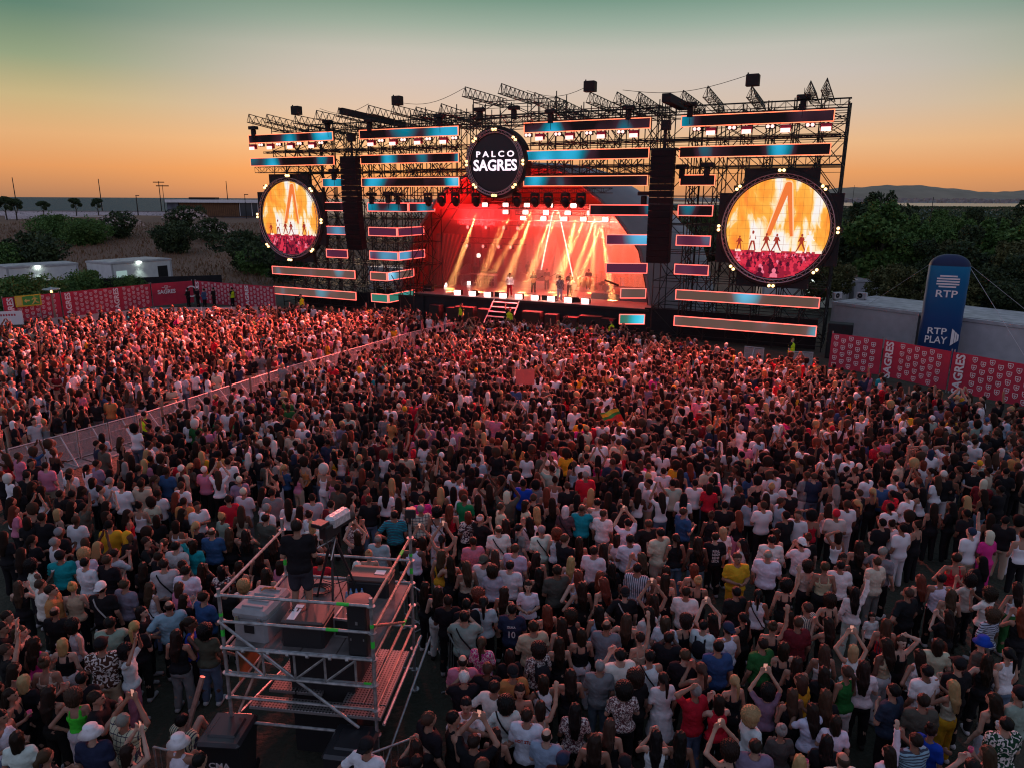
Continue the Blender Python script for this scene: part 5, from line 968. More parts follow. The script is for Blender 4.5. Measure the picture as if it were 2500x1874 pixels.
# pedestrian barriers right of the platform and at the bottom edge
def ped_barrier(a, b, lab):
    L = math.dist(a, b); t = thing('pedestrian_barrier', lab, 'barrier', (a[0], a[1], 0), seg_angle(a, b), 'tube pedestrian barriers by the platform'); fr_ = MB().tube((0, 0, 1.1), (L, 0, 1.1), .02, 8).tube((0, 0, .2), (L, 0, .2), .018, 6).tube((0, 0, .0), (0, 0, 1.1), .02, 6).tube((L, 0, 0), (L, 0, 1.1), .02, 6); obj('frame', fr_, M['steel'], t)
    n = int(L / .12); bb = MB(); [bb.tube((L * i / n, 0, .2), (L * i / n, 0, 1.1), .007, 5) for i in range(1, n)]; obj('bars', bb, M['steel'], t); obj('foot', MB().tube((.3, -.3, .02), (.3, .3, .02), .02).tube((L - .3, -.3, .02), (L - .3, .3, .02), .02), M['steel'], t)
ped_barrier((-1.95, 14.9), (-1.05, 12.75), 'tube barrier running toward the camera right of the platform'); ped_barrier((-2.6, 15.6), (-1.98, 14.95), 'short tube barrier behind the platform right rear post')
q = at(900, 1840, 1.1); ped_barrier((q[0], q[1]), (q[0] + 1.0, q[1] + .55), 'tube barrier at the bottom edge right of the bins'); q = at(375, 1822, 1.1); ped_barrier((q[0], q[1]), (q[0] + .95, q[1] - .25), 'tube barrier at the bottom edge left of the bins')
# low white barrier in front of the left banner fence
wa, wb, wc = at(120, 778, 1.1), at(380, 752, 1.1), at(674, 749, 1.1)
for i, (a, b, lab) in enumerate(((wa, wb, 'low pale barrier board before the left shield banners'), (wb, wc, 'low pale barrier board before the crew and the banners beside the stage'))):
    L = math.dist(a[:2], b[:2]); t = thing('low_barrier', lab, 'barrier', (a[0], a[1], 0), seg_angle(a, b)); obj('board', MB().box(0, L, 0, .06, .12, 1.1), M['mesh_metal'], t)
    pb = MB(); [pb.box(L * k / 8 - .03, L * k / 8 + .03, -.05, -.002, 0, 1.14) for k in range(9)]; obj('post', pb, M['white'], t)
# ================================================================= PEOPLE
def objcol_mat(name, kind='cloth', pat=None, rough=.85):
    m = bpy.data.materials.new(name); m.use_nodes = True; nt = m.node_tree; b = nt.nodes['Principled BSDF']; b.inputs['Roughness'].default_value = rough; b.inputs['Specular IOR Level'].default_value = .12 if kind != 'skin' else .35
    oi = N(nt, 'ShaderNodeObjectInfo'); tc = N(nt, 'ShaderNodeTexCoord'); src = oi.outputs['Color']
    def mixc(fac, a, bcol, bt='MIX'):
        x = N(nt, 'ShaderNodeMix', data_type='RGBA', blend_type=bt); nt.links.new(fac, x.inputs[0])
        for s, q in ((6, a), (7, bcol)):
            if isinstance(q, tuple): x.inputs[s].default_value = q
            else: nt.links.new(q, x.inputs[s])
        return x.outputs[2]
    if pat in ('stripe', 'vstripe', 'plaid'):
        fs = []
        for ax in ((2,) if pat == 'stripe' else (0,) if pat == 'vstripe' else (0, 2)):
            s = N(nt, 'ShaderNodeSeparateXYZ'); nt.links.new(tc.outputs['Object'], s.inputs[0]); q = N(nt, 'ShaderNodeMath', operation='MULTIPLY', inp={1: 150. if pat != 'plaid' else 80.}); nt.links.new(s.outputs[ax], q.inputs[0])
            sn = N(nt, 'ShaderNodeMath', operation='SINE'); nt.links.new(q.outputs[0], sn.inputs[0]); g = N(nt, 'ShaderNodeMath', operation='GREATER_THAN', inp={1: .25 if pat != 'plaid' else .88}); nt.links.new(sn.outputs[0], g.inputs[0]); fs.append(g.outputs[0])
        for f_ in fs: src = mixc(f_, src, (.05, .055, .08, 1))
    if pat in ('leaf', 'floral'):
        v = N(nt, 'ShaderNodeTexNoise', inp={'Scale': 14. if pat == 'leaf' else 30., 'Detail': 1., 'Distortion': 1.5}); nt.links.new(tc.outputs['Object'], v.inputs['Vector']); g = N(nt, 'ShaderNodeMath', operation='GREATER_THAN', inp={1: .52}); nt.links.new(v.outputs[0], g.inputs[0])
        src = mixc(g.outputs[0], src, (.62, .58, .54, 1) )
    nz = N(nt, 'ShaderNodeTexNoise', inp={'Scale': 9., 'Detail': 5.}); nt.links.new(tc.outputs['Object'], nz.inputs['Vector'])
    mr = N(nt, 'ShaderNodeMapRange', inp={1: .3, 2: .7, 3: .82, 4: 1.1}); nt.links.new(nz.outputs[0], mr.inputs[0])
    sc_ = N(nt, 'ShaderNodeVectorMath', operation='SCALE'); nt.links.new(src, sc_.inputs[0]); nt.links.new(mr.outputs[0], sc_.inputs['Scale']); nt.links.new(sc_.outputs[0], b.inputs['Base Color'])
    if kind == 'cloth':
        w1 = N(nt, 'ShaderNodeTexNoise', inp={'Scale': 7., 'Detail': 3., 'Distortion': 1.8}); bp = N(nt, 'ShaderNodeBump', inp={'Strength': .55, 'Distance': .03}); nt.links.new(tc.outputs['Object'], w1.inputs['Vector']); nt.links.new(w1.outputs[0], bp.inputs['Height']); nt.links.new(bp.outputs[0], b.inputs['Normal'])
    if kind == 'hair':
        mp = N(nt, 'ShaderNodeMapping', inp={'Scale': (60., 60., 7.)}); nt.links.new(tc.outputs['Object'], mp.inputs[0]); w1 = N(nt, 'ShaderNodeTexNoise', inp={'Scale': 1., 'Detail': 3.}); nt.links.new(mp.outputs[0], w1.inputs['Vector']); bp = N(nt, 'ShaderNodeBump', inp={'Strength': .8, 'Distance': .01}); nt.links.new(w1.outputs[0], bp.inputs['Height']); nt.links.new(bp.outputs[0], b.inputs['Normal'])
    return m
CL = {None: objcol_mat('cloth')}
for p in ('stripe', 'vstripe', 'plaid', 'leaf', 'floral'): CL[p] = objcol_mat('cloth_' + p, pat=p)
SKIN = objcol_mat('skin', 'skin', rough=.5); HAIR = objcol_mat('hair', 'hair', rough=.45); EYE = mat('eye', (.02, .015, .012), .2); LIP = mat('lip', (.25, .07, .06), .5)

def sdf_eval(prims, vox, k, cut=None, ripple=None):
    A = []
    for p in prims:
        if p[0] == 'c': A += [np.minimum(p[1], p[2]) - max(p[3], p[4]), np.maximum(p[1], p[2]) + max(p[3], p[4])]
        else: A += [p[1] - p[2], p[1] + p[2]]
    A = np.array(A); lo = A.min(0) - vox * 3; hi = A.max(0) + vox * 3; n = np.ceil((hi - lo) / vox).astype(int) + 1
    D = np.full(n, .5, np.float32)
    for p in prims:
        if p[0] == 'c': l, h = np.minimum(p[1], p[2]) - max(p[3], p[4]), np.maximum(p[1], p[2]) + max(p[3], p[4])
        else: l, h = p[1] - p[2], p[1] + p[2]
        m_ = k + vox * 3; i0 = np.maximum(((l - m_ - lo) / vox).astype(int), 0); i1 = np.minimum(np.ceil((h + m_ - lo) / vox).astype(int) + 1, n)
        X = (np.arange(i0[0], i1[0]) * vox + lo[0])[:, None, None]; Y = (np.arange(i0[1], i1[1]) * vox + lo[1])[None, :, None]; Z = (np.arange(i0[2], i1[2]) * vox + lo[2])[None, None, :]
        if p[0] == 'c':
            a, b = p[1], p[2]; ab = b - a; L = max(float(ab @ ab), 1e-9); t = np.clip(((X - a[0]) * ab[0] + (Y - a[1]) * ab[1] + (Z - a[2]) * ab[2]) / L, 0, 1)
            d = np.sqrt((X - a[0] - t * ab[0]) ** 2 + (Y - a[1] - t * ab[1]) ** 2 + (Z - a[2] - t * ab[2]) ** 2) - (p[3] + (p[4] - p[3]) * t)
        else:
            c, r = p[1], p[2]; q = np.sqrt(((X - c[0]) / r[0]) ** 2 + ((Y - c[1]) / r[1]) ** 2 + ((Z - c[2]) / r[2]) ** 2); g = np.sqrt(((X - c[0]) / r[0] ** 2) ** 2 + ((Y - c[1]) / r[1] ** 2) ** 2 + ((Z - c[2]) / r[2] ** 2) ** 2); d = q * (q - 1) / np.maximum(g, 1e-6)
        S = D[i0[0]:i1[0], i0[1]:i1[1], i0[2]:i1[2]]; h_ = np.clip(.5 + .5 * (S - d) / k, 0, 1); D[i0[0]:i1[0], i0[1]:i1[1], i0[2]:i1[2]] = (S + (d - S) * h_ - k * h_ * (1 - h_)).astype(np.float32)
    X = (np.arange(n[0]) * vox + lo[0])[:, None, None]; Y = (np.arange(n[1]) * vox + lo[1])[None, :, None]; Z = (np.arange(n[2]) * vox + lo[2])[None, None, :]
    if ripple: D = D + ripple(X, Y, Z).astype(np.float32)
    if cut:
        for c in cut: D = np.maximum(D, c(X, Y, Z)).astype(np.float32)
    D[0] = D[-1] = .1; D[:, 0] = D[:, -1] = .1; D[:, :, 0] = D[:, :, -1] = .1
    return D, lo
def sdf_quads(*a, **kw):
    D, lo = sdf_eval(*a, **kw); vox = a[1]; g = vdb.FloatGrid(); g.background = 1.0; g.copyFromArray(np.ascontiguousarray(np.clip(D / vox, -3, 3)))
    p, q = g.convertToQuads(isovalue=0.0); return p * vox + lo, q[:, ::-1]
def sdf_mesh(name, mt, *a, adapt=.12, **kw):
    D, lo = sdf_eval(*a, **kw); vox = a[1]; g = vdb.FloatGrid(); g.background = 1.0; g.copyFromArray(np.ascontiguousarray(np.clip(D / vox, -3, 3)))
    p, tr, q = g.convertToPolygons(isovalue=0.0, adaptivity=adapt); m = bpy.data.meshes.new(name)
    m.from_pydata((p * vox + lo).tolist(), [], [tuple(int(i) for i in f[::-1]) for f in tr] + [tuple(int(i) for i in f[::-1]) for f in q]); m.shade_smooth()
    for x in (mt if isinstance(mt, list) else [mt]): m.materials.append(x)
    return m
V3 = lambda *a: np.array(a, float)
def Cc(a, b, r1, r2): return ('c', V3(*a), V3(*b), r1, r2)
def El(c, r): return ('e', V3(*c), V3(*r))
# arms: (elbow, wrist, hand direction) for the right side (+x); poses list right, left
ARM = {'down': ((.245, -.02, 1.13), (.255, .08, .90), (0, .25, -1)), 'front': ((.245, .0, 1.13), (.09, .25, 1.16), (-.5, .8, .35)), 'up': ((.30, .13, 1.56), (.09, .20, 1.84), (-.35, .1, 1)),
       'high': ((.27, .06, 1.66), (.26, .10, 1.92), (0, .05, 1)), 'cross': ((.25, .05, 1.12), (-.06, .21, 1.18), (-1, .1, .1)), 'hip': ((.42, -.08, 1.16), (.21, .0, 1.0), (-.4, .3, -.8)),
       'head': ((.36, .03, 1.66), (.13, -.02, 1.74), (-1, -.2, .1)), 'drink': ((.25, .02, 1.13), (.19, .26, 1.27), (-.2, .5, .8)), 'clap': ((.27, .14, 1.24), (.05, .28, 1.44), (-.2, .2, 1))}
POSE = {0: ('down', 'down'), 1: ('front', 'front'), 2: ('up', 'up'), 3: ('high', 'down'), 4: ('down', 'cross'), 5: ('cross', 'cross'), 6: ('down', 'hip'), 7: ('down', 'head'), 8: ('drink', 'down'), 9: ('down', 'down'), 10: ('clap', 'clap')}
def frame_(pose, g, sit=False):
    sw = .165 if g == 'f' else .19; dz = -.76 if pose == 9 else 0; out = []
    for s, nm in zip((1, -1), POSE[pose]):
        e, w_, h = ARM[nm]; k = 1 if g == 'm' else .94
        if nm == 'cross' and s < 0: w_ = (w_[0], w_[1] + .05, w_[2] + .05)
        out.append((V3(s * sw, 0, 1.41 + dz), V3(s * e[0] * k, e[1], e[2] + dz), V3(s * w_[0], w_[1], w_[2] + dz), V3(s * h[0], h[1], h[2]) / np.linalg.norm(h), s))
    if pose == 9: legs = [((.09 * s, .0, .17), (.17 * s, .42, .50), (.14 * s, .60, .09), s) for s in (1, -1)]
    else: legs = [((.09 * s, 0, .92), (.105 * s + .01, .02, .49), (.12 * s, -.01, .085), s) for s in (1, -1)]
    return sw, dz, out, legs
def torso(g, dz, inf=0.):
    if g == 'f': return [Cc((-.12, 0, 1.39 + dz), (.12, 0, 1.39 + dz), .055 + inf, .055 + inf), El((0, .0, 1.26 + dz), (.15 + inf, .105 + inf, .17 + inf)), El((0, .0, 1.09 + dz), (.125 + inf, .09 + inf, .15 + inf)), El((0, -.01, .93 + dz), (.175 + inf, .125 + inf, .125 + inf))]
    return [Cc((-.15, 0, 1.395 + dz), (.15, 0, 1.395 + dz), .066 + inf, .066 + inf), El((0, .0, 1.25 + dz), (.178 + inf, .115 + inf, .19 + inf)), El((0, .01, 1.07 + dz), (.155 + inf, .11 + inf, .16 + inf)), El((0, 0, .94 + dz), (.165 + inf, .12 + inf, .12 + inf))]
def hand(w_, d, s):
    n_ = V3(0, 1, 0) if abs(d[1]) < .8 else V3(0, 0, 1); side = np.cross(d, n_); side /= np.linalg.norm(side); side *= 1 if side[0] * s < 0 or abs(side[0]) < .1 else -1; n_ = np.cross(side, d); pr = []
    for q in (-.022, 0, .022): pr.append(('c', w_ + side * q * .6, w_ + d * .075 + side * q, .019, .016))
    for i, (q, L) in enumerate(((-.033, .052), (-.012, .066), (.010, .07), (.031, .062))):
        a = w_ + d * .085 + side * q; b = a + d * L * .5 + n_ * .008; c = b + (d * .6 + n_ * .55) * L * .55; pr += [('c', a, b, .0105, .0098), ('c', b, c, .0098, .0085)]
    a = w_ + d * .03 + side * .03; b = a + (side * .75 + d * .6) * .035; c = b + (d * .8 + n_ * .4 + side * .2) * .032; pr += [('c', a, b, .0135, .0115), ('c', b, c, .0115, .0095)]
    return pr
def body_prims(pose, g, hands=True):
    sw, dz, arms, legs = frame_(pose, g); P = torso(g, dz); P += [Cc((0, -.015, 1.40 + dz), (0, .005, 1.56 + dz), .056 if g == 'm' else .047, .052 if g == 'm' else .044)]
    P += [El((0, -.008, 1.645 + dz), (.078, .098, .102)), El((0, .03, 1.585 + dz), (.056, .066, .062)), Cc((0, .088, 1.645 + dz), (0, .106, 1.607 + dz), .011, .016), El((.079, -.002, 1.62 + dz), (.012, .022, .032)), El((-.079, -.002, 1.62 + dz), (.012, .022, .032)), El((0, .082, 1.66 + dz), (.05, .018, .016)), El((0, .08, 1.572 + dz), (.028, .02, .014)), El((0, .07, 1.54 + dz), (.024, .022, .018))]
    ru, re, rw = (.054, .043, .030) if g == 'm' else (.045, .037, .026)
    for S, E, W, d, s in arms:
        P += [('c', S, E, ru, re), ('c', E, E + (W - E) * .35, re, re * .98), ('c', E + (W - E) * .35, W, re * .98, rw)]
        P += hand(W, d, s) if hands else [('c', W, W + d * .13, .035, .03)]
    for hp, kn, an, s in legs: P += [Cc(hp, kn, .085, .056), Cc(kn, (kn[0] * .4 + an[0] * .6, kn[1] * .6 + an[1] * .4 - .02, kn[2] * .6 + an[2] * .4), .054, .056), Cc((kn[0] * .4 + an[0] * .6, kn[1] * .6 + an[1] * .4 - .02, kn[2] * .6 + an[2] * .4), an, .052, .036), Cc((an[0], an[1] - .03, an[2] - .04), (an[0] + .02 * s, an[1] + .16, .035), .038, .03)]
    return P
def top_prims(ty, pose, g):
    sw, dz, arms, legs = frame_(pose, g); inf = .016 if ty in 'vb' else .024 if g == 'f' else .032; P = torso(g, dz, inf); cut = []
    if ty in 'vb': P = P[1:]
    if ty == 't' or ty == 'd' or ty == 's':
        for S, E, W, d, s in arms: P.append(('c', S, S + (E - S) * .66, .068 if g == 'm' else .056, .066 if g == 'm' else .054))
    if ty == 'h':
        for S, E, W, d, s in arms: P += [('c', S, E, .066, .055), ('c', E, E + (W - E) * .9, .055, .042)]
    if ty == 'v':
        for x in (.085, -.085): P += [Cc((x, -.085, 1.30 + dz), (x * .95, -.02, 1.445 + dz), .022, .018), Cc((x, .085, 1.30 + dz), (x * .95, -.02, 1.445 + dz), .022, .018)]
        cut.append(lambda X, Y, Z: np.where(np.abs(X) > .13, Z - (1.33 + dz), Z - (1.52 + dz)) + 0 * Y)
    if ty == 'b':
        for x in (.085, -.085): P += [Cc((x, -.09, 1.22 + dz), (x * .95, -.02, 1.435 + dz), .011, .010), Cc((x, .09, 1.22 + dz), (x * .95, -.02, 1.435 + dz), .011, .010)]
        cut.append(lambda X, Y, Z: np.where((np.abs(np.abs(X) - .083) < .02), Z - (1.5 + dz), Z - (1.27 + dz)) + 0 * Y)
    if ty == 'd' and pose != 9: P += [Cc((0, 0, .9), (0, 0, .55), .17, .24)]
    elif ty != 'b': P += [El((0, 0, .93 + dz), (.18 + inf, .13 + inf, .12))]
    zc = (.5 if ty == 'd' else 1.0 if ty == 'b' else .90 if g == 'f' else .84) + dz
    cut.append(lambda X, Y, Z: zc - Z + 0 * X + 0 * Y)
    if ty not in 'vb': cut.append(lambda X, Y, Z: np.where(X ** 2 + (Y + .0) ** 2 < .0062, Z - (1.425 + dz), Z - (2.6)))
    return P, cut
def bottom_prims(ty, pose, g):
    sw, dz, arms, legs = frame_(pose, g); P = [El((0, 0, .93 + dz), (.185, .138, .13)), El((0, -.03, .87 + dz), (.16, .12, .10))]
    for hp, kn, an, s in legs:
        if ty == 't': P += [Cc(hp, kn, .105, .078), Cc(kn, (an[0], an[1], an[2] + .03), .076, .066)]
        elif ty == 's': hp2, kn2 = np.array(hp), np.array(kn); P += [('c', hp2, hp2 + (kn2 - hp2) * .75, .11, .095)]
        else: P += [Cc(hp, (hp[0] * 1.1, hp[1], hp[2] - .32) if pose != 9 else kn, .12, .13)]
    if ty == 'k' and pose != 9: P.append(Cc((0, 0, .85), (0, 0, .62), .16, .19))
    return P, [lambda X, Y, Z: Z - (1.03 + dz) + 0 * X + 0 * Y]
rip = lambda amp, f: (lambda X, Y, Z: amp * (np.sin(X * f + np.sin(Z * 9) * 1.5) * np.cos(Y * f * .8) + .5 * np.sin(Z * f * .4 + X * f * 1.3)))
def hair_prims(st, dz=0):
    cap = [El((0, -.016, 1.662 + dz), (.090, .106, .102))]; face = [lambda X, Y, Z: np.where(Z < 1.675 + dz, Y - (.028 - (1.675 + dz - Z) * .35), Y - .085) + 0 * X]
    if st == 's': return cap, face + [lambda X, Y, Z: (1.585 + dz) - Z + 0 * X + 0 * Y], rip(.006, 95)
    if st == 'z': return [El((0, -.018, 1.650 + dz), (.080, .099, .100))], [lambda X, Y, Z: np.maximum(Y - .02, (1.60 + dz) - Z) + 0 * X, lambda X, Y, Z: Z - (1.70 + dz) + 0 * X + 0 * Y], rip(.001, 90)
    if st == 'm': return cap + [Cc((0, -.04, 1.62 + dz), (0, -.05, 1.47 + dz), .085, .075), Cc((.05, -.02, 1.60 + dz), (.065, -.02, 1.47 + dz), .05, .035), Cc((-.05, -.02, 1.60 + dz), (-.065, -.02, 1.47 + dz), .05, .035)], face, rip(.007, 80)
    if st == 'l': return cap + [Cc((0, -.05, 1.60 + dz), (0, -.105, 1.38 + dz), .088, .082), Cc((.03, -.10, 1.40 + dz), (.02, -.135, 1.18 + dz), .07, .035), Cc((-.03, -.10, 1.40 + dz), (-.03, -.135, 1.20 + dz), .07, .03), Cc((.06, -.02, 1.60 + dz), (.085, -.04, 1.38 + dz), .045, .035), Cc((-.06, -.02, 1.60 + dz), (-.085, -.04, 1.38 + dz), .045, .035)], face, rip(.0075, 78)
    if st == 'p': return cap + [El((0, -.125, 1.66 + dz), (.035, .04, .035)), Cc((0, -.15, 1.63 + dz), (.01, -.155, 1.36 + dz), .036, .018)], face + [lambda X, Y, Z: np.where(Y > -.10, (1.575 + dz) - Z, -1.) + 0 * X], rip(.004, 90)
    if st == 'u': return cap + [El((0, -.07, 1.765 + dz), (.05, .05, .045))], face + [lambda X, Y, Z: (1.58 + dz) - Z + 0 * X + 0 * Y], rip(.005, 100)
    if st == 'c': return [El((0, -.03, 1.67 + dz), (.14, .145, .14)), El((0, -.05, 1.58 + dz), (.125, .11, .11))], [lambda X, Y, Z: np.where(Z < 1.70 + dz, Y - .03, Y - .1) + 0 * X], rip(.011, 150)
HV = {'s': .012, 'z': .014, 'm': .014, 'l': .015, 'p': .013, 'u': .013, 'c': .014}
_pc = {}
def cached(key, fn):
    if key not in _pc: _pc[key] = fn()
    return _pc[key]
def P_body(pose, g):
    def mk():
        m = sdf_mesh('body', [SKIN, EYE, LIP], body_prims(pose, g), .0115, .022, adapt=.25); dz = -.76 if pose == 9 else 0
        for p in m.polygons:
            c = p.center
            if c.y > .07:
                if abs(abs(c.x) - .03) < .014 and abs(c.z - (1.637 + dz)) < .009: p.material_index = 1
                elif abs(c.x) < .024 and abs(c.z - (1.572 + dz)) < .009: p.material_index = 2
        return m
    return cached(('b', pose, g), mk)
def P_top(ty, pose, g, pat):
    def mk():
        P, cut = top_prims(ty, pose, g); return sdf_mesh('top', CL[None], P, .016, .03, cut=cut, ripple=lambda X, Y, Z: .0065 * np.sin(X * 30 + Z * 24 + 2 * np.sin(Z * 11)) * np.cos(Y * 26 - Z * 30 + X * 14) + .003 * np.sin(Z * 70 + X * 40), adapt=.1)
    m = cached(('t', ty, pose, g), mk)
    if pat is None: return m
    def cp(): c = m.copy(); c.materials.clear(); c.materials.append(CL[pat]); return c
    return cached(('t', ty, pose, g, pat), cp)
def P_bot(ty, pose, g): 
    s = 9 if pose == 9 else 0
    def mk(): P, cut = bottom_prims(ty, s, g); return sdf_mesh('bottom', CL[None], P, .017, .03, cut=cut, ripple=lambda X, Y, Z: .004 * np.sin(X * 35 + Z * 25), adapt=.1)
    return cached(('p', ty, s, g), mk)
def P_hair(st, sit):
    def mk(): P, cut, rp = hair_prims(st, -.76 if sit else 0); return sdf_mesh('hair', HAIR, P, .011, .02, cut=cut, ripple=rp, adapt=.05)
    return cached(('h', st, sit), mk)
def P_hat(st, sit):
    dz = -.76 if sit else 0
    def mk():
        mb = MB()
        if st in 'hk':
            mb.lathe([(.099, 1.655), (.099, 1.69), (.088, 1.735), (.06, 1.768), (.01, 1.78)], (0, -.012, dz), 20, .93, 1.08); s = 1 if st == 'h' else -1
            mb.add([(.07, s * .07 - .01, 1.665 + dz), (-.07, s * .07 - .01, 1.665 + dz), (-.05, s * .17, 1.65 + dz), (.05, s * .17, 1.65 + dz), (.07, s * .07 - .01, 1.68 + dz), (-.07, s * .07 - .01, 1.68 + dz), (-.05, s * .17, 1.662 + dz), (.05, s * .17, 1.662 + dz)], [(0, 1, 2, 3), (7, 6, 5, 4), (0, 3, 7, 4), (1, 5, 6, 2), (3, 2, 6, 7), (0, 4, 5, 1)])
        elif st == 'f': mb.lathe([(.165, 1.635), (.105, 1.685), (.095, 1.75), (.07, 1.772), (.01, 1.776)], (0, -.01, dz), 22)
        elif st == 'w': mb.lathe([(.21, 1.672), (.215, 1.68), (.105, 1.70), (.10, 1.78), (.07, 1.80), (.01, 1.79)], (0, -.01, dz), 26, 1, 1.1)
        m = mb.mesh('hat', True); m.materials.append(CL[None]); return m
    return cached(('hat', st, sit), mk)
def P_shoes(sit):
    def mk():
        an = (.14, .60, .05) if sit else (.12, -.01, .05); P = []
        for s in (1, -1): P += [Cc((an[0] * s, an[1] - .05, .045), (an[0] * s + .02 * s, an[1] + .17, .04), .048, .04), Cc((an[0] * s, an[1] - .02, .05), (an[0] * s, an[1] - .01, .10), .045, .04)]
        return sdf_mesh('footwear', CL[None], P, .014, .02, cut=[lambda X, Y, Z: .003 - Z + 0 * X + 0 * Y])
    return cached(('sh', sit), mk)

COLR = {'k': ((.012, .012, .014), 'black'), 'w': ((.62, .62, .64), 'white'), 'l': ((.42, .42, .46), 'pale grey'), 'g': ((.17, .18, .19), 'grey'), 'i': ((.07, .07, .055), 'dark olive'), 'n': ((.02, .03, .06), 'navy'), 'b': ((.03, .08, .18), 'blue'), 'B': ((.01, .05, .35), 'royal blue'),
        'c': ((.25, .36, .44), 'light blue'), 'C': ((.01, .28, .32), 'turquoise'), 'r': ((.42, .015, .03), 'red'), 'm': ((.13, .015, .02), 'dark red'), 'p': ((.50, .18, .27), 'pink'), 'P': ((.55, .03, .2), 'bright pink'), 'y': ((.55, .30, .02), 'mustard yellow'), 'o': ((.45, .2, .07), 'orange tan'),
        'e': ((.02, .11, .03), 'green'), 'E': ((.01, .2, .07), 'bright green'), 'G': ((.06, .6, .04), 'lime green'), 'a': ((.24, .33, .27), 'sage green'), 't': ((.42, .34, .25), 'beige'), 'T': ((.50, .48, .36), 'cream'), 'v': ((.2, .15, .22), 'dusky purple'), 'V': ((.5, .42, .38), 'floral'), 'd': ((.30, .18, .12), 'brown')}
HCOL = {'k': ((.008, .007, .007), 'black'), 'd': ((.018, .011, .008), 'dark brown'), 'b': ((.048, .028, .018), 'brown'), 'l': ((.34, .22, .10), 'blond'), 'r': ((.11, .028, .016), 'reddish'), 'g': ((.20, .19, .18), 'grey'), 'w': ((.5, .47, .43), 'white')}
HST = {'s': 'short {} hair', 'l': 'long {} hair', 'm': 'shoulder length {} hair', 'p': '{} ponytail', 'u': '{} hair bun', 'c': 'curly {} hair', 'z': 'shaved {} hair'}
TST = {'t': 'T-shirt', 's': 'shirt', 'v': 'tank top', 'b': 'strappy top', 'd': 'dress', 'h': 'long sleeved top'}
PST = {0: '', 1: 'hands held in front', 2: 'both arms raised', 3: 'one arm up', 4: 'one arm folded', 5: 'arms crossed', 6: 'hand on hip', 7: 'hand on head', 8: 'holding a cup', 9: 'sitting on the ground', 10: 'clapping'}
SKT = [(.40, .24, .17), (.33, .18, .125), (.26, .135, .09), (.45, .29, .22), (.30, .16, .11), (.10, .05, .033), (.16, .08, .05)]
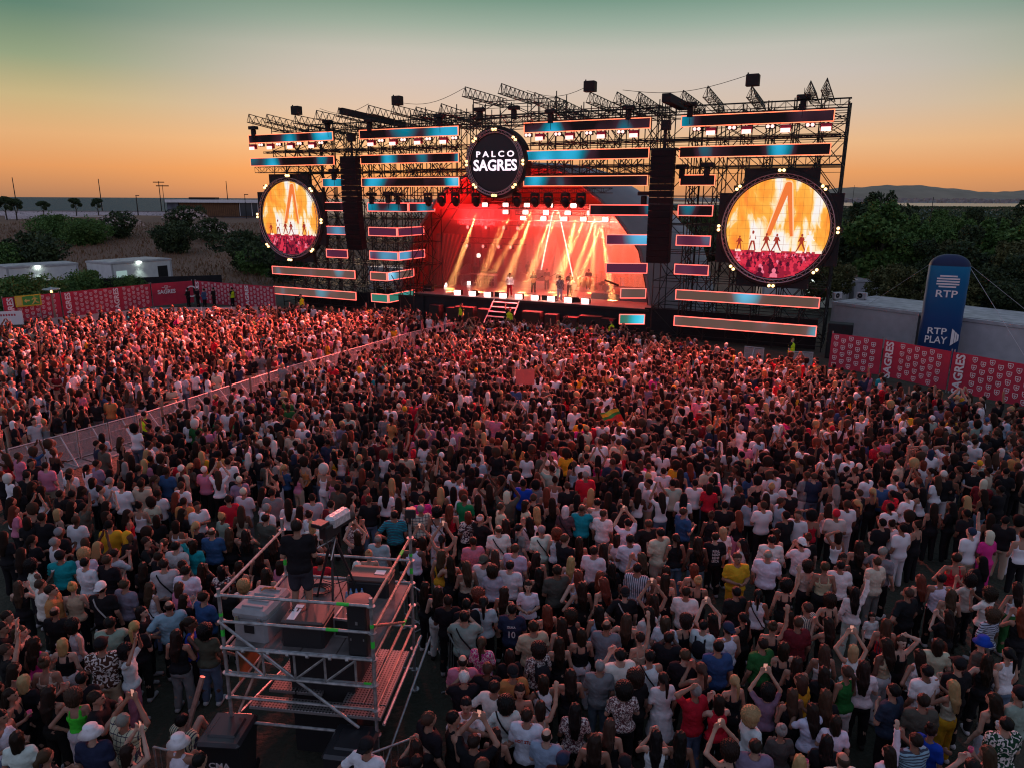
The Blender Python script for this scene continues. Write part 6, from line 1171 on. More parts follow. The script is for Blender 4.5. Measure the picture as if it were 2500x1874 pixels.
# one line per person seen in the photograph: tile x, tile y, hair (colour + style), top (colour + style), bottoms, pose, extras
# extras: L R C facing, s bag strap, q backpack, ! child, 1-6 pattern (1 stripe 2 upright stripe 3 plaid 4 leaf 5 floral), J x print
TILES = {
'A': (0, 1374, 3.316, '''150 180 bl kv k 0|330 170 bs wt k 0|460 210 ds ot k 0|545 200 lu tv k 0|820 200 wk kt k 0 s|445 390 dz kt k 0|1010 170 bs gt k 0|1215 190 bl wv j 0 s|1455 190 bm pt k 1|1390 330 dz ct k 0|1470 300 dl kt k 0|1650 270 ds bt k 0|1545 480 dp Bv k 0 R|890 480 ks at k 0|1090 510 lp kt k 1|1150 390 km kt k 1 R|60 430 ds kv k 0 R|30 520 ds kt k 0 R|165 550 bp kv k 3 R|600 500 kc lv k 0|280 640 dl Pv k 8|510 650 lm kb w 0|820 660 kh Tt t 0 4|1030 710 kc wt p 2|1430 580 dl kv g 0|1660 540 kc it j 0|120 850 dl kt k 0|320 830 bu tb k 0|200 940 lm kt k 0|95 1050 dl kb k 8 R|400 1040 dl kb k 0|600 1070 bc Gb w 0|780 1090 ds kt k 0 R|660 930 ks kt k 0|1000 1270 gs Ts t 2 3|740 1370 wf nt k 0|140 1410 dm wt k 0|370 1560 bp kt k 0|1040 1520 dm kb k 2|1480 1270 ks Ts j 9 2|1450 1450 wf wv k 1|1620 1590 ks kt k 1|5 1240 kl wv j 0|50 700 bs kt k 2|10 1000 dl kt k 0'''),
'B': (440, 1180, 2.389, '''185 280 bz bt k 0|245 190 lu at k 0 1|280 90 ds rt k 0|370 45 Th lt g 0|355 150 bl tb k 1|285 280 bl kv k 0|380 290 dl kv k 0|480 40 dl wt k 0|535 50 ds gt k 0|500 200 ds it k 0|505 140 gs wt k 0|460 400 dl kv k 0|540 330 dl kt k 0|330 480 dm kv k 0|370 590 lc wt k 0|255 500 km Vt k 0 4|260 610 ds kt k 0|500 520 dl kv k 0|630 110 dl wt k 0|700 150 dl wv k 0|755 180 du wt k 0|770 80 ds lt k 0 1|920 20 ds it k 0|880 120 ds mt k 0|1000 70 dl kv k 0|1100 90 bs kt j 0|1080 30 ks mt k 0|1200 40 kl wt k 0|1275 100 dl wv k 0|1250 180 ds Ct k 0 1|1155 320 gz ct k 0|1015 220 ds Vt k 0 5|1030 300 dm kv k 2|1100 410 lu tb k 0|1030 480 wl kt k 0|780 320 dl kv k 0|770 240 lm wt k 0|690 320 dm rt k 0|590 470 dm pt k 0|815 450 ds rt k 0|1090 1530 kk wt k 0'''),
'C': (0, 1180, 4.424, '''205 60 dl kt k 0 C|330 20 dl kt k 0|450 60 dl wb k 0|650 110 ds kv k 3|780 110 ks kt k 0|890 60 dl kt k 0|1085 60 du kv k 0|1310 20 bs wt k 0 M|1190 -30 gs lt k 0 1|1000 -30 dm lt k 0|1520 0 ds tt k 0|1705 100 ds wt k 0|1620 190 dc Tt k 0|1960 20 bz wt k 0|1900 130 rl kt k 0|1985 190 ds ot k 0|2110 240 ds wt k 0|120 190 dl wb k 0|150 280 rl pt k 0|360 260 bc kb k 2|630 310 lm kb k 1|430 360 ds kt k 0|320 400 dm kt k 0|770 230 dl kb k 0|900 250 ks it k 3|1150 230 dl kt k 2|1150 340 dm kt k 0|1180 440 kz yt k 0 1|1380 320 dl rb j 0|1510 230 ku wb k 0|1690 380 dm kt k 0 C|1900 440 dm wv k 0 s|2120 450 lp kt k 0|1990 300 dl kt k 0|820 390 bz wt k 8|640 520 gh kt k 0|40 560 dl kt k 0|350 600 dp kt k 0|590 630 gs wt k 0|650 780 kh Ct k 0|230 740 dl kt k 0|350 870 kc wv k 8|920 630 bm kt k 1|1040 680 ll kv k 2|930 740 lc wt k 0|920 850 ks wt k 0|1160 820 bs kt k 0|1240 750 ds lt k 0|1380 560 yf kt k 0|1600 620 ds kt k 0 R|1760 640 bp kt k 0|1600 520 dc kt k 0|1950 660 ks lt k 0|2040 660 dm Ct k 7|1680 800 ds kt k 0|1590 880 dl kt k 0|1830 860 ds lt k 0 s|1930 890 ds kt k 0|2040 900 ds wt k 0|2130 930 dl kt k 0'''),
'D': (1000, 1180, 4.424, '''110 20 ks kv k 0|270 40 dl wb k 0|370 70 ll kv k 0|450 80 kl wt k 0|560 110 rc wt k 0|625 150 bz Et k 0|710 160 dl kb k 0|860 40 dl kv k 2|1050 120 Tw it k 2|1230 -10 ks Bt k 0|1340 150 bs kt k 0|1480 80 rl wb k 0|1540 190 dl kb k 0|1700 20 bs kv k 0|1810 150 kl kv k 0|1960 90 ll tb k 0|2030 200 ks wv k 0|2150 130 dl kt k 0|130 170 bs Pt k 0|120 270 gs Ts k 0 3|310 290 kc wb w 0 s|420 270 rl rb k 0|630 340 rm Vt k 0 4|765 370 wz kt k 0|990 250 bs Ts k 0 R|1260 220 dm Ts k 0 R|1370 290 ll kt k 0|1685 280 wm Vs k 0 s|1860 260 bz Ct k 0|2090 320 bs wt g 0|1060 430 dl kt k 0|1160 470 kp gt k 0 q|1290 400 kl wt k 0 s|960 490 bz wt k 0 s|1465 500 gs wt t 0 s|1545 530 rc wv k 0|1690 590 bs kt k 0|1820 620 dl kb k 0|1995 720 ds wt k 0|2090 690 dl kb k 0|50 640 ds wv k 0|130 620 dm kb k 2|350 600 kp tb k 2|685 620 ds pt k 0|350 760 bl yv w 3|450 830 dl kb k 0|605 880 bl tb k 1|820 840 ik wt k 0|880 920 dc lt k 0|920 760 bl tb k 0|1085 880 ks wt k 0|1140 700 bs lt k 0|1370 780 dl kv k 0|1400 930 kl kv k 0|1590 930 ds it k 0|1745 830 ll wv k 0|1820 990 rl wb k 0|2060 1010 rl kt k 0|2180 900 kl kt k 0'''),
'E': (1500, 1180, 4.424, '''130 100 dl kv k 0|255 90 dl wb k 0|510 130 dl wt j 2|630 -10 ks at k 0|370 -10 ks lt t 0 2|750 140 kl wt j 0|870 -10 ks wt k 0|1030 30 dm rt k 0|1340 60 bs kt k 0|1190 230 ks kt w 0|1470 170 kp ct k 0 1|1610 230 bs wt k 0|1640 140 dl kv k 0|1700 30 lu wt k 0|1890 90 ks kt k 0|1800 190 bs ct k 0|1880 10 bs wt k 0|70 260 ks kt k 0|140 420 ks wt k 2|365 430 bs kt k 0|750 300 bs bt k 0 R|1045 340 bu kv m 0|1340 330 rl kv p 0|1170 510 lm wt k 0|900 620 dl kv j 0|1090 570 ds kt k 0 Z|1850 340 ks kt k 0 D|1990 330 bs wt k 0|2120 330 kc rb k 7|1380 640 kl lt k 0|1330 800 bs yt y 1 C|1700 600 ks wh k 0|1760 530 dl kv k 0|1660 760 gz wt k 8|2020 640 wk wt k 0|2090 580 bu kt k 0|2120 890 dc tb k 0|40 590 dm wv k 0|155 590 ks wt k 0|525 530 ks Tt t 0|630 580 dp kv j 0|290 790 bl tb k 0|250 910 ks lt k 0 2|560 950 dl kb k 0|870 940 rm kb k 0|890 1020 lu kb k 0'''),
'F': (2000, 1180, 4.424, '''180 50 gl Vb k 0|430 100 bs kt k 0|575 80 lp kv k 0|670 0 ds bv k 0|320 0 ks kt k 0|790 110 ks rt k 0|960 130 bs wt k 0|1110 80 kl wv k 0|880 20 nh kt k 0|100 250 dl wv k 0|185 320 rh Vt k 0 5|300 220 bs ws w 0 s|400 210 lp kv k 0|765 250 ks wt k 0 s|960 340 dc kt k 0|1240 250 dl kb k 0|1430 240 kl kt k 0|1590 170 ll kb k 0|1770 100 dl kb j 0|1960 60 ks kv k 0|1780 -10 Tw mv k 0|1590 320 ks kt k 0|1860 370 dl kb k 8|2000 390 ks kt t 0|2150 390 kc wb w 0|1650 520 nh wh t 3|1830 550 Tw Pd P 0|200 550 dm wv k 7|430 660 dl kb k 0|680 420 ks kv k 0|780 430 du wt g 0 R|900 480 ks wh w 0|1060 440 du kb k 0|690 730 gs gt k 0|620 840 bs Tt g 0|260 800 dl kb k 0 C|215 880 ks wt k 1|40 880 bs tb k 0|1480 800 ds rb k 0|1760 830 kl kt k 0|2140 850 du wv k 9|1090 1030 rl kb k 0'''),
'G': (2000, 1374, 3.316, '''290 230 kl wh w 3|80 290 dc kb k 0|70 480 dl kb k 0|430 430 dm wt k 0 !C|720 240 bs kt k 0|1060 220 bl tb k 8|1035 150 ks wv k 0|1215 130 kc lt k 0|1370 240 dc wt k 0|1600 190 dl wb e 0|1070 370 lm kt k 0 !|1040 430 dl kt k 0|1390 410 bc lt k 0 1|540 490 bl rb k 0 2|540 650 dl tb w 0|695 650 bl kb k 7 C|780 720 dl wv k 0|960 650 dm Tt k 0|1320 640 Bf it k 0|1360 780 dl kv k 0|1530 730 kp wv j 0|1130 820 kh kt k 0|40 700 bl wb k 0|50 880 dl kt k 0|340 840 dl wt k 0|275 700 lm wv k 2|230 870 bp ev w 0|600 1030 ks nt k 0|870 870 ks wt k 0|840 1110 ds it k 0|1080 990 ll tb y 0|40 1080 bl kt k 0|60 1240 dm wt k 0|1410 1100 dl kb w 0|1620 1060 kk at k 0|60 1440 kl kt k 0|1510 1300 ks at k 8 4|910 1350 du Bt k 0 R|780 1430 ds ct k 0 1|560 1530 dl wh k 3|190 1590 bz wt k 0|1360 1530 bl kb k 8|1240 1640 ks it k 0|1640 400 rl kv k 0|1000 640 rl kb k 0 !'''),
'H': (1500, 1374, 3.316, '''85 240 kk kt k 0 s|320 290 dl wb k 2|300 400 kl lt k 0|100 450 bl kb k 0|580 230 ds wt k 0|415 110 dl kb k 1|790 450 kl wb w 2|985 230 ks kt k 0|1165 250 kp wv k 0 s|1390 170 kc kb k 3|400 460 bm wt k 0|595 470 dc kb k 0|690 490 ks wt k 0 q|1040 440 kp kv k 0|920 530 nk wv k 0|440 600 ks kt k 0|205 600 ds tb k 3|1280 510 bu kb k 3|1560 360 bs Tt k 0 2|1480 470 bs mt k 0|1420 430 dl kb k 0|840 670 ks bt k 0|1205 650 ds et k 0|570 740 bs kt k 0|285 750 ks wv k 0 s|45 740 ks wt k 0|1360 680 dm kb k 0|1480 800 dl kb k 0|700 850 bp kb k 0|970 950 lp kb k 0|660 1030 gs rt j 7|395 930 dp wd w 0|160 920 dc kt k 0|80 1010 kc Vt k 0 5|840 1110 dm rv k 0|1240 1030 kc vt k 2|1500 960 bm yt k 0|1480 1070 bl kv k 0|1120 1230 lc wt k 0|1350 1350 gu it k 0|350 1400 kl wv k 0|520 1410 kl kb k 0|920 1500 dc kb k 2|1140 1480 ds vt k 0|1500 1600 ll kb k 8|80 1620 kk kt k 0|1640 1180 dl wt k 0'''),
'I': (1000, 1374, 3.316, '''140 190 dl kt k 0|220 220 dl kb w 0|310 300 ds kt k 0|460 330 ks kt k 0|540 250 rc kt k 0|600 310 kp lt k 0|445 430 ks at k 0 s|770 230 dl tb k 0|960 180 dm wt k 1 C|1050 180 bc wt k 0 !|830 370 ks nt k 0 X|1000 510 ds tt k 0|1110 380 rl kb k 0|1230 480 dl kv k 0|1300 420 dc kv k 0|1210 640 dl kb k 0|1390 180 dl kb k 0|1560 140 rl kb k 0|1530 380 kl cv k 0|1595 500 dz gt k 0|585 640 bp Pt k 0 5|430 790 dz pt k 0|440 920 ws kt k 0|630 850 bs kt k 0 A|835 880 kk ot k 0|1040 690 dc Vt k 0 5q|700 1010 ds wt k 0|880 1040 dm kb k 0 C|780 1110 kc wt k 0 s|455 1150 ks wt k 0 C|345 1250 ks kv k 8 R|170 1260 bs kt k 0|950 1230 ds wt k 0 H|1060 1160 dm tb k 3|1080 950 dm wv k 0 s|1300 900 dl kb k 0|1540 830 gs gt j 0|1340 1180 kl Vt k 0 5|1110 1390 dz ct k 0|1240 1600 nh kt k 0|1620 1310 bl kb k 0|540 1430 ds kt k 2|680 1390 dl kb k 0|590 1640 bs kt k 0|50 1480 dl kt k 0|60 1610 ks kt k 0|1390 570 dm kb w 0|1500 1430 dl kb k 0|810 740 dm kt k 0'''),
}
PAT = {'1': 'stripe', '2': 'vstripe', '3': 'plaid', '4': 'leaf', '5': 'floral'}
rp = random.Random(21); FOCUS = SP(25, 4); people = []
for key, (ox, oy, s, txt) in TILES.items():
    for ln in txt.split('|'):
        f = ln.split(); px, py = ox + float(f[0]) / s, oy + float(f[1]) / s; ex = f[6] if len(f) > 6 else ''
        sc_h = (rp.uniform(1.0, 1.07) if f[2][1] in 'lmpuc' else rp.uniform(1.04, 1.12)) * (.68 if '!' in ex else 1); 
        x, y, _ = at(px, py, 1.64 * sc_h - (.76 * sc_h if f[5] == '9' else 0)); pose = int(f[5])
        if pose == 0: pose = rp.choice([0, 0, 1, 5, 4, 10, 6]) if '!' not in ex else 0
        people.append(dict(x=x, y=y, px=px, py=py, hair=f[2], top=f[3], bot=f[4], pose=pose, ex=ex, s=sc_h, d=math.hypot(x, y), ann=1))
# push apart people that would overlap
for it in range(6):
    for i, a in enumerate(people):
        for b in people[i + 1:]:
            dx, dy = b['x'] - a['x'], b['y'] - a['y']; q = dx * dx + dy * dy
            if q < .40 ** 2:
                q = math.sqrt(q) + 1e-4; k = (.40 - q) / 2 / q; a['x'] -= dx * k; a['y'] -= dy * k; b['x'] += dx * k; b['y'] += dy * k
inplat = lambda x, y, m: (lambda p: -m < p.x < 2.9 + m and -m < p.y < 2.5 + m)(Matrix.Rotation(R(7), 3, 'Z') @ (Vector((x, y, 0)) - TC))
for p in people:
    for _ in range(30):
        if inplat(p['x'], p['y'], .3):
            q = Vector((p['x'], p['y'])) - Vector((TC.x + 1.5, TC.y + 1.1)); q.normalize(); p['x'] += q.x * .08; p['y'] += q.y * .08
# the rest of the audience
poly = [(-46, 12), (-45, 50), (-40.5, 56), (-37.3, 59.0), (-33.2, 65.6), (-30.6, 68.2), (-21.8, 64.0)] + [tuple(SP(u, v)[:2]) for u, v in ((1, -.9), (14, -.9), (16, -1.2), (35, -1.2), (37.5, -1.3), (47, -1.3))] + [(18.6, 42.0), (20.9, 40.2), (22.8, 37.0), (25.9, 32.2), (31, 24), (31, 12)]
def inside(x, y, pg):
    c = False; j = len(pg) - 1
    for i in range(len(pg)):
        if (pg[i][1] > y) != (pg[j][1] > y) and x < (pg[j][0] - pg[i][0]) * (y - pg[i][1]) / (pg[j][1] - pg[i][1]) + pg[i][0]: c = not c
        j = i
    return c
def segd(x, y, a, b):
    t = max(0, min(1, ((x - a[0]) * (b[0] - a[0]) + (y - a[1]) * (b[1] - a[1])) / ((b[0] - a[0]) ** 2 + (b[1] - a[1]) ** 2))); return math.hypot(x - a[0] - t * (b[0] - a[0]), y - a[1] - t * (b[1] - a[1])), (b[0] - a[0]) * (y - a[1]) - (b[1] - a[1]) * (x - a[0])
def proj(x, y, z):
    dz = z - CH; zc = y * math.cos(PITCH) - dz * math.sin(PITCH); yc = y * math.sin(PITCH) + dz * math.cos(PITCH); xn, yn = x / zc, yc / zc; c, s = math.cos(ROLL), math.sin(ROLL); return 1250 + F * (xn * c + yn * s), 937 - F * (-xn * s + yn * c)
FRONT = [(-60, 800), (120, 776), (222, 765), (380, 755), (475, 750), (580, 748), (760, 748), (1000, 752), (1060, 764), (1150, 775), (1300, 785), (1440, 790), (1520, 796), (1600, 808), (1650, 822), (1760, 842), (1850, 866), (1960, 872), (2040, 898), (2140, 918), (2320, 948), (2430, 978), (2560, 1000)]
def fy(px):
    for (a, b), (c, d) in zip(FRONT, FRONT[1:]):
        if px <= c: return b + (d - b) * (px - a) / (c - a)
    return 1000
guards = [(17.15, 43.2), (-14.4, 26.6), (-18.4, 62.0), (-26.2, 66.6), (-28.2, 65.3), (-30.2, 66.4)]
step = .60; yy = 12.0; row = 0; npool = {}
for p in people: npool.setdefault((int(p['x'] // 1), int(p['y'] // 1)), []).append(p)
while yy < 71:
    xx = -46 + (row % 2) * step / 2
    while xx < 31:
        x, y = xx + rp.uniform(-.3, .3), yy + rp.uniform(-.28, .28); xx += step * (1.08 if x < -12 and y < 60 else 1.0)
        if rp.random() < .04 + .34 * max(0, math.sin(x * .55 + math.sin(y * .4) * 2) * math.sin(y * .6 + x * .23)) + (.22 if x < -13 and y < 56 else 0): continue
        px, py = proj(x, y, 1.72)
        if not (-40 < px < 2540) or py > 1178 or not inside(x, y, poly): continue
        if py < fy(px): continue
        if any((x - g[0]) ** 2 + (y - g[1]) ** 2 < .6 for g in guards): continue
        ds = [segd(x, y, a, b) for a, b in zip(pts, pts[1:])]; dm, sd = min(ds); 
        if dm < .32 or (sd < 0 and (dm < 1.05 or (dm < 2.5 and rp.random() < .95))): continue
        if any((x - q['x']) ** 2 + (y - q['y']) ** 2 < .2 for i in (-1, 0, 1) for j in (-1, 0, 1) for q in npool.get((int(x // 1) + i, int(y // 1) + j), [])): continue
        fem = rp.random() < .6; hst = rp.choice('lllmpcul') if fem else rp.choice('sssszsc'); hc = rp.choice('kkkkkddddddbbbblr') if rp.random() > .05 else rp.choice('gw')
        hair = hc + hst; q = rp.random()
        if q < .05: hair = rp.choice('wwkkTnrby') + rp.choice('hkf')
        tc_ = rp.choices('kwlginbcrmpPyoeatTvCE', [54, 24, 4, 5, 5, 5, 3, 3, 4, 2, 4, 1, 1.2, 1.5, 1, 2, 3, 3, 2, .7, .5])[0]; tt = rp.choice('bbvvttd' if fem else 'tttttsv'); ex = ''
        if rp.random() < .07: ex = rp.choice('12345')
        people.append(dict(x=x, y=y, px=px, py=py, hair=hair, top=tc_ + tt, bot=rp.choice('kkkkjjjwgt'), pose=rp.choices([0, 1, 5, 4, 2, 3, 6, 8, 10, 7], [42, 18, 8, 8, 5, 4, 4, 5, 4, 2])[0], ex=ex, s=(rp.uniform(.98, 1.06) if fem else rp.uniform(1.03, 1.13)), d=math.hypot(x, y), ann=0))
    yy += step * .9; row += 1
people.sort(key=lambda p: p['d'])
near, rest = people[:300], people[300:]
print('PEOPLE', len(people), 'near max dist', near[-1]['d'])

def gender(p): return 'f' if (p['hair'][1] in 'lmpuc' or p['top'][1] in 'bd') and p['hair'][1] not in 'z' else 'm'
def words(p):
    h = p['hair']; top = p['top']
    if h[1] in 'hkfw': hw = {'h': '{} cap', 'k': '{} backwards cap', 'f': '{} bucket hat', 'w': '{} straw hat'}[h[1]].format('straw' if h[1] == 'w' else COLR.get(h[0], ((0,), 'grey'))[1]).replace('straw straw', 'straw')
    else: hw = HST[h[1]].format(HCOL[h[0]][1])
    pt = next((PAT[c] for c in p['ex'] if c in PAT), None); pw = {'stripe': 'striped ', 'vstripe': 'upright striped ', 'plaid': 'plaid ', 'leaf': 'leaf patterned ', 'floral': 'floral ', None: ''}[pt]; cw = COLR[top[0]][1]
    if cw == 'floral': cw = '' ; pw = pw or 'embroidered '
    return hw, (pw + cw + ' ' + TST[top[1]]).replace('  ', ' ').strip()
used = {}
def label_for(p, idx, pool):
    hw, tw = words(p); who = 'child' if '!' in p['ex'] else 'person'; base = '%s with %s in %s' % (who, hw, tw); ps = PST[p['pose']]
    cands = [base]
    if 's' in p['ex']: cands.append(base + ', bag strap across the back')
    if 'q' in p['ex']: cands.append(base + ', wearing a backpack')
    for c, w_ in (('M', 'cigarette print on the back'), ('X', 'jersey number 10 on the back'), ('D', 'yellow number 24'), ('Z', 'white graffiti print'), ('H', 'red lettering on the back')):
        if c in p['ex']: cands = [base + ', ' + w_]
    if ps: cands.append(base + ', ' + ps)
    bw = {'k': '', 'j': ' and jeans', 'w': ' and white trousers', 'g': ' and grey trousers', 't': ' and beige shorts', 'p': ' and pink trousers', 'y': ' and mustard trousers', 'm': ' and dark red trousers', 'e': ' and green trousers', 'P': '', 'a': ''}.get(p['bot'], '')
    if bw: cands.append(base + bw)
    nb = sorted([q for q in pool if q is not p and abs(q['px'] - p['px']) < 170 and abs(q['py'] - p['py']) < 130], key=lambda q: (q['px'] - p['px']) ** 2 + (q['py'] - p['py']) ** 2)[:9]
    for q in nb:
        dx, dy = q['px'] - p['px'], q['py'] - p['py']; rel = ('left of' if dx > 0 else 'right of') if abs(dx) > abs(dy) else ('behind' if dy > 0 else 'in front of'); h2, t2 = words(q)
        for l in (base + ' ' + rel + ' ' + t2, base + ' ' + rel + ' ' + h2, base + (', ' + ps if ps else '') + ', ' + rel + ' ' + t2): cands.append(l)
    for q in nb[:6]:
        dx, dy = q['px'] - p['px'], q['py'] - p['py']; rel = ('left of' if dx > 0 else 'right of') if abs(dx) > abs(dy) else ('behind' if dy > 0 else 'in front of'); h2, t2 = words(q); cands.append('%s in %s %s %s in %s' % (who, tw, rel, h2, t2))
    for l in cands:
        if l not in used and 4 <= len(l.split()) <= 16: used[l] = 1; return l
    return cands[-1]
STRAP = None
def strap_mesh():
    pts_ = [(-.15, .02, 1.475), (-.13, -.09, 1.43), (-.07, -.145, 1.32), (0, -.158, 1.22), (.07, -.155, 1.12), (.14, -.14, 1.0), (.19, -.06, .93), (.195, .03, .95)]; mb = MB(); mb.path(pts_, .014, 6); m = mb.mesh('bag_strap'); m.materials.append(CL[None]); return m
def pack_mesh():
    P = [El((0, -.19, 1.20), (.15, .08, .20)), Cc((-.1, -.12, 1.42), (-.1, -.14, 1.2), .02, .02), Cc((.1, -.12, 1.42), (.1, -.14, 1.2), .02, .02)]; return sdf_mesh('backpack', CL[None], P, .018, .03)
def phone_thing(loc, rz, lab, glow):
    t = thing('phone', lab, 'phone', loc, rz, 'phones held up by the audience'); obj('phone_body', MB().bbox(-.038, .038, -.005, .005, -.075, .075, .004), M['case_black'], t); obj('display', MB().box(-.034, .034, -.0075, -.0055, -.068, .068), M['phone_screen'], t); return t
M['phone_screen'] = mat('phone_screen', (.1, .1, .1), .2, emis=(1, .45, .35), estr=.55)
M['cup'] = mat('cup', (.6, .55, .55), .4); M['cup_pink'] = mat('cup_pink', (.6, .08, .2), .35)
def person_obj(p, lab=None, cat='person', group='people in the audience', tgt=None, extra=None):
    g = gender(p); pose = p['pose']; sit = pose == 9; skin = SKT[p.get('tone', rp.choices(range(7), [6, 6, 5, 4, 4, 1.2, 1.5])[0])]
    b = bpy.data.objects.new('person', P_body(pose, g)); COL.objects.link(b); b.color = skin + (1,); s = p['s']; p.setdefault('w', rp.uniform(.94, 1.12)); b.scale = (s * p['w'], s * p['w'], s)
    F_ = tgt or FOCUS; ang = math.atan2(F_[1] - p['y'], F_[0] - p['x']) - R(90); fe = p['ex']
    ang += R(75) if 'L' in fe else R(-70) if 'R' in fe else R(180) if 'C' in fe else R(rp.uniform(-28, 28) if rp.random() > .1 else rp.uniform(-80, 80))
    b.location = (p['x'], p['y'], p.get('z', 0)); b.rotation_euler = (0, 0, ang); tag(b, lab, cat, group); out = [b]
    def ch(nm, me, col):
        o = bpy.data.objects.new(nm, me); COL.objects.link(o); o.parent = b; o.color = tuple(col) + (1,); return o
    pt = next((PAT[c] for c in fe if c in PAT), None); j = lambda c: tuple(max(.004, v * rp.uniform(.88, 1.1)) for v in c)
    tcol = COLR[p['top'][0]][0]
    if p['top'][0] == 'V': tcol = (.05, .03, .04) if pt == 'leaf' else (.10, .05, .06)
    if pt == 'leaf' and p['top'][0] == 'T': tcol = (.06, .03, .02)
    if pt == 'leaf' and p['top'][0] == 'a': tcol = (.01, .05, .025)
    ch('top', P_top(p['top'][1] if p['top'][1] != 's' else 't', pose, g, pt), j(tcol))
    bt = {'j': (.10, .15, .22), 'k': (.014, .014, .016)}.get(p['bot']) or COLR[p['bot']][0]
    if p['top'][1] != 'd': ch('trousers' if p['bot'] != 't' else 'shorts', P_bot('s' if p['bot'] == 't' else 't', pose, g), j(bt))
    ch('footwear', P_shoes(sit), rp.choice([(.5, .5, .5), (.02, .02, .02), (.3, .3, .3)]))
    h = p['hair']
    if h[1] in 'hkfw':
        under = p.get('under') or ('l' if g == 'f' else 's'); ch('hair', P_hair(under if under != 'l' or h[1] != 'f' else 'm', sit), HCOL[rp.choice('kdb')][0]); o = ch('hat', P_hat(h[1], sit), COLR.get(h[0], COLR['g'])[0] if h[1] != 'w' else (.42, .27, .12)); o.scale = (1.06, 1.06, 1.0); o.location.z = .012
    else: ch('hair', P_hair(h[1], sit), j(HCOL[h[0]][0]))
    if 's' in fe: ch('bag_strap', cached('strap', strap_mesh), (.02, .02, .02) if p['top'][0] != 'k' else (.4, .38, .36))
    if 'q' in fe: ch('backpack', cached('pack', pack_mesh), (.015, .015, .02))
    for c, tx in (('M', (('Marlboro', .075, 1.27, (.03, .03, .04), .95), ('----', .03, 1.13, (.5, .05, .05), 1))), ('X', (('ZUKA', .062, 1.33, (.6, .6, .62), 1), ('10', .20, 1.16, (.6, .6, .62), .85))), ('D', (('V DINIS', .05, 1.33, (.55, .38, .04), 1), ('24', .22, 1.15, (.55, .38, .04), .85))), ('H', (('HOT STUFF', .072, 1.29, (.4, .04, .02), .85),)), ('A', (('ARMCA', .062, 1.27, (.55, .55, .55), .7), ('WINCA', .062, 1.19, (.55, .55, .55), .7))), ('Z', (('RENL', .09, 1.33, (.6, .6, .6), .8), ('NEG9', .09, 1.24, (.6, .6, .6), .8), ('RENF', .09, 1.15, (.6, .6, .6), .8), ('LECA', .09, 1.06, (.6, .6, .6), .8)))):
        if c in fe:
            for s_, sz, z, col, sx in tx: me = text_mesh(s_, sz, .002, .002, sx); me.transform(Matrix.Translation((0, -.158 if z > 1.1 else -.15, z))); me.materials.append(CL[None]); ch('print', me, col)
    Rz = Matrix.Rotation(ang, 3, 'Z'); base_l = (lab or 'person')
    def wp(v): q = Rz @ Vector((v[0] * s, v[1] * s, v[2] * s)); return (p['x'] + q.x, p['y'] + q.y, q.z + p.get('z', 0))
    who = ' '.join(words(p)[1].split()); 
    if pose == 2 and p.get('phone', 1): phone_thing(wp((0, .235, 1.95)), ang, uniq('phone held up by the person in %s with %s' % (who, words(p)[0]), p), 1)
    if pose == 8 and extra is None:
        t = thing('drink_cup', uniq('cup held by the person in %s with %s' % (who, words(p)[0]), p), 'cup', wp((.16, .33, 1.35)), 0, 'cups held by the audience'); obj('cup_body', MB().lathe([(.03, -.05), (.04, .06), (.036, .06), (.027, -.045)], n=14), M['cup'] if rp.random() < .5 else M['cup_pink'], t, True)
    return b
def uniq(l, p):
    k = l
    side = 'at the left' if p['px'] < 500 else 'left of centre' if p['px'] < 1100 else 'in the centre' if p['px'] < 1600 else 'right of centre' if p['px'] < 2050 else 'at the right'
    if k in used: k = ' '.join((l + ' ' + side).split()[:16])
    if k in used: k = ' '.join((l.replace(' the person', '').replace('phone held up by', 'raised phone of') + ' ' + side).split()[:16])
    used[k] = 1; return k
for i, p in enumerate(near): p['lab'] = label_for(p, i, near)
for p in near: person_obj(p, p['lab'])
# crew, guards and performers, each a person of its own
def vest_person(x, y, lab, hair='ks', **k):
    p = dict(x=x, y=y, px=0, py=0, hair=hair, top='kt', bot='k', pose=k.get('pose', 0), ex=k.get('ex', 'C'), s=1.1, z=k.get('z', 0)); b = person_obj(p, lab, group='guards in yellow vests'); 
    v = bpy.data.objects.new('safety_vest', P_top('v', p['pose'], 'm', None)); COL.objects.link(v); v.parent = b; v.color = (.55, .75, .02, 1); v.scale = (1.17, 1.22, 1.0); v.location.z = .02
    return b
vest_person(17.15, 43.2, 'guard in yellow vest standing before the far right led strips'); vest_person(-14.4, 26.9, 'guard in yellow vest beside the diagonal barrier in the crowd', ex=''); vest_person(-18.4, 62.2, 'guard in yellow vest under the bottom left led strip', ex=''); vest_person(-26.2, 66.9, 'guard in yellow vest standing in front of the left shield banner')
vest_person(-4.1, 57.2, 'guard in yellow vest in the stage pit left of the steps'); vest_person(-.2, 55.0, 'guard in yellow vest in the stage pit right of the steps', pose=3); vest_person(6.9, 49.6, 'guard in yellow vest and red cap at the right end of the pit', 'rh')
for x, y, l, tp in ((-30.0, 66.2, 'person in black leaning on the plain red banner, left one of the crew group', 'kt'), (-29.3, 66.6, 'person in black with white cap in the crew group by the plain banner', 'kt'), (-28.3, 65.7, 'person in blue jacket in the crew group by the shield banner', 'bh'), (-27.8, 66.6, 'tall person in black at the right end of the crew group', 'kt')):
    person_obj(dict(x=x, y=y, px=0, py=0, hair='wh' if 'white cap' in l else 'ks', top=tp, bot='k', pose=5, ex='C', s=1.12), l, group='crew by the left banner')
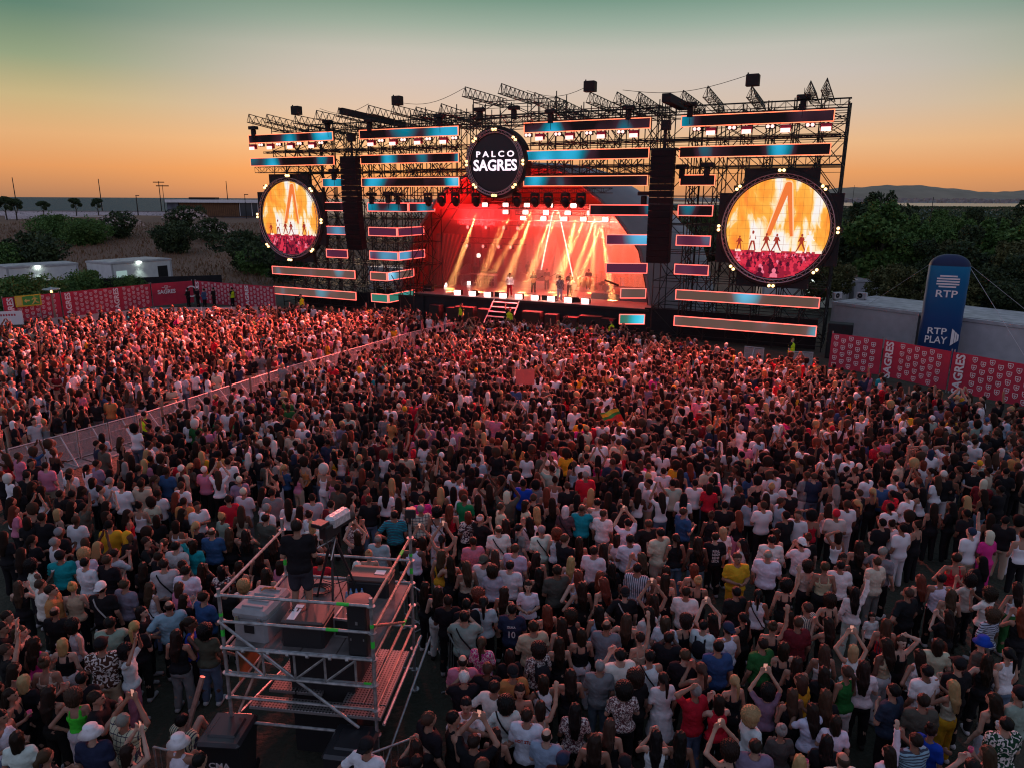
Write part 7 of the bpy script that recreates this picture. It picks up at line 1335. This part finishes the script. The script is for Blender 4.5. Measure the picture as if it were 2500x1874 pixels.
def perf(u, v, z, lab, hair, top, bot, pose, sc_=1.12, ex='C', **k):
    q = SP(u, v, z); return person_obj(dict(x=q.x, y=q.y, z=z, px=0, py=0, hair=hair, top=top, bot=bot, pose=pose, ex=ex, s=sc_, phone=0, **k), lab, group='musicians on stage', extra=1, tgt=(q.x, q.y + 10))
def guitar(u, v, z, lab, col):
    q = SP(u, v, z); t = thing('guitar', lab, 'guitar', (q.x, q.y - .27, z + 1.12), 0); t.rotation_euler = (0, R(-28), 0)
    obj('guitar_body', MB().lathe([(.17, 0), (.18, .02), (.18, .05), (.17, .07)], n=18, sx=1.2).rot(R(90), axis='X'), mat('guitar_body', col, .3), t); obj('neck', MB().box(.15, .75, -.045, -.015, -.025, .025), M['timber'], t); obj('headstock', MB().box(.75, .92, -.045, -.015, -.045, .045), M['black'], t)
perf(23.45, 3.1, 2, 'singer with dreadlocks in white shirt and red trousers at the stage front', 'dp', 'wh', 'r', 8, 1.13); perf(28.1, 2.9, 2, 'singer in pale patterned suit at the stage front holding a microphone', 'ks', 'Vh', 'w', 8, 1.15, ex='C5')
for u, v, l, h, c in ((24.3, 6.1, 'guitarist with long hair in black, leftmost of the players', 'dl', (.3, .12, .05)), (24.5, 8.6, 'guitarist in black just left of the letter sculpture', 'ks', (.4, .3, .2)), (26.3, 7.2, 'guitarist in black half hidden behind the patterned singer', 'ks', (.1, .1, .1)), (27.7, 6.1, 'guitarist in black right of the patterned singer', 'bs', (.6, .5, .4))):
    z = 2 if v < 8 else 2.0; perf(u, v, z, l, h, 'kt', 'k', 1); guitar(u, v, z, 'guitar played by the ' + l.split(',')[0].replace(' just', ''), c)
perf(18.8, 8.7, 2.0, 'keyboard player behind the white keyboard', 'wz', 'kt', 'k', 1); perf(21.7, 10.6, 2.6, 'drummer behind the drum kit on the rear riser', 'ds', 'kt', 'k', 1, 1.0); perf(29.1, 6.9, 2.5, 'percussionist behind the conga drums', 'ks', 'kt', 'k', 1, 1.0)
perf(16.3, 10.2, 2.0, 'crew member in dark clothes at the left rear of the stage', 'ks', 'kt', 'k', 0); perf(17.2, 10.6, 2.0, 'second crew member standing at the left rear of the stage', 'ds', 'gt', 'k', 5)
q = PL(1.02, .98); op = person_obj(dict(x=q[0], y=q[1], z=2.515, px=0, py=0, hair='ds', top='kt', bot='t', pose=1, ex='', s=1.13, phone=0, w=1.0, tone=1), 'camera operator in black T-shirt and dark shorts standing on the platform', group='platform crew', extra=1)
for c in op.children:
    if c.name.startswith('shorts'): c.color = (.035, .035, .045, 1)
# a few things the audience holds up
def flag():
    p = at(1510, 1010, 2.3); t = thing('flag', 'green and yellow flag waved above the crowd right of centre', 'flag', (p[0], p[1], 1.7)); v = []; f = []
    for i in range(13):
        for j in range(6): v.append((i * .09 - .5, .1 * math.sin(i * .8 + j * .5), .75 + j * .13 - i * .012 + .03 * math.sin(i * .9) - (.3 if j == 0 and i > 7 else 0)))
    for i in range(12):
        for j in range(5): f.append((i * 6 + j, i * 6 + 6 + j, i * 6 + 7 + j, i * 6 + 1 + j))
    fm = mat('flag', (.05, .25, .05), .8); nt = fm.node_tree; tc = N(nt, 'ShaderNodeTexCoord'); s = N(nt, 'ShaderNodeSeparateXYZ'); nt.links.new(tc.outputs['Object'], s.inputs[0]); mr = N(nt, 'ShaderNodeMapRange', inp={1: .7, 2: 1.45}); nt.links.new(s.outputs[2], mr.inputs[0]); r = ramp(nt, [(0, (.5, .03, .02, 1)), (.2, (.03, .25, .05, 1)), (.45, (.6, .42, .03, 1)), (.8, (.03, .3, .06, 1))], mr.outputs[0], 'CONSTANT'); nt.links.new(r.outputs[0], nt.nodes['Principled BSDF'].inputs['Base Color']); obj('cloth', MB().add(v, f), fm, t, True); t.scale = (.62, .62, .62); t.rotation_euler = (0, R(-28), 0)
flag()
p = at(1282, 922, 2.3); t = thing('placard', 'red cardboard placard held above the middle of the crowd', 'placard', (p[0], p[1], 1.7)); obj('board', MB().box(-.42, .42, 0, .01, .3, .98), mat('card_red', (.6, .12, .10), .7), t); obj('grip', MB().box(-.02, .02, .012, .03, 0, .4), M['timber'], t)

# ----------------------------------------------------------------- far audience as one mass
def lod_variants(vox):
    out = {}
    def part(P, cut, rp_=None, k=.03):
        v, q = sdf_quads(P, vox, k, cut=cut, ripple=rp_); return v, q
    bodies = {}; tops = {}; bots = {}; hairs = {}
    for g in 'fm':
        for pose in (0, 1, 2, 3, 5, 8, 7):
            P = [p for p in body_prims(pose, g, False)][:-8]; mn = vox * .95; P2 = []
            for p in P: P2.append(('c', p[1], p[2], max(p[3], mn), max(p[4], mn)) if p[0] == 'c' else ('e', p[1], np.maximum(p[2], mn)))
            bodies[g, pose] = part(P2, [lambda X, Y, Z: 1.0 - Z + 0 * X + 0 * Y])
            for ty in 'tb':
                Q, cut = top_prims(ty, pose, g); Q = [q for q in Q if not (ty == 'b' and q[0] == 'c')]; tops[g, pose, ty] = part(Q, cut[-2:-1] if ty == 'b' else cut)
        bots[g] = part(*bottom_prims('t', 0, g))
    for st in 'slmpuc':
        P, cut, r_ = hair_prims(st); hairs[st] = part([('e', p[1], p[2] * 1.04) if p[0] == 'e' else ('c', p[1], p[2], max(p[3], vox * .9), max(p[4], vox * .9)) for p in P], [lambda X, Y, Z: np.where(Z < 1.68, Y - .03, Y - .085) + 0 * X])
    return bodies, tops, bots, hairs
def build_crowd():
    L1, L2 = lod_variants(.034), lod_variants(.05); VS = []; QS = []; CS = []; off = 0; r = np.random.RandomState(3)
    for p in rest:
        B, T, Bo, H = L1 if p['d'] < 34 else L2; g = gender(p); pose = {4: 5, 6: 0, 10: 1, 9: 0}.get(p['pose'], p['pose']); ty = 'b' if p['top'][1] in 'bv' and g == 'f' else 't'; hs = p['hair'][1]; hat = hs in 'hkfw'; st = ('m' if hs in 'fw' else 's') if hat else 's' if hs == 'z' else hs
        ang = math.atan2(FOCUS[1] - p['y'], FOCUS[0] - p['x']) - math.pi / 2 + (r.uniform(-.5, .5) if r.rand() > .16 else r.uniform(-2.6, 2.6)); c, s = math.cos(ang), math.sin(ang); Rm = np.array([[c, s, 0], [-s, c, 0], [0, 0, 1]]) * p['s']
        skin = np.array(SKT[r.randint(0, 7)]) * .85; tcol = np.array(COLR[p['top'][0]][0]); bt = np.array({'j': (.10, .15, .22), 'k': (.014, .014, .016)}.get(p['bot'], COLR.get(p['bot'], COLR['k'])[0])); hcol = np.array(COLR.get(p['hair'][0], COLR['g'])[0] if hat else HCOL[p['hair'][0]][0])
        for (v, q), col in ((B[g, pose], skin), (T[g, pose, ty], tcol), (Bo[g], bt), (H[st], hcol)):
            w_ = v @ Rm + np.array([p['x'], p['y'], 0]); VS.append(w_); QS.append(q + off); off += len(v); cc = np.ones((len(v), 4)); cc[:, :3] = col * r.uniform(.85, 1.12)
            CS.append(cc)
    V = np.concatenate(VS).astype(np.float32); Q = np.concatenate(QS).astype(np.int32); C_ = np.concatenate(CS).astype(np.float32); print('CROWD', len(rest), V.shape, Q.shape)
    m = bpy.data.meshes.new('crowd'); m.vertices.add(len(V)); m.vertices.foreach_set('co', V.ravel()); m.loops.add(Q.size); m.loops.foreach_set('vertex_index', Q.ravel()); m.polygons.add(len(Q)); m.polygons.foreach_set('loop_start', np.arange(0, Q.size, 4, dtype=np.int32)); m.polygons.foreach_set('use_smooth', np.ones(len(Q), bool))
    a = m.color_attributes.new('Col', 'FLOAT_COLOR', 'POINT'); a.data.foreach_set('color', C_.ravel()); m.update(calc_edges=True)
    cm = mat('crowd', (.1, .1, .1), .85, spec=.12); nt = cm.node_tree; at_ = N(nt, 'ShaderNodeAttribute', attribute_name='Col'); nt.links.new(at_.outputs['Color'], nt.nodes['Principled BSDF'].inputs['Base Color'])
    tag(obj('crowd', m, cm), 'dense festival audience facing the stage, from the middle distance to the pit', 'crowd', kind='stuff')
build_crowd()
